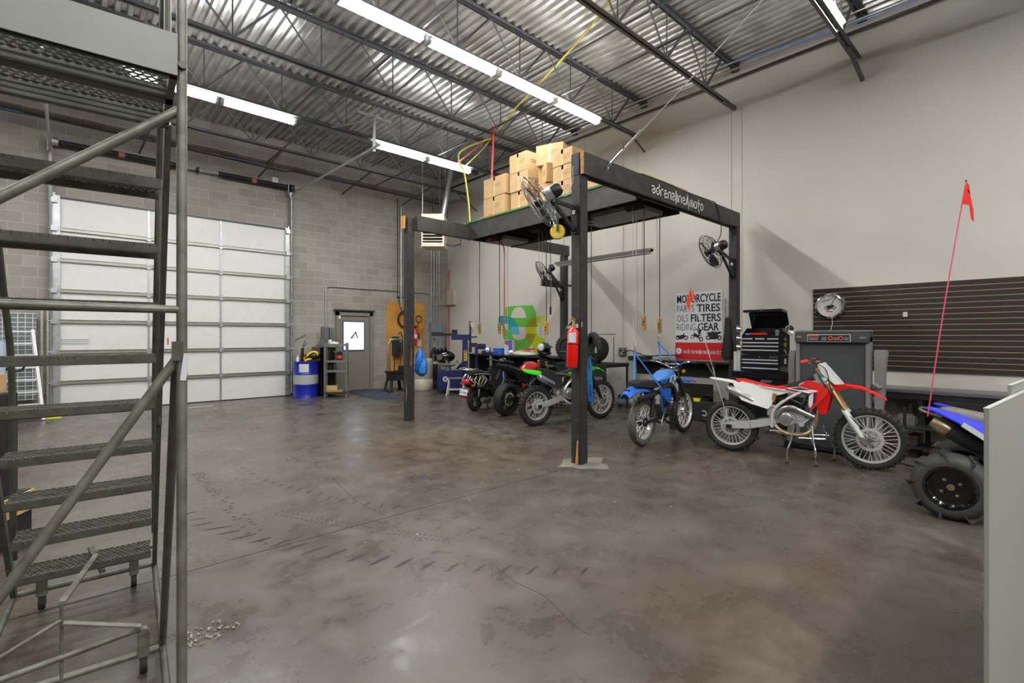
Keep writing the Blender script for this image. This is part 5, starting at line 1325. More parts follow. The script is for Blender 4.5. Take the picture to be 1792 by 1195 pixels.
tag(mk('red_cloth', B().sph((8.25, 2.0, .04), (.05, .1, .04)), 'orange'), 'small orange-red cloth by the chest protector', 'cloth')
pipe('extension_cord', [(7.3, 1.25, .01), (7.15, .95, .01), (7.35, .9, .01), (7.6, 1.0, .01)], .007, 'black', 'black cord loop on the floor before the brown box', 'cord', 5)

# ------------------------------------------------------------------ folded treadmill
tm = thing('folded_treadmill', 'dark grey folding treadmill standing with its deck upright', 'treadmill', (7.59, 1.98, 0))
mk('deck', B().bb(0, .08, -.405, .41, .08, 1.42), 'treadmill', tm, bevel=.006)
mk('side_rail', B().bb(-.03, .1, .38, .43, .06, 1.5), 'treadarm', tm, bevel=.006)
mk('side_rail', B().bb(-.03, .1, -.43, -.38, .06, 1.5), 'treadarm', tm, bevel=.006)
mk('end_cap', B().bb(-.07, .14, -.43, .43, 1.42, 1.56), 'treadmill', tm, bevel=.01)
mk('cap_ridge', B().bb(-.07, .15, -.43, .43, 1.56, 1.585), 'treadarm', tm, bevel=.005)
mk('end_foot', B().bb(-.085, -.07, .34, .40, 1.48, 1.51).bb(-.085, -.07, -.40, -.33, 1.47, 1.50), 'treadarm', tm)
lb = mk('warning_label', B().bb(-.075, -.07, -.23, .27, 1.43, 1.53), 'paper', tm)
mk('label_field', B().bb(-.078, -.075, -.222, .262, 1.437, 1.522), 'ink', lb)
mk('orange_bar', B().bb(-.08, -.078, .13, .262, 1.505, 1.524), 'orangeink', lb)
for y in (-.005, -.12): mk('hazard_sign', B().lathe([(.016, 0), (.03, 0), (.03, .002), (.016, .002)], (-.078, y, 1.48), (-1, 0, 0), 18, closed=True), 'orangeink', lb)
b = B()
for y0, y1 in ((.14, .25), (.04, .10), (-.04, -.10), (-.16, -.21)):
    for k in range(4): b.bb(-.079, -.078, min(y0, y1), max(y0, y1), 1.455 + k * .011, 1.458 + k * .011)
mk('label_text', b, 'paper', lb)
mk('upright_arm', B().loft([[(x + .06 * math.sin(t * 3) + dx, -.50 - .02 * t + dy, z) for dx, dy in ((-.05 * w_, -.05 * w_), (.05 * w_, -.05 * w_), (.05 * w_, .05 * w_), (-.05 * w_, .05 * w_))] for x, z, t, w_ in ((0, 0, 0, .8), (0, .45, .3, .7), (.02, .7, .5, 1.0), (.05, 1.1, .8, 1.1), (.1, 1.3, 1, 1.3), (.1, 1.33, 1, 1.1))]), 'treadarm', tm)
mk('upright_arm', B().loft([[(x + dx, .52 + dy, z) for dx, dy in ((-.05, -.04), (.05, -.04), (.05, .04), (-.05, .04))] for x, z in ((.1, 0), (.1, .5), (.14, .9), (.12, 1.12), (.16, 1.3))]), 'treadarm', tm)
mk('hand_grip', B().tube([(.05, -.53, .86), (-.02, -.52, .86), (-.02, -.46, .9)], .025, 8), 'treadarm', tm)
mk('base', B().bb(-.35, .2, -.45, .45, .02, .08).bb(-.42, -.33, .35, .45, .0, .1), 'darksteel', tm, bevel=.006)
mk('foot_pad', B().bb(-.42, -.34, -.33, -.25, .02, .09), 'offwhite', tm)

# ------------------------------------------------------------------ tool chest on its cart
tc = thing('tool_chest', 'black tool chest with silver drawer pulls and an open lid', 'tool chest', (7.95, 3.02, .955), rz=0)
CW0, CW1 = -.27, .30
mk('lower_case', B().bb(0, .42, CW0, CW1, 0, .26), 'chestblk', tc, bevel=.005)
mk('upper_case', B().bb(.02, .42, CW0, CW1, .265, .56), 'chestblk', tc, bevel=.005)
mk('tray_side', B().prism([(.02, CW0, .56), (.42, CW0, .56), (.42, CW0, .68), (.2, CW0, .68)], (0, .015, 0)).prism([(.02, CW1 - .015, .56), (.42, CW1 - .015, .56), (.42, CW1 - .015, .68), (.2, CW1 - .015, .68)], (0, .015, 0)).bb(.405, .42, CW0, CW1, .56, .68), 'chestblk', tc)
ldv = mk('lid', B().prism([(.40, CW0, .68), (.42, CW0, .68), (.30, CW0, .95), (.06, CW0, .97), (.06, CW0, .93), (.28, CW0, .91)], (0, CW1 - CW0, 0)), 'chestblk', tc, bevel=.004)
mk('lid_latch', B().bb(.05, .06, .0, .03, .95, .985), 'chrome', ldv)
def drawer(z, y0, y1, x):
    d = mk('drawer', B().bb(x - .012, x, y0, y1, z, z + .045), 'drawer', tc, bevel=.002)
    mk('drawer_pull', B().bb(x - .026, x - .012, y0 + .01, y1 - .01, z + .026, z + .044), 'drawerpull', d, bevel=.002)
for z in (.47, ):
    for a, c in ((.12, .29), (-.06, .10), (-.26, -.08)): drawer(z + .005, a, c, .02)
for z in (.415, .36, .30): drawer(z, -.26, .29, .02)
for z in (.15, .10, .02): drawer(z, -.26, .29, 0)
mk('brand_plate', B().bb(-.004, 0, -.24, -.12, .215, .245), 'steel', tc)
mk('brand_plate_inset', B().bb(-.006, -.003, -.235, -.125, .22, .24), 'ink', tc)
mk('lock', B().cyl((-.006, .02, .23), (.0, .02, .23), .012), 'chrome', tc)
tag(mk('hand_tools', B().beam((8.0, 3.2, 1.545), (8.0, 2.96, 1.545), .03, .03), 'red'), 'red handled tools lying in the open top of the tool chest', 'tools')
tag(mk('blue_tool', B().beam((7.99, 3.27, 1.54), (7.99, 3.2, 1.54), .03, .025), 'bluelight'), 'short blue tool in the top tray of the tool chest', 'tool')
tag(mk('metal_block', B().box((8.0, 2.80, 1.56), (.05, .05, .09)), 'steel'), 'small metal block in the right end of the top tray', 'tool')
for z, s in ((1.62, 'upper'), (1.47, 'middle'), (1.33, 'lower')):
    tag(mk('metal_funnel', B().lathe([(.03, 0), (.06, .06), (.062, .065)], (8.0, 3.335, z), (-.2, 1, 0), 16), 'chrome'), 'chrome cup hanging on the left side of the tool chest, %s one' % s, 'cup', 'chrome cups on the side of the tool chest') if z < 1.65 else None
tag(mk('spotlight', B().lathe([(.02, 0), (.075, .04), (.08, .1), (.07, .11), (.0, .08)], (8.1, 2.735, 1.60), (-.6, -1, 0), 20), 'chrome'), 'round chrome work light clipped on the right of the tool chest', 'lamp')
for z, m_, s in ((1.46, 'steel', 'ratchet ring, top'), (1.37, 'muralolive', 'olive taped grip, middle'), (1.27, 'steel', 'ring, lowest')):
    tag(mk('wrench', B().torus((8.15, 2.742, z), (0, 1, 0), .03, .01, 16, 6), m_), 'small %s magnet on the right side of the tool chest' % s, 'tool')
tag(mk('side_sticker', B().bb(8.12, 8.2, 2.744, 2.748, 1.08, 1.16), 'paper'), 'pale stickers low on the right side of the tool chest', 'sticker')
tag(mk('roll_bundle', B().cyl((8.02, 3.38, .955), (8.02, 3.38, 1.28), .035).cyl((8.02, 3.44, .955), (8.02, 3.44, 1.26), .03), 'offwhite'), 'two pale paper rolls standing left of the tool chest', 'rolls')
b = B().loft([[(8.15 + .1 * w_ * math.cos(a), 3.62 + .1 * w_ * math.sin(a), z) for a in [2 * PI * i / 14 for i in range(14)]] for z, w_ in ((1.12, .9), (1.2, 1.1), (1.5, .7), (1.8, .5), (1.83, .2))])
tag(mk('black_apron', b, 'matteblack'), 'black cloth hanging between the right post and the tool chest', 'cloth')
ct = thing('tool_cart', 'black rolling tool cart under the tool chest', 'tool cart', (8.15, 3.0, 0))
mk('cart_top', B().bb(-.27, .3, -.42, .45, .86, .95), 'chestblk', ct, bevel=.01)
mk('cart_body', B().bb(-.22, .28, -.36, .38, .12, .86), 'chestblk', ct, bevel=.006)
mk('brand_plate', B().bb(-.275, -.27, -.15, -.0, .80, .83), 'steel', ct)
mk('brand_plate', B().bb(-.225, -.22, -.15, -.0, .81, .84), 'steel', ct)
mk('side_handle', B().tube([(-.2, -.42, .9), (-.2, -.55, .92), (-.16, -.6, .98), (.2, -.6, .98), (.25, -.42, .9)], .02, 8), 'black', ct)
for x in (-.18, .22):
    for y in (-.3, .32): mk('caster', B().lathe([(.01, -.02), (.05, -.02), (.055, 0), (.05, .02), (.01, .02)], (x, y, .056), (0, 1, 0), 16).bb(x - .03, x + .03, y - .03, y + .03, .1, .13), 'matteblack', ct)
# ------------------------------------------------------------------ motorcycles
def wheel(root, name, x, z, R, wd, rimR, kind, spokes=32, m='rubber', rim_m='alubright', disc=.11, steer=0, hubw=.05, y=0):
    # tyre mesh is the wheel part; rim, hub, spokes and disc hang below it
    k = R - rimR
    prof = [(rimR - .004, -wd * .3), (rimR + k * .35, -wd * .48), (rimR + k * .7, -wd * .45), (R - k * .08, -wd * .28), (R, 0), (R - k * .08, wd * .28), (rimR + k * .7, wd * .45), (rimR + k * .35, wd * .48), (rimR - .004, wd * .3)]
    if kind == 'round':
        prof = [(rimR - .004, -wd * .38), (rimR + k * .3, -wd * .5), (rimR + k * .62, -wd * .47), (R - k * .2, -wd * .34), (R, 0), (R - k * .2, wd * .34), (rimR + k * .62, wd * .47), (rimR + k * .3, wd * .5), (rimR - .004, wd * .38)]
    b = B().lathe(prof, (0, 0, 0), (0, 1, 0), 48, closed=True)
    def lug(a, y0, y1, r0, r1, th, skew=0):
        d = V(math.cos(a), 0, math.sin(a)); e = V(-math.sin(a), 0, math.cos(a)); yv = V(0, 1, 0)
        pts = []
        for r_, t_ in ((r0, th), (r1, th * .8)):
            for s, yy in ((-1, y0), (1, y0), (1, y1), (-1, y1)):
                pts.append(d * r_ + e * (s * t_ / 2 + skew * yy) + yv * yy)
        b.add(pts, [(3, 2, 1, 0), (4, 5, 6, 7), (0, 1, 5, 4), (1, 2, 6, 5), (2, 3, 7, 6), (3, 0, 4, 7)])
    if kind == 'knob':
        n = 34
        for i in range(n):
            a = 2 * PI * i / n
            if i % 2: lug(a, -.018, .018, R - .008, R + .012, .022)
            else:
                lug(a, -.034, -.006, R - .012, R + .011, .02); lug(a, .006, .034, R - .012, R + .011, .02)
            for s in (-1, 1):
                lug(a + (.03 if i % 2 else 0), s * wd * .40 - .01, s * wd * .40 + .01, R - k * .32, R - .004, .024)
    elif kind == 'paddle':
        for i in range(11):
            lug(2 * PI * i / 11 + .15, -wd * .5, wd * .5, R - k * .3, R + .024, .02, .0)
    elif kind == 'block':
        n = 44
        for i in range(n):
            a = 2 * PI * i / n
            for j in range(5):
                yy = (-2 + j) * wd * .19; rr = R - .006 - abs(-2 + j) ** 2 * .005
                lug(a + (.07 if j % 2 else 0), yy - wd * .075, yy + wd * .075, rr - .004, rr + .008, .028)
    t = mk(name, b, m, root, loc=(x, y, z), rot=(0, 0, steer), ang=45)
    if kind == 'cast': pass
    mk('rim', B().lathe([(rimR - .012, -wd * .3), (rimR + .006, -wd * .34), (rimR + .006, -wd * .27), (rimR - .006, -wd * .2), (rimR - .01, 0), (rimR - .006, wd * .2), (rimR + .006, wd * .27), (rimR + .006, wd * .34), (rimR - .012, wd * .3), (rimR - .022, 0)], (0, 0, 0), (0, 1, 0), 40, closed=True), rim_m, t)
    if spokes:
        mk('hub', B().lathe([(.0, -hubw * 1.2), (.022, -hubw * 1.2), (.026, -hubw), (.045, -hubw * .95), (.045, -hubw * .8), (.022, -hubw * .6), (.022, hubw * .6), (.045, hubw * .8), (.045, hubw * .95), (.026, hubw), (.022, hubw * 1.2), (0, hubw * 1.2)], (0, 0, 0), (0, 1, 0), 20), 'alu', t)
        for s in (-1, 1):
            base = None
            for i in range(spokes // 2):
                a = 2 * PI * i / (spokes // 2) + (s * .1)
                lean = (.42 if i % 2 else -.42)
                if i < 2:
                    p0 = V(.043 * math.cos(lean * 1.6), s * hubw * .88, .043 * math.sin(lean * 1.6)); p1 = V(rimR - .012, 0, 0)
                    o = mk('spoke', B().cyl(p0, p1, .0036, n=5), 'white', t)
                    if i == 0: base = [o]
                    else: base.append(o)
                    o.rotation_euler = (0, -a, 0)
                else:
                    o = base[i % 2].copy(); COL.objects.link(o); o.rotation_euler = (0, -a, 0)
    if disc:
        db = B().lathe([(disc * .74, -hubw * 1.25), (disc, -hubw * 1.25), (disc, -hubw * 1.25 + .004), (disc * .74, -hubw * 1.25 + .004)], (0, 0, 0), (0, 1, 0), 30, closed=True)
        for i in range(6):
            a = 2 * PI * i / 6
            db.beam((.035 * math.cos(a), -hubw * 1.22, .035 * math.sin(a)), (disc * .7 * math.cos(a + .3), -hubw * 1.22, disc * .7 * math.sin(a + .3)), .012, .004, up=(0, 1, 0))
        mk('brake_disc', db, 'whitegrey', t)
    return t

def shell(b, pts, yin, yout):
    # side panel between two offsets, on both sides of the bike: pts (x, z) or (x, z, extra width)
    for s in (-1, 1):
        P = [(p[0], s * (yin + (p[2] if len(p) > 2 else 0)), p[1]) for p in pts]
        b.prism(P, (0, s * (yout - yin), 0))
    return b
def shell_pair(name, pts, yin, yout, m, parent, bevel=0):
    out = {}
    for s in (-1, 1):
        P = [(p[0], s * (yin + (p[2] if len(p) > 2 else 0)), p[1]) for p in pts]
        out[s] = mk(name, B().prism(P, (0, s * (yout - yin), 0)), m, parent, bevel=bevel)
    return out
def one(b, pts, y0, y1):
    return b.prism([(p[0], y0 + (p[2] if len(p) > 2 else 0), p[1]) for p in pts], (0, y1 - y0, 0))
def fender(pts, th=.005, droop=.35):
    # pts: (x, z, half width); an arched strip
    b = B(); rings = []
    n = 8
    for x, z, hw in pts:
        top = []; bot = []
        for i in range(n + 1):
            u = -1 + 2 * i / n
            dz = -abs(u) ** 2.2 * hw * droop
            top.append((x, u * hw, z + dz)); bot.append((x, u * hw * .97, z + dz - th))
        rings.append(top + bot[::-1])
    return b.loft(rings)
def seat_loft(pts, n=10):
    # pts: (x, ztop, zbottom, half width)
    rings = []
    for x, zt, zb, hw in pts:
        h = zt - zb
        r = [(x, -hw, zb), (x, -hw, zb + h * .55), (x, -hw * .86, zb + h * .85), (x, -hw * .5, zt), (x, hw * .5, zt), (x, hw * .86, zb + h * .85), (x, hw, zb + h * .55), (x, hw, zb)]
        rings.append(r)
    return B().loft(rings)
def engine(root, cx, cz, k=1.0, m='whitegrey', cover='alu'):
    b = B()
    b.lathe([(0, -.10), (.085 * k, -.10), (.10 * k, -.08), (.105 * k, .08), (.09 * k, .10), (0, .10)], (cx - .03, 0, cz), (0, 1, 0), 24)
    b.lathe([(0, -.085), (.07 * k, -.085), (.08 * k, -.06), (.08 * k, .07), (.0, .08)], (cx + .11 * k, 0, cz + .02), (0, 1, 0), 20)
    b.box((cx - .02, 0, cz + .02), (.26 * k, .15, .15 * k)); b.box((cx - .13 * k, 0, cz + .02), (.12 * k, .14, .17 * k))
    e = mk('engine', b, m, root, bevel=.004)
    c = B()
    for i in range(5): c.box((cx + .085 * k + i * .006, 0, cz + .13 * k + i * .026), (.13 * k, .13, .014), ry=.25)
    c.box((cx + .10 * k, 0, cz + .19 * k), (.10 * k, .105, .2 * k), ry=.25)
    mk('cylinder', c, 'darksteel', e)
    mk('cylinder_head', B().box((cx + .135 * k, 0, cz + .30 * k), (.14 * k, .13, .07), ry=.25), m, e, bevel=.008)
    mk('clutch_cover', B().lathe([(0, .118), (.062 * k, .118), (.07 * k, .112), (.072 * k, .10), (.072 * k, .07)], (cx - .04, 0, cz + .005), (0, -1, 0), 28), cover, e)
    bo = B()
    for i in range(6):
        a = i * PI / 3; bo.cyl((cx - .04 + .08 * k * math.cos(a), -.10, cz + .08 * k * math.sin(a)), (cx - .04 + .08 * k * math.cos(a), -.112, cz + .08 * k * math.sin(a)), .008, n=6)
    mk('cover_bolts', bo, 'steel', e)
    mk('ignition_cover', B().lathe([(0, .10), (.045 * k, .10), (.055 * k, .085), (.055 * k, .05)], (cx + .12 * k, 0, cz + .03), (0, -1, 0), 20), m, e)
    mk('water_pump', B().cyl((cx + .13 * k, -.11, cz - .05), (cx + .13 * k, -.06, cz - .05), .03).tube([(cx + .13 * k, -.09, cz - .04), (cx + .2, -.08, cz + .02), (cx + .24, -.07, cz + .2)], .012, 8, 4), m, e)
    return e

def mx_bike(name, label, cat, loc, heading, c, axR=.335, axF=.345, wb=1.48, rk='paddle', steer=0.0, lean=0.0):
    t = thing(name, label, cat, loc)
    t.rotation_euler = (lean, 0, math.atan2(heading[1], heading[0]))
    rw = wheel(t, 'rear_wheel', 0, axR, axR, .12 if rk == 'knob' else .125, .235 if rk == 'knob' else .25, rk, 32, 'rubber', 'alubright', .12)
    fw = wheel(t, 'front_wheel', wb, axF, axF, .085, .268, 'knob', 36, 'rubber', 'alubright', .13, steer)
    F = c['frame']
    # swing arm, frame
    b = B()
    for s in (-1, 1):
        b.beam((-.06, s * .10, axR), (.25, s * .10, axR + .05), .032, .07, w2=.038, h2=.10); b.beam((.25, s * .10, axR + .05), (.54, s * .075, .455), .038, .10, w2=.045, h2=.085)
    b.box((.30, 0, .40), (.06, .19, .06))
    mk('swingarm', b, 'whitegrey', t, bevel=.004)
    mk('rear_axle', B().cyl((0, -.13, axR), (0, .13, axR), .012).box((0, -.12, axR), (.07, .02, .05)), 'darksteel', t)
    mk('chain', B().tube([(-.06, .075, axR), (.0, .075, axR + .07), (.55, .075, .50), (.58, .075, .46), (.55, .075, .42), (.0, .075, axR - .07)], .008, 6, closed=True), 'darksteel', t)
    mk('sprocket', B().lathe([(.03, .07), (.09, .07), (.09, .076), (.03, .076)], (0, 0, axR), (0, 1, 0), 28, closed=True), 'darksteel', t)
    b = B()
    for s in (-1, 1):
        b.tube([(.50, s * .085, .38), (.505, s * .10, .50), (.53, s * .105, .60), (.62, s * .11, .70), (.76, s * .10, .80), (.90, s * .06, .88), (.98, s * .03, .95)], .033, 10, 5, flat=.62)
        b.tube([(.55, s * .08, .33), (.70, s * .08, .30), (.86, s * .06, .33), (.93, s * .03, .45)], .014, 8, 4)
        b.tube([(.53, s * .08, .64), (.35, s * .09, .66), (.10, s * .07, .82)], .012, 8, 3)
        b.tube([(.76, s * .08, .82), (.45, s * .08, .86), (.05, s * .07, .88)], .012, 8, 3)
    b.tube([(.99, 0, .94), (.955, 0, .62), (.92, 0, .42)], .03, 10)
    b.cyl((.955, 0, 1.06), (1.02, 0, .90), .032)
    mk('frame', b, F, t)
    engine(t, .69, .50)
    mk('engine_hose', B().tube([(.60, -.10, .66), (.66, -.12, .74), (.76, -.12, .72), (.86, -.1, .66)], .016, 8, 4).tube([(.88, -.10, .80), (.83, -.12, .68), (.8, -.11, .6)], .018, 8, 4), 'black', t)
    mk('throttle_body', B().box((.64, 0, .70), (.16, .1, .1)).cyl((.52, 0, .74), (.74, 0, .70), .045), 'matteblack', t, bevel=.01)
    mk('exhaust_header', B().tube([(.86, -.03, .73), (.95, -.06, .70), (.985, -.10, .62), (.97, -.12, .48), (.92, -.13, .38), (.82, -.14, .325), (.68, -.14, .325), (.58, -.12, .37), (.52, -.07, .43)], .024, 10, 5), c['pipe'], t)
    if c.get('upper_pipe'): mk('exhaust_header', B().tube([(.56, -.115, .52), (.62, -.13, .62), (.72, -.135, .65), (.84, -.13, .60), (.95, -.11, .55)], [.012, .024, .026, .028, .024], 10, 5), 'alu', t)
    d = V(-.30, 0, .14).normalized()
    mk('muffler', B().lathe([(.0, 0), (.03, .0), (.05, .06), (.056, .10), (.056, .36), (.045, .40), (.03, .41), (.026, .36), (0, .36)], (.36, -.10, .655), tuple(d), 20), c['muffler'], t)
    mk('muffler_tip', B().lathe([(.018, .40), (.032, .405), (.032, .43), (.018, .43)], (.36, -.10, .655), tuple(d), 16), 'steel', t)
    mk('shock', B().cyl((.47, 0, .48), (.44, 0, .76), .022).lathe([(.035 + .006 * (i % 2), .03 + .012 * i) for i in range(17)], (.47, 0, .48), (-.1, 0, 1), 12), 'white', t)
    mk('shock_canister', B().cyl((.50, -.07, .69), (.53, -.08, .80), .025), 'gold', t)
    # plastics
    mk('rear_fender', fender([(-.27, .955, .025), (-.22, .955, .06), (-.05, .94, .085), (.12, .915, .095), (.30, .875, .09)], .006, c.get('skirt', .3)), c['rfender'], t)
    shell_pair('side_panel', [(.05, .89, .02), (.10, .79, .06), (.16, .695, .08), (.30, .65, .08), (.46, .60, .04), (.50, .66, .02), (.515, .76, .0), (.76, .845, .0), (.76, .875, -.01), (.56, .855, -.01), (.34, .885, .0), (.15, .925, .0)], .075, .085, c['side'], t, .002)
    mk('airbox', B().bb(.15, .5, -.07, .07, .66, .87), c.get('airbox', 'matteblack'), t, bevel=.01)
    st_ = mk('seat', seat_loft([(.07, .955, .93, .055), (.16, .955, .905, .075), (.34, .915, .865, .085), (.52, .88, .845, .08), (.66, .905, .85, .07), (.80, .965, .88, .055), (.90, .985, .93, .04)]), c['seat'], t)
    if c.get('seatcenter'):
        mk('seat_top', seat_loft([(.62, .906, .86, .062), (.72, .935, .86, .073), (.82, .975, .87, .062), (.91, .992, .93, .045)]), 'seatblk', st_)
    mk('fuel_tank', seat_loft([(.74, .93, .84, .06), (.84, .965, .82, .085), (.95, .975, .84, .07), (1.0, .96, .88, .04)]), c.get('tank', 'offwhite'), t)
    mk('tank_cap', B().cyl((.90, 0, .97), (.90, 0, 1.0), .03), 'black', t)
    sh_ = shell_pair('shroud', [(.62, .875, -.03), (.78, .905, -.01), (.885, .985, -.02), (.98, .965, .02), (1.10, .885, .07), (1.085, .83, .075), (1.0, .72, .06), (.93, .635, .05), (.905, .66, .045), (.925, .80, .03), (.88, .845, .01), (.76, .845, -.01), (.66, .85, -.02)], .11, .118, c['shroud'], t, .0015)
    if c.get('deco'):
        for s in (-1, 1):
            y = s * .1195
            mk('shroud_graphic', B().prism([(.65, y * .80, .87), (.80, y * .93, .90), (.92, y * 1.06, .88), (1.02, y * 1.34, .87), (.90, y * 1.2, .83), (.76, y * .94, .855)], (0, s * .002, 0)).prism([(.905, y * 1.36, .80), (.95, y * 1.38, .845), (.955, y * 1.46, .72), (.915, y * 1.43, .66), (.90, y * 1.40, .70)], (0, s * .002, 0)), 'white', sh_[s])
            mk('shroud_stripe', B().prism([(.70, y * .86, .872), (.80, y * .94, .892), (.93, y * 1.12, .868), (.82, y * 1.0, .862)], (0, s * .004, 0)).prism([(.955, y * 1.46, .845), (.975, y * 1.5, .85), (.965, y * 1.50, .74), (.945, y * 1.46, .70)], (0, s * .004, 0)), 'navy', sh_[s])
            mk('shroud_stripe', B().prism([(.66, y * .80, .885), (.84, y * .98, .915), (1.0, y * 1.30, .865), (.83, y * .98, .905)], (0, s * .005, 0)).prism([(.74, y * .88, .86), (.86, y * 1.06, .868), (.95, y * 1.25, .85), (.86, y * 1.06, .86)], (0, s * .005, 0)), 'red', sh_[s])
    mk('radiator', B().bb(.93, .97, -.14, -.04, .60, .88).bb(.93, .97, .04, .14, .60, .88), 'darksteel', t, bevel=.004)
    shell_pair('radiator_wing', [(1.10, .885), (1.12, .80), (1.07, .60), (1.0, .60), (.99, .72), (1.06, .84)], .15, .156, c['wing'], t, .001)
    # front end
    fk = Vector((1.42 - 1.0, 0, axF - 1.10)).normalized()
    top = V(.985, 0, 1.13); fy = .10
    def fp(h): return top + fk * h
    L = (V(wb - .035, 0, axF) - top).length
    for s in (-1, 1):
        o = V(0, s * fy, 0)
        f = mk('fork_tube', B().cyl(fp(-.01) + o, fp(L * .62) + o, .0265, n=14), c['fork'], t)
        mk('fork_lower', B().cyl(fp(L * .60) + o, fp(L * .98) + o, .023, n=12).box(fp(L) + o + V(.012, 0, 0), (.06, .035, .07)), 'alu', f)
        q = fp(L * .60) + o
        g = B().loft([[tuple(fp(L * h) + o + V(.032 * math.cos(a) * w_, .034 * math.sin(a) * w_, 0)) for a in [2 * PI * i / 12 for i in range(12)]] for h, w_ in ((.585, .9), (.61, 1.15), (.8, 1.12), (.95, .8))])
        mk('fork_guard', g, c['guard'], f)
    mk('front_axle', B().cyl((wb, -.12, axF), (wb, .12, axF), .014).lathe([(.012, .125), (.026, .125), (.026, .115)], (wb, 0, axF), (0, -1, 0), 12), 'steel', t)
    mk('triple_clamp', B().box(fp(.04), (.09, .25, .035), ry=.5).box(fp(.26), (.09, .25, .04), ry=.5), 'alu', t, bevel=.008)
    mk('caliper', B().box((wb - .10, .09, axF + .08), (.06, .04, .1)), 'darksteel', t, bevel=.006)
    mk('front_fender', fender([(1.06, .93, .045), (1.14, .955, .085), (1.26, .955, .085), (1.40, .94, .075), (1.54, .875, .06), (1.63, .81, .035)], .006, .42), c['ffender'], t)
    shell_pair('fender_side', [(1.10, .95), (1.24, .95), (1.33, .93), (1.22, .89), (1.13, .84)], .05, .085, c['ffender'], t, .003)
    n0, n1 = V(1.03, 0, 1.19), V(1.225, 0, .945); nd = (n1 - n0); out = V(.05, 0, .04)
    P = [n0 + V(0, -.10, 0), n0 + V(0, .10, 0), n0 + nd * .35 + V(0, .115, 0), n1 + V(0, .065, 0), n1 + V(0, -.065, 0), n0 + nd * .35 + V(0, -.115, 0)]
    pl_ = mk('number_plate', B().prism(P, out * .15).prism([n0 + V(0, -.10, 0), n0 + nd * .35 + V(0, -.115, 0), n1 + V(0, -.065, 0), n1 + V(-.07, -.10, .0), n0 + nd * .5 + V(-.10, -.14, -.0), n0 + V(-.05, -.13, -.01)], (0, -.004, 0)), c['plate'], t, bevel=.003)
    if c.get('teal'): mk('fork_sticker', B().cyl(fp(.07) + V(0, -fy, 0), fp(.12) + V(0, -fy, 0), .0275), 'teal', t); mk('fork_sticker', B().cyl(fp(.12) + V(0, -fy, 0), fp(.20) + V(0, -fy, 0), .0275), 'white', t)
    # bars
    mk('handlebar', B().tube([(.87, -.40, 1.21), (.90, -.24, 1.215), (.99, -.12, 1.185), (1.0, 0, 1.175), (.99, .12, 1.185), (.90, .24, 1.215), (.87, .40, 1.21)], .012, 8, 4), 'darksteel', t)
    mk('bar_pad', B().beam((.975, -.10, 1.20), (.975, .10, 1.20), .035, .03), c.get('pad', 'gold'), t, bevel=.006)
    for s in (-1, 1):
        mk('grip', B().lathe([(.013, 0), (.021, .005), (.018, .06), (.018, .11), (.024, .125), (.024, .135), (.013, .135)], (.872, s * .42, 1.21), (.16, -s, .02), 14), c['grip'], t)
        mk('lever', B().tube([(.915, s * .25, 1.20), (.95, s * .30, 1.20), (.93, s * .40, 1.195)], .006, 6, 3).box((.91, s * .25, 1.21), (.04, .05, .03)), 'steel', t)
    if c.get('handguard'):
        for s in (-1, 1): mk('hand_guard', B().tube([(.88, s * .42, 1.22), (.99, s * .36, 1.22), (1.0, s * .22, 1.20)], .02, 8, 4), 'black', t)
    mk('foot_peg', B().box((.45, -.15, .335), (.04, .12, .02)), 'darksteel', t); mk('foot_peg', B().box((.45, .15, .335), (.04, .12, .02)), 'darksteel', t)
    mk('brake_pedal', B().tube([(.48, -.13, .34), (.60, -.15, .35), (.68, -.15, .33)], .007, 6), 'alu', t)
    mk('brake_cable', B().tube([(.95, -.2, 1.2), (1.07, -.14, 1.12), (1.12, -.13, .9), (1.22, -.13, .7), (wb - .06, -.12, axF + .12)], .005, 6, 5).tube([(.93, .2, 1.2), (.98, .05, 1.24), (.93, -.05, 1.05), (.9, -.08, .98)], .005, 6, 4), 'black', t)
    return t

crf = mx_bike('dirt_bike', 'red and white motocross bike with paddle rear tyre at the right', 'dirt bike', (6.492, 2.839, 0), (.153, -.988),
    dict(frame='offwhite', pipe='pipegold', upper_pipe=True, muffler='alu', rfender='white', side='white', seat='red', seatcenter=True, shroud='red', deco=True, wing='red', fork='gold', guard='plateW', ffender='red', plate='plateW', grip='redglow', teal=True))
text('seat_lettering', 'HONDA', .05, 'white', frame_mtx((.20, -.0865, .885), (1, 0, -.18), (.18, 0, 1)), crf, .001, .0015, 1.25)
text('fork_number', '5', .05, 'black', frame_mtx((1.055, -.13, .985), (.5, 0, -.86), (.86, 0, .5)), crf, .001, .001)
st_ = thing('motorcycle_stand', 'chrome tubular lift stand under the red motocross bike', 'stand', (6.492, 2.839, 0), math.atan2(-.988, .153))
for x0, x1, y in ((.75, .70, -.30), (.93, .99, -.26), (.86, .93, .10), (1.02, 1.12, .20)):
    mk('leg', B().tube([(x0, y * .5, .44), ((x0 + x1) / 2, y * .8, .25), (x1, y, .15), (x1, y, .02)], .010, 8), 'chrome', st_)
    mk('foot', B().cyl((x1, y, 0), (x1, y, .025), .016), 'rubber', st_)
mk('cross_bar', B().tube([(.80, -.19, .30), (1.06, -.14, .31), (1.08, .14, .31), (.84, .1, .3)], .009, 8), 'chrome', st_)

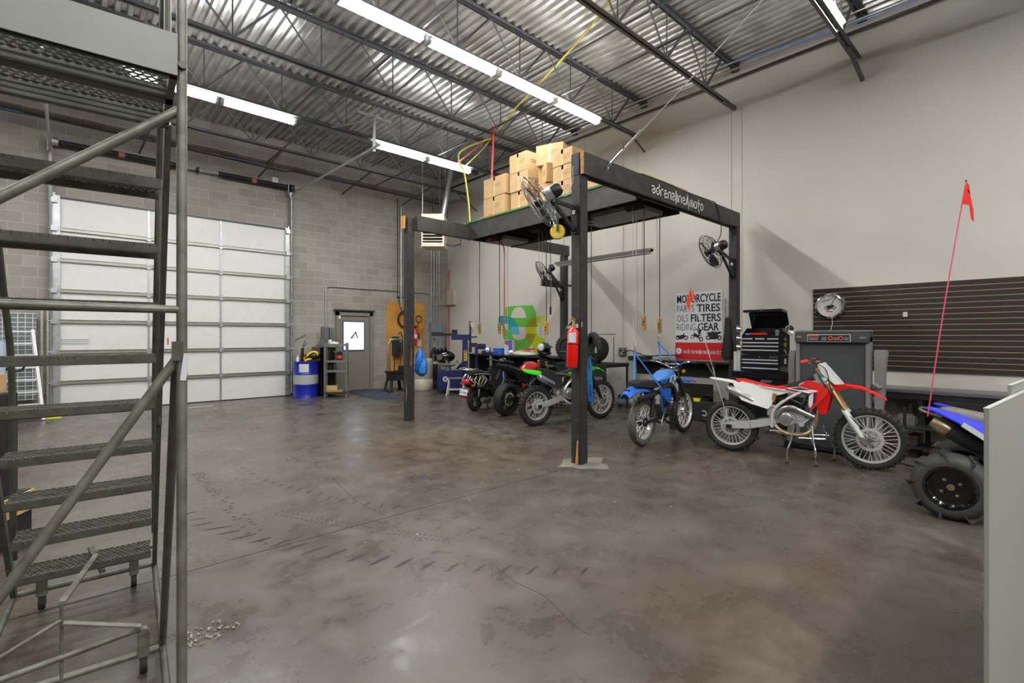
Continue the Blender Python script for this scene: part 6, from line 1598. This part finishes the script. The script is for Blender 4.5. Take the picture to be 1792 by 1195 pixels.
kx = mx_bike('dirt_bike', 'lime green and black motocross bike behind the front timber post', 'dirt bike', (5.86, 5.85, 0), (.988, -.156),
    dict(frame='alu', pipe='alu', muffler='lavgrey', rfender='green', skirt=.9, side='seatblk', seat='seatblk', shroud='green', wing='green', fork='darksteel', guard='black', ffender='green', plate='green', grip='black', tank='black', pad='black', handguard=True), rk='knob')
b = B()
for x, y, w_ in ((1.02, -.22, .0), (1.0, -.16, .5)):
    b.beam((x, y, 1.18), (x + .02, y - .03, .55), .05, .012).beam((x + .02, y - .03, .55), (x + .05, y - .02, .35), .045, .02)
tag(mk('tie_down_straps', b, 'strapblue', loc=(5.86 + .0, 5.85, 0), rot=(0, 0, math.atan2(-.156, .988))), 'bright blue straps hanging from the green bike handlebar beside the timber post', 'straps')

# ------------------------------------------------------------------ old blue trail bike hung in slings
def trail_bike(loc, heading):
    t = thing('dirt_bike', 'old blue trail bike held up by blue straps', 'dirt bike', loc)
    t.rotation_euler = (0, 0, math.atan2(heading[1], heading[0]))
    wheel(t, 'rear_wheel', 0, .33, .325, .11, .238, 'block', 32, 'rubbergrey', 'alubright', 0)
    wheel(t, 'front_wheel', 1.29, .35, .345, .08, .275, 'round', 36, 'rubber', 'alubright', 0)
    b = B()
    for s in (-1, 1): b.beam((-.04, s * .085, .33), (.45, s * .08, .36), .025, .04)
    mk('swingarm', b, 'matteblack', t, bevel=.003)
    for s in (-1, 1):
        mk('shock', B().cyl((.02, s * .11, .36), (.16, s * .10, .72), .014).lathe([(.026 + .005 * (i % 2), .05 + .012 * i) for i in range(22)], (.02, s * .11, .36), (.14, 0, .36), 12), 'darksteel', t)
    b = B()
    for s in (-1, 1):
        b.tube([(-.15, s * .07, .76), (.25, s * .08, .74), (.45, s * .07, .60), (.47, s * .07, .36)], .012, 8, 4)
        b.tube([(.47, s * .08, .34), (.62, s * .09, .24), (.80, s * .07, .27), (.93, s * .02, .75)], .013, 8, 4)
    b.tube([(.25, 0, .76), (.6, 0, .84), (.93, 0, .90)], .018, 8, 3).cyl((.90, 0, .98), (.955, 0, .82), .028)
    mk('frame', b, 'matteblack', t)
    e = engine(t, .60, .42, .9, 'darksteel', 'matteblack')
    mk('exhaust_pipe', B().tube([(.72, -.05, .60), (.80, -.10, .66), (.80, -.12, .56), (.74, -.11, .74), (.58, -.09, .79), (.30, -.08, .72), (.05, -.12, .70)], [.018, .022, .024, .03, .045, .03, .03], 10, 5), 'matteblack', t)
    mk('muffler', B().cyl((.05, -.13, .70), (-.30, -.12, .68), .036, .03, 12), 'darksteel', t)
    mk('rear_fender', fender([(-.46, .755, .07), (-.40, .80, .085), (-.28, .835, .095), (-.10, .84, .095), (.08, .81, .09)], .012, .75), 'blue', t)
    mk('tail_lamp', B().box((-.38, 0, .775), (.07, .08, .05)), 'black', t, bevel=.006)
    mk('seat', seat_loft([(-.28, .885, .83, .08), (-.20, .915, .83, .10), (.02, .905, .80, .105), (.20, .87, .79, .10), (.36, .875, .79, .085), (.44, .90, .80, .06)]), 'seatblk', t)
    b = B()
    for k in range(7): b.tube([(-.18 + k * .07, -.102, .84), (-.18 + k * .07, -.085, .895), (-.18 + k * .07, 0, .908 - abs(k - 1) * .006), (-.18 + k * .07, .085, .895)], .004, 5)
    mk('seat_ribs', b, 'matteblack', t)
    rings = []
    for x, zc, hy, hz in ((.33, .86, .045, .045), (.42, .885, .095, .085), (.55, .90, .125, .115), (.68, .905, .125, .12), (.80, .91, .105, .105), (.90, .915, .06, .07), (.93, .915, .03, .04)):
        rings.append([(x, hy * math.cos(a) * (1 if math.sin(a) > -.2 else .8), zc + hz * math.sin(a)) for a in [2 * PI * i / 20 for i in range(20)]])
    tk = mk('fuel_tank', B().loft(rings), 'bluelight', t)
    for s in (-1, 1):
        mk('tank_stripe', B().prism([(.56, s * .120, .84), (.60, s * .122, .93), (.78, s * .112, .945), (.80, s * .104, .86), (.68, s * .119, .835)], (0, s * .006, 0)), 'paper', tk, bevel=.002)
        mk('tank_stripe', B().prism([(.62, s * .124, .85), (.64, s * .124, .92), (.70, s * .122, .925), (.69, s * .122, .85)], (0, s * .007, 0)), 'strapblue', tk)
    mk('tank_cap', B().cyl((.60, 0, 1.01), (.60, 0, 1.04), .03), 'chrome', tk)
    shell_pair('side_panel', [(.20, .765), (.56, .76), (.57, .62), (.53, .535), (.36, .63)], .125, .15, 'blue', t, .006)
    top = V(.90, 0, 1.0); bot = V(1.265, 0, .36); d = bot - top
    for s in (-1, 1):
        o = V(0, s * .085, 0)
        f = mk('fork_tube', B().cyl(top + o, top + d * .66 + o, .018, n=12), 'chrome', t)
        mk('fork_boot', B().lathe([(.026 + .006 * (i % 2), i * .014) for i in range(20)], tuple(top + d * .26 + o), tuple(d), 12), 'black', f)
        mk('fork_lower', B().cyl(top + d * .62 + o, bot + o, .024, n=12), 'alu', f)
    mk('triple_clamp', B().box(top + d * .03, (.07, .22, .03), ry=.5).box(top + d * .25, (.07, .22, .03), ry=.5), 'darksteel', t, bevel=.005)
    mk('front_fender', fender([(.98, .83, .05), (1.06, .855, .08), (1.25, .865, .085), (1.48, .84, .08), (1.64, .80, .06)], .012, .55), 'blue', t)
    mk('headlamp', B().lathe([(0, .0), (.06, 0), (.075, .03), (.06, .07), (0, .09)], (1.03, 0, .98), (-1, 0, .1), 18), 'black', t)
    mk('number_plate', B().prism([(1.02, -.09, .90), (1.02, .09, .90), (1.03, .1, 1.05), (1.0, .06, 1.12), (1.0, -.06, 1.12), (1.03, -.1, 1.05)], (.01, 0, 0)), 'black', t, bevel=.004)
    mk('turn_signal', B().cyl((1.0, -.13, .98), (1.03, -.13, .98), .025).cyl((1.0, .13, .98), (1.03, .13, .98), .025), 'pendyellow', t)
    mk('handlebar', B().tube([(.78, -.42, 1.12), (.82, -.26, 1.13), (.89, -.12, 1.08), (.90, 0, 1.03), (.89, .12, 1.08), (.82, .26, 1.13), (.78, .42, 1.12)], .011, 8, 4).cyl((.88, -.13, 1.09), (.88, .13, 1.09), .007), 'chrome', t)
    for s in (-1, 1):
        mk('grip', B().cyl((.78, s * .43, 1.12), (.81, s * .31, 1.127), .017, n=12), 'black', t)
        mk('lever', B().tube([(.84, s * .26, 1.12), (.87, s * .3, 1.12), (.85, s * .40, 1.115)], .006, 6, 3).box((.83, s * .25, 1.13), (.04, .04, .035)), 'steel', t)
    mk('cables', B().tube([(.84, -.24, 1.13), (.96, -.16, 1.16), (1.03, -.05, 1.0), (.98, -.06, .8), (1.1, -.1, .6), (1.25, -.1, .42)], .005, 6, 5).tube([(.84, .24, 1.13), (.97, .10, 1.17), (.98, -.03, 1.0), (.8, -.08, .75)], .005, 6, 5), 'black', t)
    mk('foot_peg', B().box((.50, -.18, .28), (.04, .16, .02)), 'darksteel', t); mk('foot_peg', B().box((.50, .18, .28), (.04, .16, .02)), 'darksteel', t)
    mk('kick_starter', B().tube([(.42, -.13, .44), (.30, -.16, .40), (.22, -.18, .34), (.20, -.18, .26)], .009, 8, 4), 'alu', t)
    mk('rear_hub_drum', B().lathe([(0, -.05), (.06, -.05), (.065, 0), (.06, .05), (0, .05)], (0, 0, .33), (0, 1, 0), 20), 'darksteel', t)
    mk('front_hub_drum', B().lathe([(0, -.04), (.05, -.04), (.055, 0), (.05, .04), (0, .04)], (1.29, 0, .35), (0, 1, 0), 20), 'alu', t)
    return t
bl = trail_bike((5.857, 3.782, 0), (.997, .071))
HB = math.atan2(.071, .997)
def bike_pt(p):
    return Vector((5.857 + p[0] * math.cos(HB) - p[1] * math.sin(HB), 3.782 + p[0] * math.sin(HB) + p[1] * math.cos(HB), p[2]))
def strap(label, a, c, w_=.024):
    tag(mk('tie_down_strap', B().beam(a, c, w_, .006), 'strapblue'), label, 'strap', 'blue straps holding the trail bike')
h1 = V(6.12, 4.08, 1.26); h2 = V(6.80, 4.10, 1.41)
strap('blue strap from the rear hook down to the far side of the blue bike seat', h1, bike_pt((-.02, .11, .90)))
strap('long blue strap from the rear hook across the seat of the blue bike', h1, bike_pt((.22, -.16, .80)))
strap('lower length of blue strap hooked on the swingarm of the blue bike', bike_pt((.22, -.16, .80)), bike_pt((.30, -.15, .46)))
strap('blue strap from the front hook to the left side of the blue bike handlebar', h2, bike_pt((.86, .16, 1.12)), .025)
strap('blue strap from the front hook to the right side of the blue bike handlebar', h2, bike_pt((.90, -.10, 1.08)), .025)
tag(mk('strap_hook', B().tube([bike_pt((.30, -.15, .46)), bike_pt((.33, -.15, .38)), bike_pt((.28, -.14, .31)), bike_pt((.24, -.12, .33))], .009, 8, 4), 'steel'), 'steel hook at the low end of the long blue strap', 'hook')
pr = thing('paper_stack', 'white striped reflective card behind the front spokes of the blue bike', 'card', (7.25, 4.12, .33))
for k in range(4): mk('stripe', B().bb(-.002, .002, -.05, .05, k * .05, k * .05 + .03), 'white', pr)
mk('backing', B().bb(.003, .006, -.055, .055, -.33, .19), 'matteblack', pr)

# ------------------------------------------------------------------ sport bike
def sport(loc, heading):
    t = thing('sport_bike', 'black sport motorcycle with a dark red tank and wide rear tyre', 'motorcycle', loc)
    t.rotation_euler = (.10, 0, math.atan2(heading[1], heading[0]))
    for nm, x, R, wd, rr in (('rear_wheel', 0, .325, .19, .225), ('front_wheel', 1.40, .30, .12, .215)):
        tw = wheel(t, nm, x, R, R, wd, rr, 'round', 0, 'rubber', 'matteblack', .13)
        b = B().lathe([(0, -.05), (.06, -.05), (.06, .05), (0, .05)], (0, 0, 0), (0, 1, 0), 18)
        for k in range(5):
            a = 2 * PI * k / 5
            b.beam((.04 * math.cos(a), -.02, .04 * math.sin(a)), ((rr - .01) * math.cos(a + .18), 0, (rr - .01) * math.sin(a + .18)), .03, .022)
            b.beam((.04 * math.cos(a), .02, .04 * math.sin(a)), ((rr - .01) * math.cos(a - .18), 0, (rr - .01) * math.sin(a - .18)), .03, .022)
        mk('cast_spokes', b, 'matteblack', tw)
        mk('rim_tape', B().torus((0, -wd * .35, 0), (0, 1, 0), rr + .004, .003, 36, 4), 'maroon', tw)
    mk('swingarm', B().beam((-.03, -.12, .325), (.50, -.10, .42), .04, .07, w2=.05, h2=.10).beam((-.03, .12, .325), (.50, .10, .42), .04, .07, w2=.05, h2=.10).prism([(.1, -.13, .36), (.28, -.12, .56), (.48, -.12, .44)], (0, .02, 0)), 'darksteel', t, bevel=.005)
    mk('frame', B().tube([(.48, -.12, .35), (.50, -.13, .60), (.75, -.14, .74), (1.06, -.06, .84)], .035, 10, 4, flat=.6).tube([(.48, .12, .35), (.50, .13, .60), (.75, .14, .74), (1.06, .06, .84)], .035, 10, 4, flat=.6), 'darksteel', t)
    engine(t, .70, .42, 1.2, 'darksteel', 'steel')
    mk('exhaust', B().tube([(.86, -.08, .50), (.95, -.1, .35), (.75, -.13, .24), (.48, -.15, .28), (.34, -.16, .34)], .028, 10, 4), 'pipegold', t)
    mk('muffler', B().lathe([(0, 0), (.035, 0), (.058, .04), (.058, .24), (.045, .26), (.04, .22), (0, .22)], (.40, -.17, .35), (-.22, -.0, .06), 18), 'pipegold', t)
    mk('rear_hugger', fender([(-.05, .68, .09), (.10, .70, .095), (.26, .66, .095), (.36, .56, .09)], .006, .3), 'matteblack', t)
    mk('tail_section', B().loft([[(x, y * w_, zc + zz * h) for y, zz in ((-1, -.6), (-1, .4), (-.5, 1), (.5, 1), (1, .4), (1, -.6), (.4, -1), (-.4, -1))] for x, zc, w_, h in ((-.36, .985, .02, .015), (-.28, .965, .07, .04), (-.05, .90, .11, .075), (.15, .84, .13, .08), (.38, .78, .13, .075), (.45, .77, .10, .06))]), 'black', t)
    mk('pillion_seat', seat_loft([(-.24, 1.0, .97, .06), (-.12, .985, .93, .10), (.08, .93, .88, .11)]), 'seatblk', t)
    mk('rider_seat', seat_loft([(.04, .90, .86, .11), (.15, .84, .80, .13), (.32, .81, .77, .12), (.44, .83, .78, .08)]), 'seatgrey', t)
    shell_pair('subframe_panel', [(.0, .84), (.30, .74), (.52, .70), (.50, .62), (.30, .64), (.12, .72)], .10, .12, 'black', t, .003)
    mk('license_bracket', B().beam((-.22, 0, .92), (-.33, 0, .72), .05, .02), 'matteblack', t)
    rings = []
    for x, zc, hy, hz in ((.36, .82, .04, .03), (.43, .85, .11, .08), (.55, .88, .15, .11), (.70, .90, .16, .11), (.82, .89, .13, .09), (.90, .87, .06, .06)):
        rings.append([(x, hy * math.cos(a), zc + hz * math.sin(a)) for a in [2 * PI * i / 22 for i in range(22)]])
    mk('fuel_tank', B().loft(rings), 'tankred', t)
    shell_pair('fairing', [(.66, .80), (.95, .86), (1.22, .92), (1.32, .84), (1.15, .60), (.98, .40), (.80, .32), (.72, .45), (.86, .62)], .16, .19, 'black', t, .01)
    mk('nose_fairing', B().loft([[(x, y * w_, zc + zz * h) for y, zz in ((-1, -.5), (-.9, .5), (-.4, 1), (.4, 1), (.9, .5), (1, -.5), (.4, -1), (-.4, -1))] for x, zc, w_, h in ((1.05, .98, .16, .08), (1.20, .95, .17, .13), (1.36, .88, .12, .11), (1.46, .82, .04, .05))]), 'black', t)
    mk('windscreen', B().loft([[(x, y * w_, z + (0 if abs(y) > .6 else .02)) for y in (-1, -.5, 0, .5, 1)] + [(x + .004, y * w_, z - .01) for y in (1, .5, 0, -.5, -1)] for x, w_, z in ((.98, .13, 1.12), (1.10, .15, 1.08), (1.24, .14, 1.02))]), 'gloss', t)
    mk('handlebar', B().cyl((.98, -.12, .95), (.88, -.36, .93), .012).cyl((.98, .12, .95), (.88, .36, .93), .012), 'steel', t)
    for s in (-1, 1):
        mk('grip', B().cyl((.92, s * .26, .937), (.88, s * .38, .93), .018), 'black', t)
        mk('fork_tube', B().cyl((1.02, s * .10, 1.0), (1.38, s * .10, .32), .025), 'gold', t)
        mk('lever', B().tube([(.95, s * .22, .95), (1.0, s * .3, .95), (.97, s * .38, .945)], .006, 6, 3), 'red' if s > 0 else 'steel', t)
    mk('spring', B().lathe([(.03 + .006 * (i % 2), i * .012) for i in range(16)], (.38, -.05, .42), (.1, 0, 1), 12), 'redglow', t)
    mk('rear_set', B().box((.36, -.16, .40), (.12, .02, .1)).box((.36, -.20, .38), (.03, .08, .02)), 'alu', t)
    mk('side_stand', B().beam((.5, .12, .3), (.52, .30, .0), .02, .02), 'darksteel', t)
    return t
sport((6.18, 6.98, 0), (.987, .12))

# ------------------------------------------------------------------ scooter
def scooter(loc, heading):
    t = thing('scooter', 'black scooter with silver vinyl swirls, a luggage rack and round mirrors', 'scooter', loc)
    t.rotation_euler = (.08, 0, math.atan2(heading[1], heading[0]))
    for nm, x in (('rear_wheel', 0), ('front_wheel', 1.27)):
        tw = wheel(t, nm, x, .235, .235, .12, .15, 'round', 0, 'rubber', 'steel', 0)
        b = B().lathe([(0, -.04), (.04, -.04), (.04, .04), (0, .04)], (0, 0, 0), (0, 1, 0), 14)
        for k in range(3):
            a = 2 * PI * k / 3 + .5
            b.beam((0, -.02, 0), (.145 * math.cos(a), -.01, .145 * math.sin(a)), .03, .045, up=(0, 1, 0))
        mk('cast_spokes', b, 'steel', tw)
    rings = []
    for x, zc, hy, hz in ((-.36, .60, .05, .06), (-.30, .62, .12, .12), (-.10, .60, .17, .17), (.12, .57, .18, .17), (.32, .50, .16, .16), (.44, .42, .12, .12), (.50, .36, .08, .06)):
        rings.append([(x, hy * math.cos(a), zc + hz * math.sin(a)) for a in [2 * PI * i / 22 for i in range(22)]])
    bd = mk('body', B().loft(rings), 'gloss', t)
    b = B(); r = random.Random(6)
    for k in range(5):
        x = -.30 + .09 * k
        for s in (-1, 1):
            pts = []
            for j in range(6):
                u = j / 5; xx = x + .05 * math.sin(u * 6 + k); zz = .52 + .22 * u
                hy = .17 * math.sqrt(max(.05, 1 - ((zz - .60) / .185) ** 2)) * (1 if xx > -.2 else (.55 + (xx + .32) * 3.7))
                pts.append((xx, s * (hy + .006), zz))
            b.tube(pts, .009, 5, 3)
    mk('silver_swirls', b, 'offwhite', bd)
    mk('seat', seat_loft([(-.28, .83, .76, .09), (-.16, .85, .76, .13), (.06, .84, .74, .14), (.14, .80, .73, .13), (.32, .79, .70, .12), (.44, .76, .68, .06)]), 'seatblk', t)
    mk('seat_piping', B().tube([(-.26, -.125, .775), (.0, -.145, .77), (.3, -.13, .735), (.43, -.06, .71)], .006, 6, 4), 'offwhite', t)
    mk('luggage_rack', B().tube([(-.10, -.12, .84), (-.22, -.13, .88), (-.44, -.12, .87), (-.50, 0, .87), (-.44, .12, .87), (-.22, .13, .88), (-.10, .12, .84)], .010, 8, 4).cyl((-.25, -.13, .87), (-.25, .13, .87), .007).cyl((-.36, -.13, .87), (-.36, .13, .87), .007).tube([(-.1, -.12, .84), (-.24, -.1, .76), (-.30, -.08, .70)], .008, 6).tube([(-.1, .12, .84), (-.24, .1, .76), (-.30, .08, .70)], .008, 6), 'chrome', t)
    mk('tail_light', B().sph((-.365, 0, .62), (.035, .085, .05), 14, 8), 'tail', t)
    for s in (-1, 1): mk('turn_signal', B().sph((-.32, s * .13, .56), (.03, .03, .025), 10, 6), 'tail', t)
    pl_ = mk('licence_plate', B().box((-.42, 0, .42), (.004, .18, .12), ry=.2), 'paper', t)
    text('plate_characters', 'G 74K', .06, 'navy', frame_mtx((-.428, .075, .395), (0, -1, 0), (-.2, 0, 1)), t, .001)
    mk('reflector', B().box((-.40, 0, .31), (.02, .10, .035)), 'tail', t)
    mk('rear_mudguard', B().beam((-.28, 0, .56), (-.42, 0, .33), .16, .012), 'black', t)
    mk('muffler', B().lathe([(0, 0), (.03, 0), (.06, .04), (.062, .26), (.045, .31), (0, .31)], (.30, -.15, .20), (-.30, -.02, .05), 18).cyl((.30, -.15, .20), (.42, -.1, .22), .018), 'steel', t)
    mk('engine_case', B().box((.16, .10, .27), (.42, .08, .16)).box((.2, -.02, .3), (.3, .18, .16)).cyl((0, .05, .235), (0, .15, .235), .09), 'matteblack', t, bevel=.015)
    mk('shock', B().cyl((-.02, -.09, .30), (.0, -.09, .55), .015).lathe([(.025 + .005 * (i % 2), i * .012) for i in range(16)], (-.02, -.09, .32), (0, 0, 1), 12), 'steel', t)
    mk('floorboard', B().bb(.42, .86, -.16, .16, .26, .34), 'gloss', t, bevel=.02)
    mk('leg_shield', B().loft([[(x + .03 * (1 - abs(y)), y * w_, z) for y in (-1, -.5, 0, .5, 1)] + [(x + .03 * (1 - abs(y)) + .05, y * w_, z) for y in (1, .5, 0, -.5, -1)] for x, w_, z in ((.86, .15, .28), (.88, .20, .45), (.90, .21, .65), (.92, .17, .84), (.93, .09, .92))]), 'gloss', t, bevel=.006)
    mk('shield_graphic', B().tube([(.84, -.10, .48), (.845, -.14, .6), (.85, -.11, .72), (.86, -.13, .82)], .014, 6, 4), 'bluelight', t)
    mk('headset', B().sph((.96, 0, .97), (.09, .10, .06), 16, 8).cyl((1.0, 0, .35), (.95, 0, .92), .04), 'gloss', t)
    mk('headlight', B().lathe([(0, .03), (.05, .025), (.065, 0)], (1.03, 0, .98), (1, 0, 0), 18), 'mirror', t)
    mk('front_fender', fender([(1.05, .42, .06), (1.18, .49, .075), (1.32, .49, .075), (1.44, .40, .06)], .008, .5), 'gloss', t)
    mk('front_fork', B().cyl((1.0, -.07, .5), (1.26, -.08, .235), .02).cyl((1.0, .07, .5), (1.26, .08, .235), .02), 'steel', t)
    mk('handlebar', B().tube([(.86, -.33, .98), (.92, -.2, .98), (.95, 0, .96), (.92, .2, .98), (.86, .33, .98)], .014, 8, 4), 'black', t)
    for s in (-1, 1):
        mk('grip', B().cyl((.855, s * .35, .98), (.885, s * .25, .98), .018, n=12), 'seatblk', t)
        st2 = mk('mirror_stem', B().tube([(.92, s * .20, .99), (.88, s * .25, 1.06), (.81, s * .30, 1.17)], .005, 6, 3), 'black', t)
        mk('mirror', B().lathe([(0, .012), (.04, .01), (.052, 0), (.048, -.012), (0, -.02)], (.80, s * .30, 1.19), (-.9, -.35, .1), 22), 'alubright', st2)
    mk('center_stand', B().beam((.30, -.10, .20), (.26, -.16, .0), .02, .02).beam((.30, .10, .20), (.26, .16, .0), .02, .02).beam((.30, -.10, .19), (.30, .10, .19), .02, .02), 'darksteel', t)
    return t
scooter((6.10, 7.84, 0), (.952, .305))

# ------------------------------------------------------------------ quad with paddle tyres
def quad(loc, rz):
    t = thing('quad_bike', 'blue and grey quad bike with fat paddle tyres behind the pale cabinet', 'quad bike', loc, rz)
    def qwheel(nm, x, y, R, wd):
        s = -1 if y < 0 else 1
        b = B().lathe([(.165, -wd * .42), (.175, -wd * .48), (.21, -wd * .5), (R - .03, -wd * .44), (R - .006, -wd * .3), (R, 0), (R - .006, wd * .3), (R - .03, wd * .44), (.21, wd * .5), (.175, wd * .48), (.165, wd * .42)], (0, 0, 0), (0, 1, 0), 44, closed=True)
        for i in range(9):
            a = 2 * PI * i / 9 + .35; d = V(math.cos(a), 0, math.sin(a)); e = V(-math.sin(a), 0, math.cos(a))
            for sg_ in (-1, 1):
                p0 = d * (R - .02) + V(0, sg_ * wd * .49, 0) - e * .03; p1 = d * (R - .005) + V(0, 0, 0) + e * .025
                p2 = d * (R + .02) + V(0, 0, 0) + e * .03; p3 = d * (R + .012) + V(0, sg_ * wd * .5, 0) - e * .02; p4 = d * (R - .055) + V(0, sg_ * wd * .5, 0) - e * .028
                b.prism([p0, p1, p2, p3, p4], e * .014)
        tw = mk(nm, b, 'rubberquad', t, loc=(x, y, R), ang=45)
        mk('rim', B().lathe([(.150, s * wd * .30), (.158, s * wd * .47), (.172, s * wd * .49), (.174, s * wd * .44), (.150, s * wd * .36), (.125, s * wd * .2), (.10, s * wd * .16), (.05, s * wd * .16), (0, s * wd * .16)], (0, 0, 0), (0, 1, 0), 32), 'gloss', tw)
        mk('hub', B().lathe([(0, s * wd * .32), (.026, s * wd * .32), (.034, s * wd * .16)], (0, 0, 0), (0, 1, 0), 14).beam((-.07, s * wd * .2, .03), (.07, s * wd * .2, -.03), .02, .035, up=(0, 1, 0)).beam((-.03, s * wd * .2, -.07), (.03, s * wd * .2, .07), .02, .035, up=(0, 1, 0)), 'pipegold', tw)
        for i in range(4):
            a = i * PI / 2 + .6
            mk('lug_nut', B().cyl((.07 * math.cos(a), s * wd * .16, .07 * math.sin(a)), (.07 * math.cos(a), s * wd * .32, .07 * math.sin(a)), .013, n=8), 'chrome', tw)
    qwheel('rear_wheel', 0, -.43, .268, .25); qwheel('rear_wheel', 0, .43, .268, .25)
    qwheel('front_wheel', 1.25, -.42, .27, .18); qwheel('front_wheel', 1.25, .42, .27, .18)
    mk('rear_axle', B().cyl((0, -.40, .27), (0, .40, .27), .02).lathe([(.02, .05), (.10, .05), (.10, .056), (.02, .056)], (0, 0, .27), (0, 1, 0), 24, closed=True), 'gold', t)
    mk('swingarm', B().beam((0, -.06, .27), (.5, -.08, .36), .04, .07).beam((0, .06, .27), (.5, .08, .36), .04, .07), 'alu', t)
    mk('frame', B().tube([(.5, -.12, .3), (.55, -.13, .6), (.9, -.1, .7), (1.2, -.12, .45), (.9, -.14, .25), (.5, -.12, .3)], .016, 8, 4).tube([(.5, .12, .3), (.55, .13, .6), (.9, .1, .7), (1.2, .12, .45), (.9, .14, .25), (.5, .12, .3)], .016, 8, 4).tube([(.55, -.1, .62), (.1, -.09, .72), (-.15, -.07, .80)], .013, 8).tube([(.55, .1, .62), (.1, .09, .72), (-.15, .07, .80)], .013, 8), 'black', t)
    mk('grab_bar', B().tube([(-.1, -.10, .78), (-.24, -.10, .83), (-.26, 0, .84), (-.24, .10, .83), (-.1, .10, .78)], .011, 8, 4), 'steel', t)
    engine(t, .60, .42, 1.2)
    mk('muffler', B().lathe([(0, 0), (.03, 0), (.062, .05), (.066, .28), (.062, .30)], (.20, -.20, .54), (-.40, -.0, .25), 20), 'matteblack', t)
    mk('muffler_end', B().lathe([(.067, .28), (.070, .30), (.062, .37), (.050, .415), (.022, .42), (.018, .40), (0, .40)], (.20, -.20, .54), (-.40, -.0, .25), 20), 'pipegold', t)
    for s in (-1, 1):
        mk('rear_fender', B().loft([[(x, s * y0, z0), (x, s * (y0 + y1) / 2, z0 + .008), (x, s * y1, z1), (x, s * y1, z1 - .012), (x, s * (y0 + y1) / 2, z0 - .006), (x, s * y0, z0 - .01)] for x, y0, y1, z0, z1 in ((-.19, .16, .20, .875, .865), (-.12, .12, .26, .865, .85), (.02, .10, .34, .825, .79), (.16, .10, .40, .77, .71), (.30, .12, .44, .70, .60), (.38, .13, .45, .64, .50))]), 'quadblue', t)
        mk('front_fender', B().loft([[(x, s * y0, z0), (x, s * y1, z1), (x, s * y1, z1 - .01), (x, s * y0, z0 - .01)] for x, y0, y1, z0, z1 in ((.92, .12, .40, .66, .60), (1.1, .10, .50, .76, .70), (1.3, .10, .50, .76, .70), (1.5, .12, .40, .68, .60))]), 'quadblue', t)
        mk('fender_trim', B().beam((.06, s * .37, .775), (.28, s * .44, .63), .004, .04), 'white', t)
    shell_pair('inner_panel', [(-.10, .80), (.30, .66), (.50, .62), (.50, .45), (.20, .56), (-.05, .70)], .08, .12, 'matteblack', t, .005)
    mk('seat', seat_loft([(-.12, .86, .83, .05), (-.04, .87, .81, .10), (.15, .84, .77, .11), (.40, .79, .71, .11), (.62, .82, .72, .09), (.74, .85, .76, .05)]), 'seatgrey', t)
    mk('fuel_tank', B().loft([[(x, hy * math.cos(a), zc + hz * math.sin(a)) for a in [2 * PI * i / 16 for i in range(16)]] for x, zc, hy, hz in ((.70, .80, .06, .05), (.80, .82, .12, .09), (.98, .83, .12, .09), (1.08, .80, .06, .05))]), 'quadblue', t)
    mk('handlebar', B().tube([(.92, -.38, 1.02), (1.0, -.15, 1.0), (1.02, 0, .96), (1.0, .15, 1.0), (.92, .38, 1.02)], .012, 8, 4).cyl((1.02, 0, .96), (1.12, 0, .6), .02), 'black', t)
    mk('front_bumper', B().tube([(1.3, -.15, .3), (1.55, -.14, .35), (1.55, -.12, .6), (1.55, .12, .6), (1.55, .14, .35), (1.3, .15, .3)], .014, 8, 3), 'steel', t)
    mk('a_arm', B().tube([(1.1, -.1, .3), (1.25, -.34, .27), (1.4, -.1, .3)], .012, 8).tube([(1.1, .1, .3), (1.25, .34, .27), (1.4, .1, .3)], .012, 8), 'black', t)
    return t
quad((5.85, .553, 0), -PI / 2)
def flag(label, base, top, m_pole, pts, m_flag, sides, r=.005):
    t = thing('whip_flag', label, 'flag', base)
    bs = Vector(base); tp = Vector(top)
    mid = (tp - bs) * .5 + V(.01, .01, 0)
    mk('pole', B().tube([(0, 0, 0), mid, tp - bs], r, 8, 4), m_pole, t)
    mk('pole_tip', B().sph(tuple(tp - bs), (.007, .007, .01), 8, 6), 'black', t)
    sd = Vector(sides)
    b = B(); vs = []
    for i, (a, dz, o) in enumerate(pts): vs.append(tp - bs + sd * a + V(0, 0, dz) + V(.5, .5, 0) * o)
    b.prism(vs, (.002, .001, 0))
    mk('pennant', b, m_flag, t)
    return t
rd = (.74, -.6726, 0)    # across the picture plane as seen from the doorway
fq = flag('tall pink pole with a red pennant rising from the quad bike', (5.59, .73, .80), (5.565, .48, 2.80), 'pink', [(0, -.005, 0), (.035, -.03, .01), (.05, -.12, .02), (.075, -.24, .02), (.085, -.335, .03), (.06, -.31, .03), (.035, -.2, .01), (-.035, -.19, 0)], 'flagred', rd)
for k in range(3): mk('pennant_mark', B().beam((-.012 + .02 * k, -.26 + .01 * k, 1.93 - .012 * k), (.012 + .02 * k, -.27, 1.90 - .012 * k), .006, .004), 'ink', fq)
fcr = flag('white pole with an orange-red pennant leaning from the rear wheel of the red bike', (6.40, 2.83, .36), (6.13, 3.22, 2.14), 'offwhite', [(0, -.005, 0), (.03, -.02, .01), (.055, -.10, .02), (.065, -.17, .02), (.03, -.15, .0), (.0, -.18, .03), (-.005, -.33, .02), (-.045, -.24, .0), (-.06, -.17, .0)], 'redglow', rd, .004)
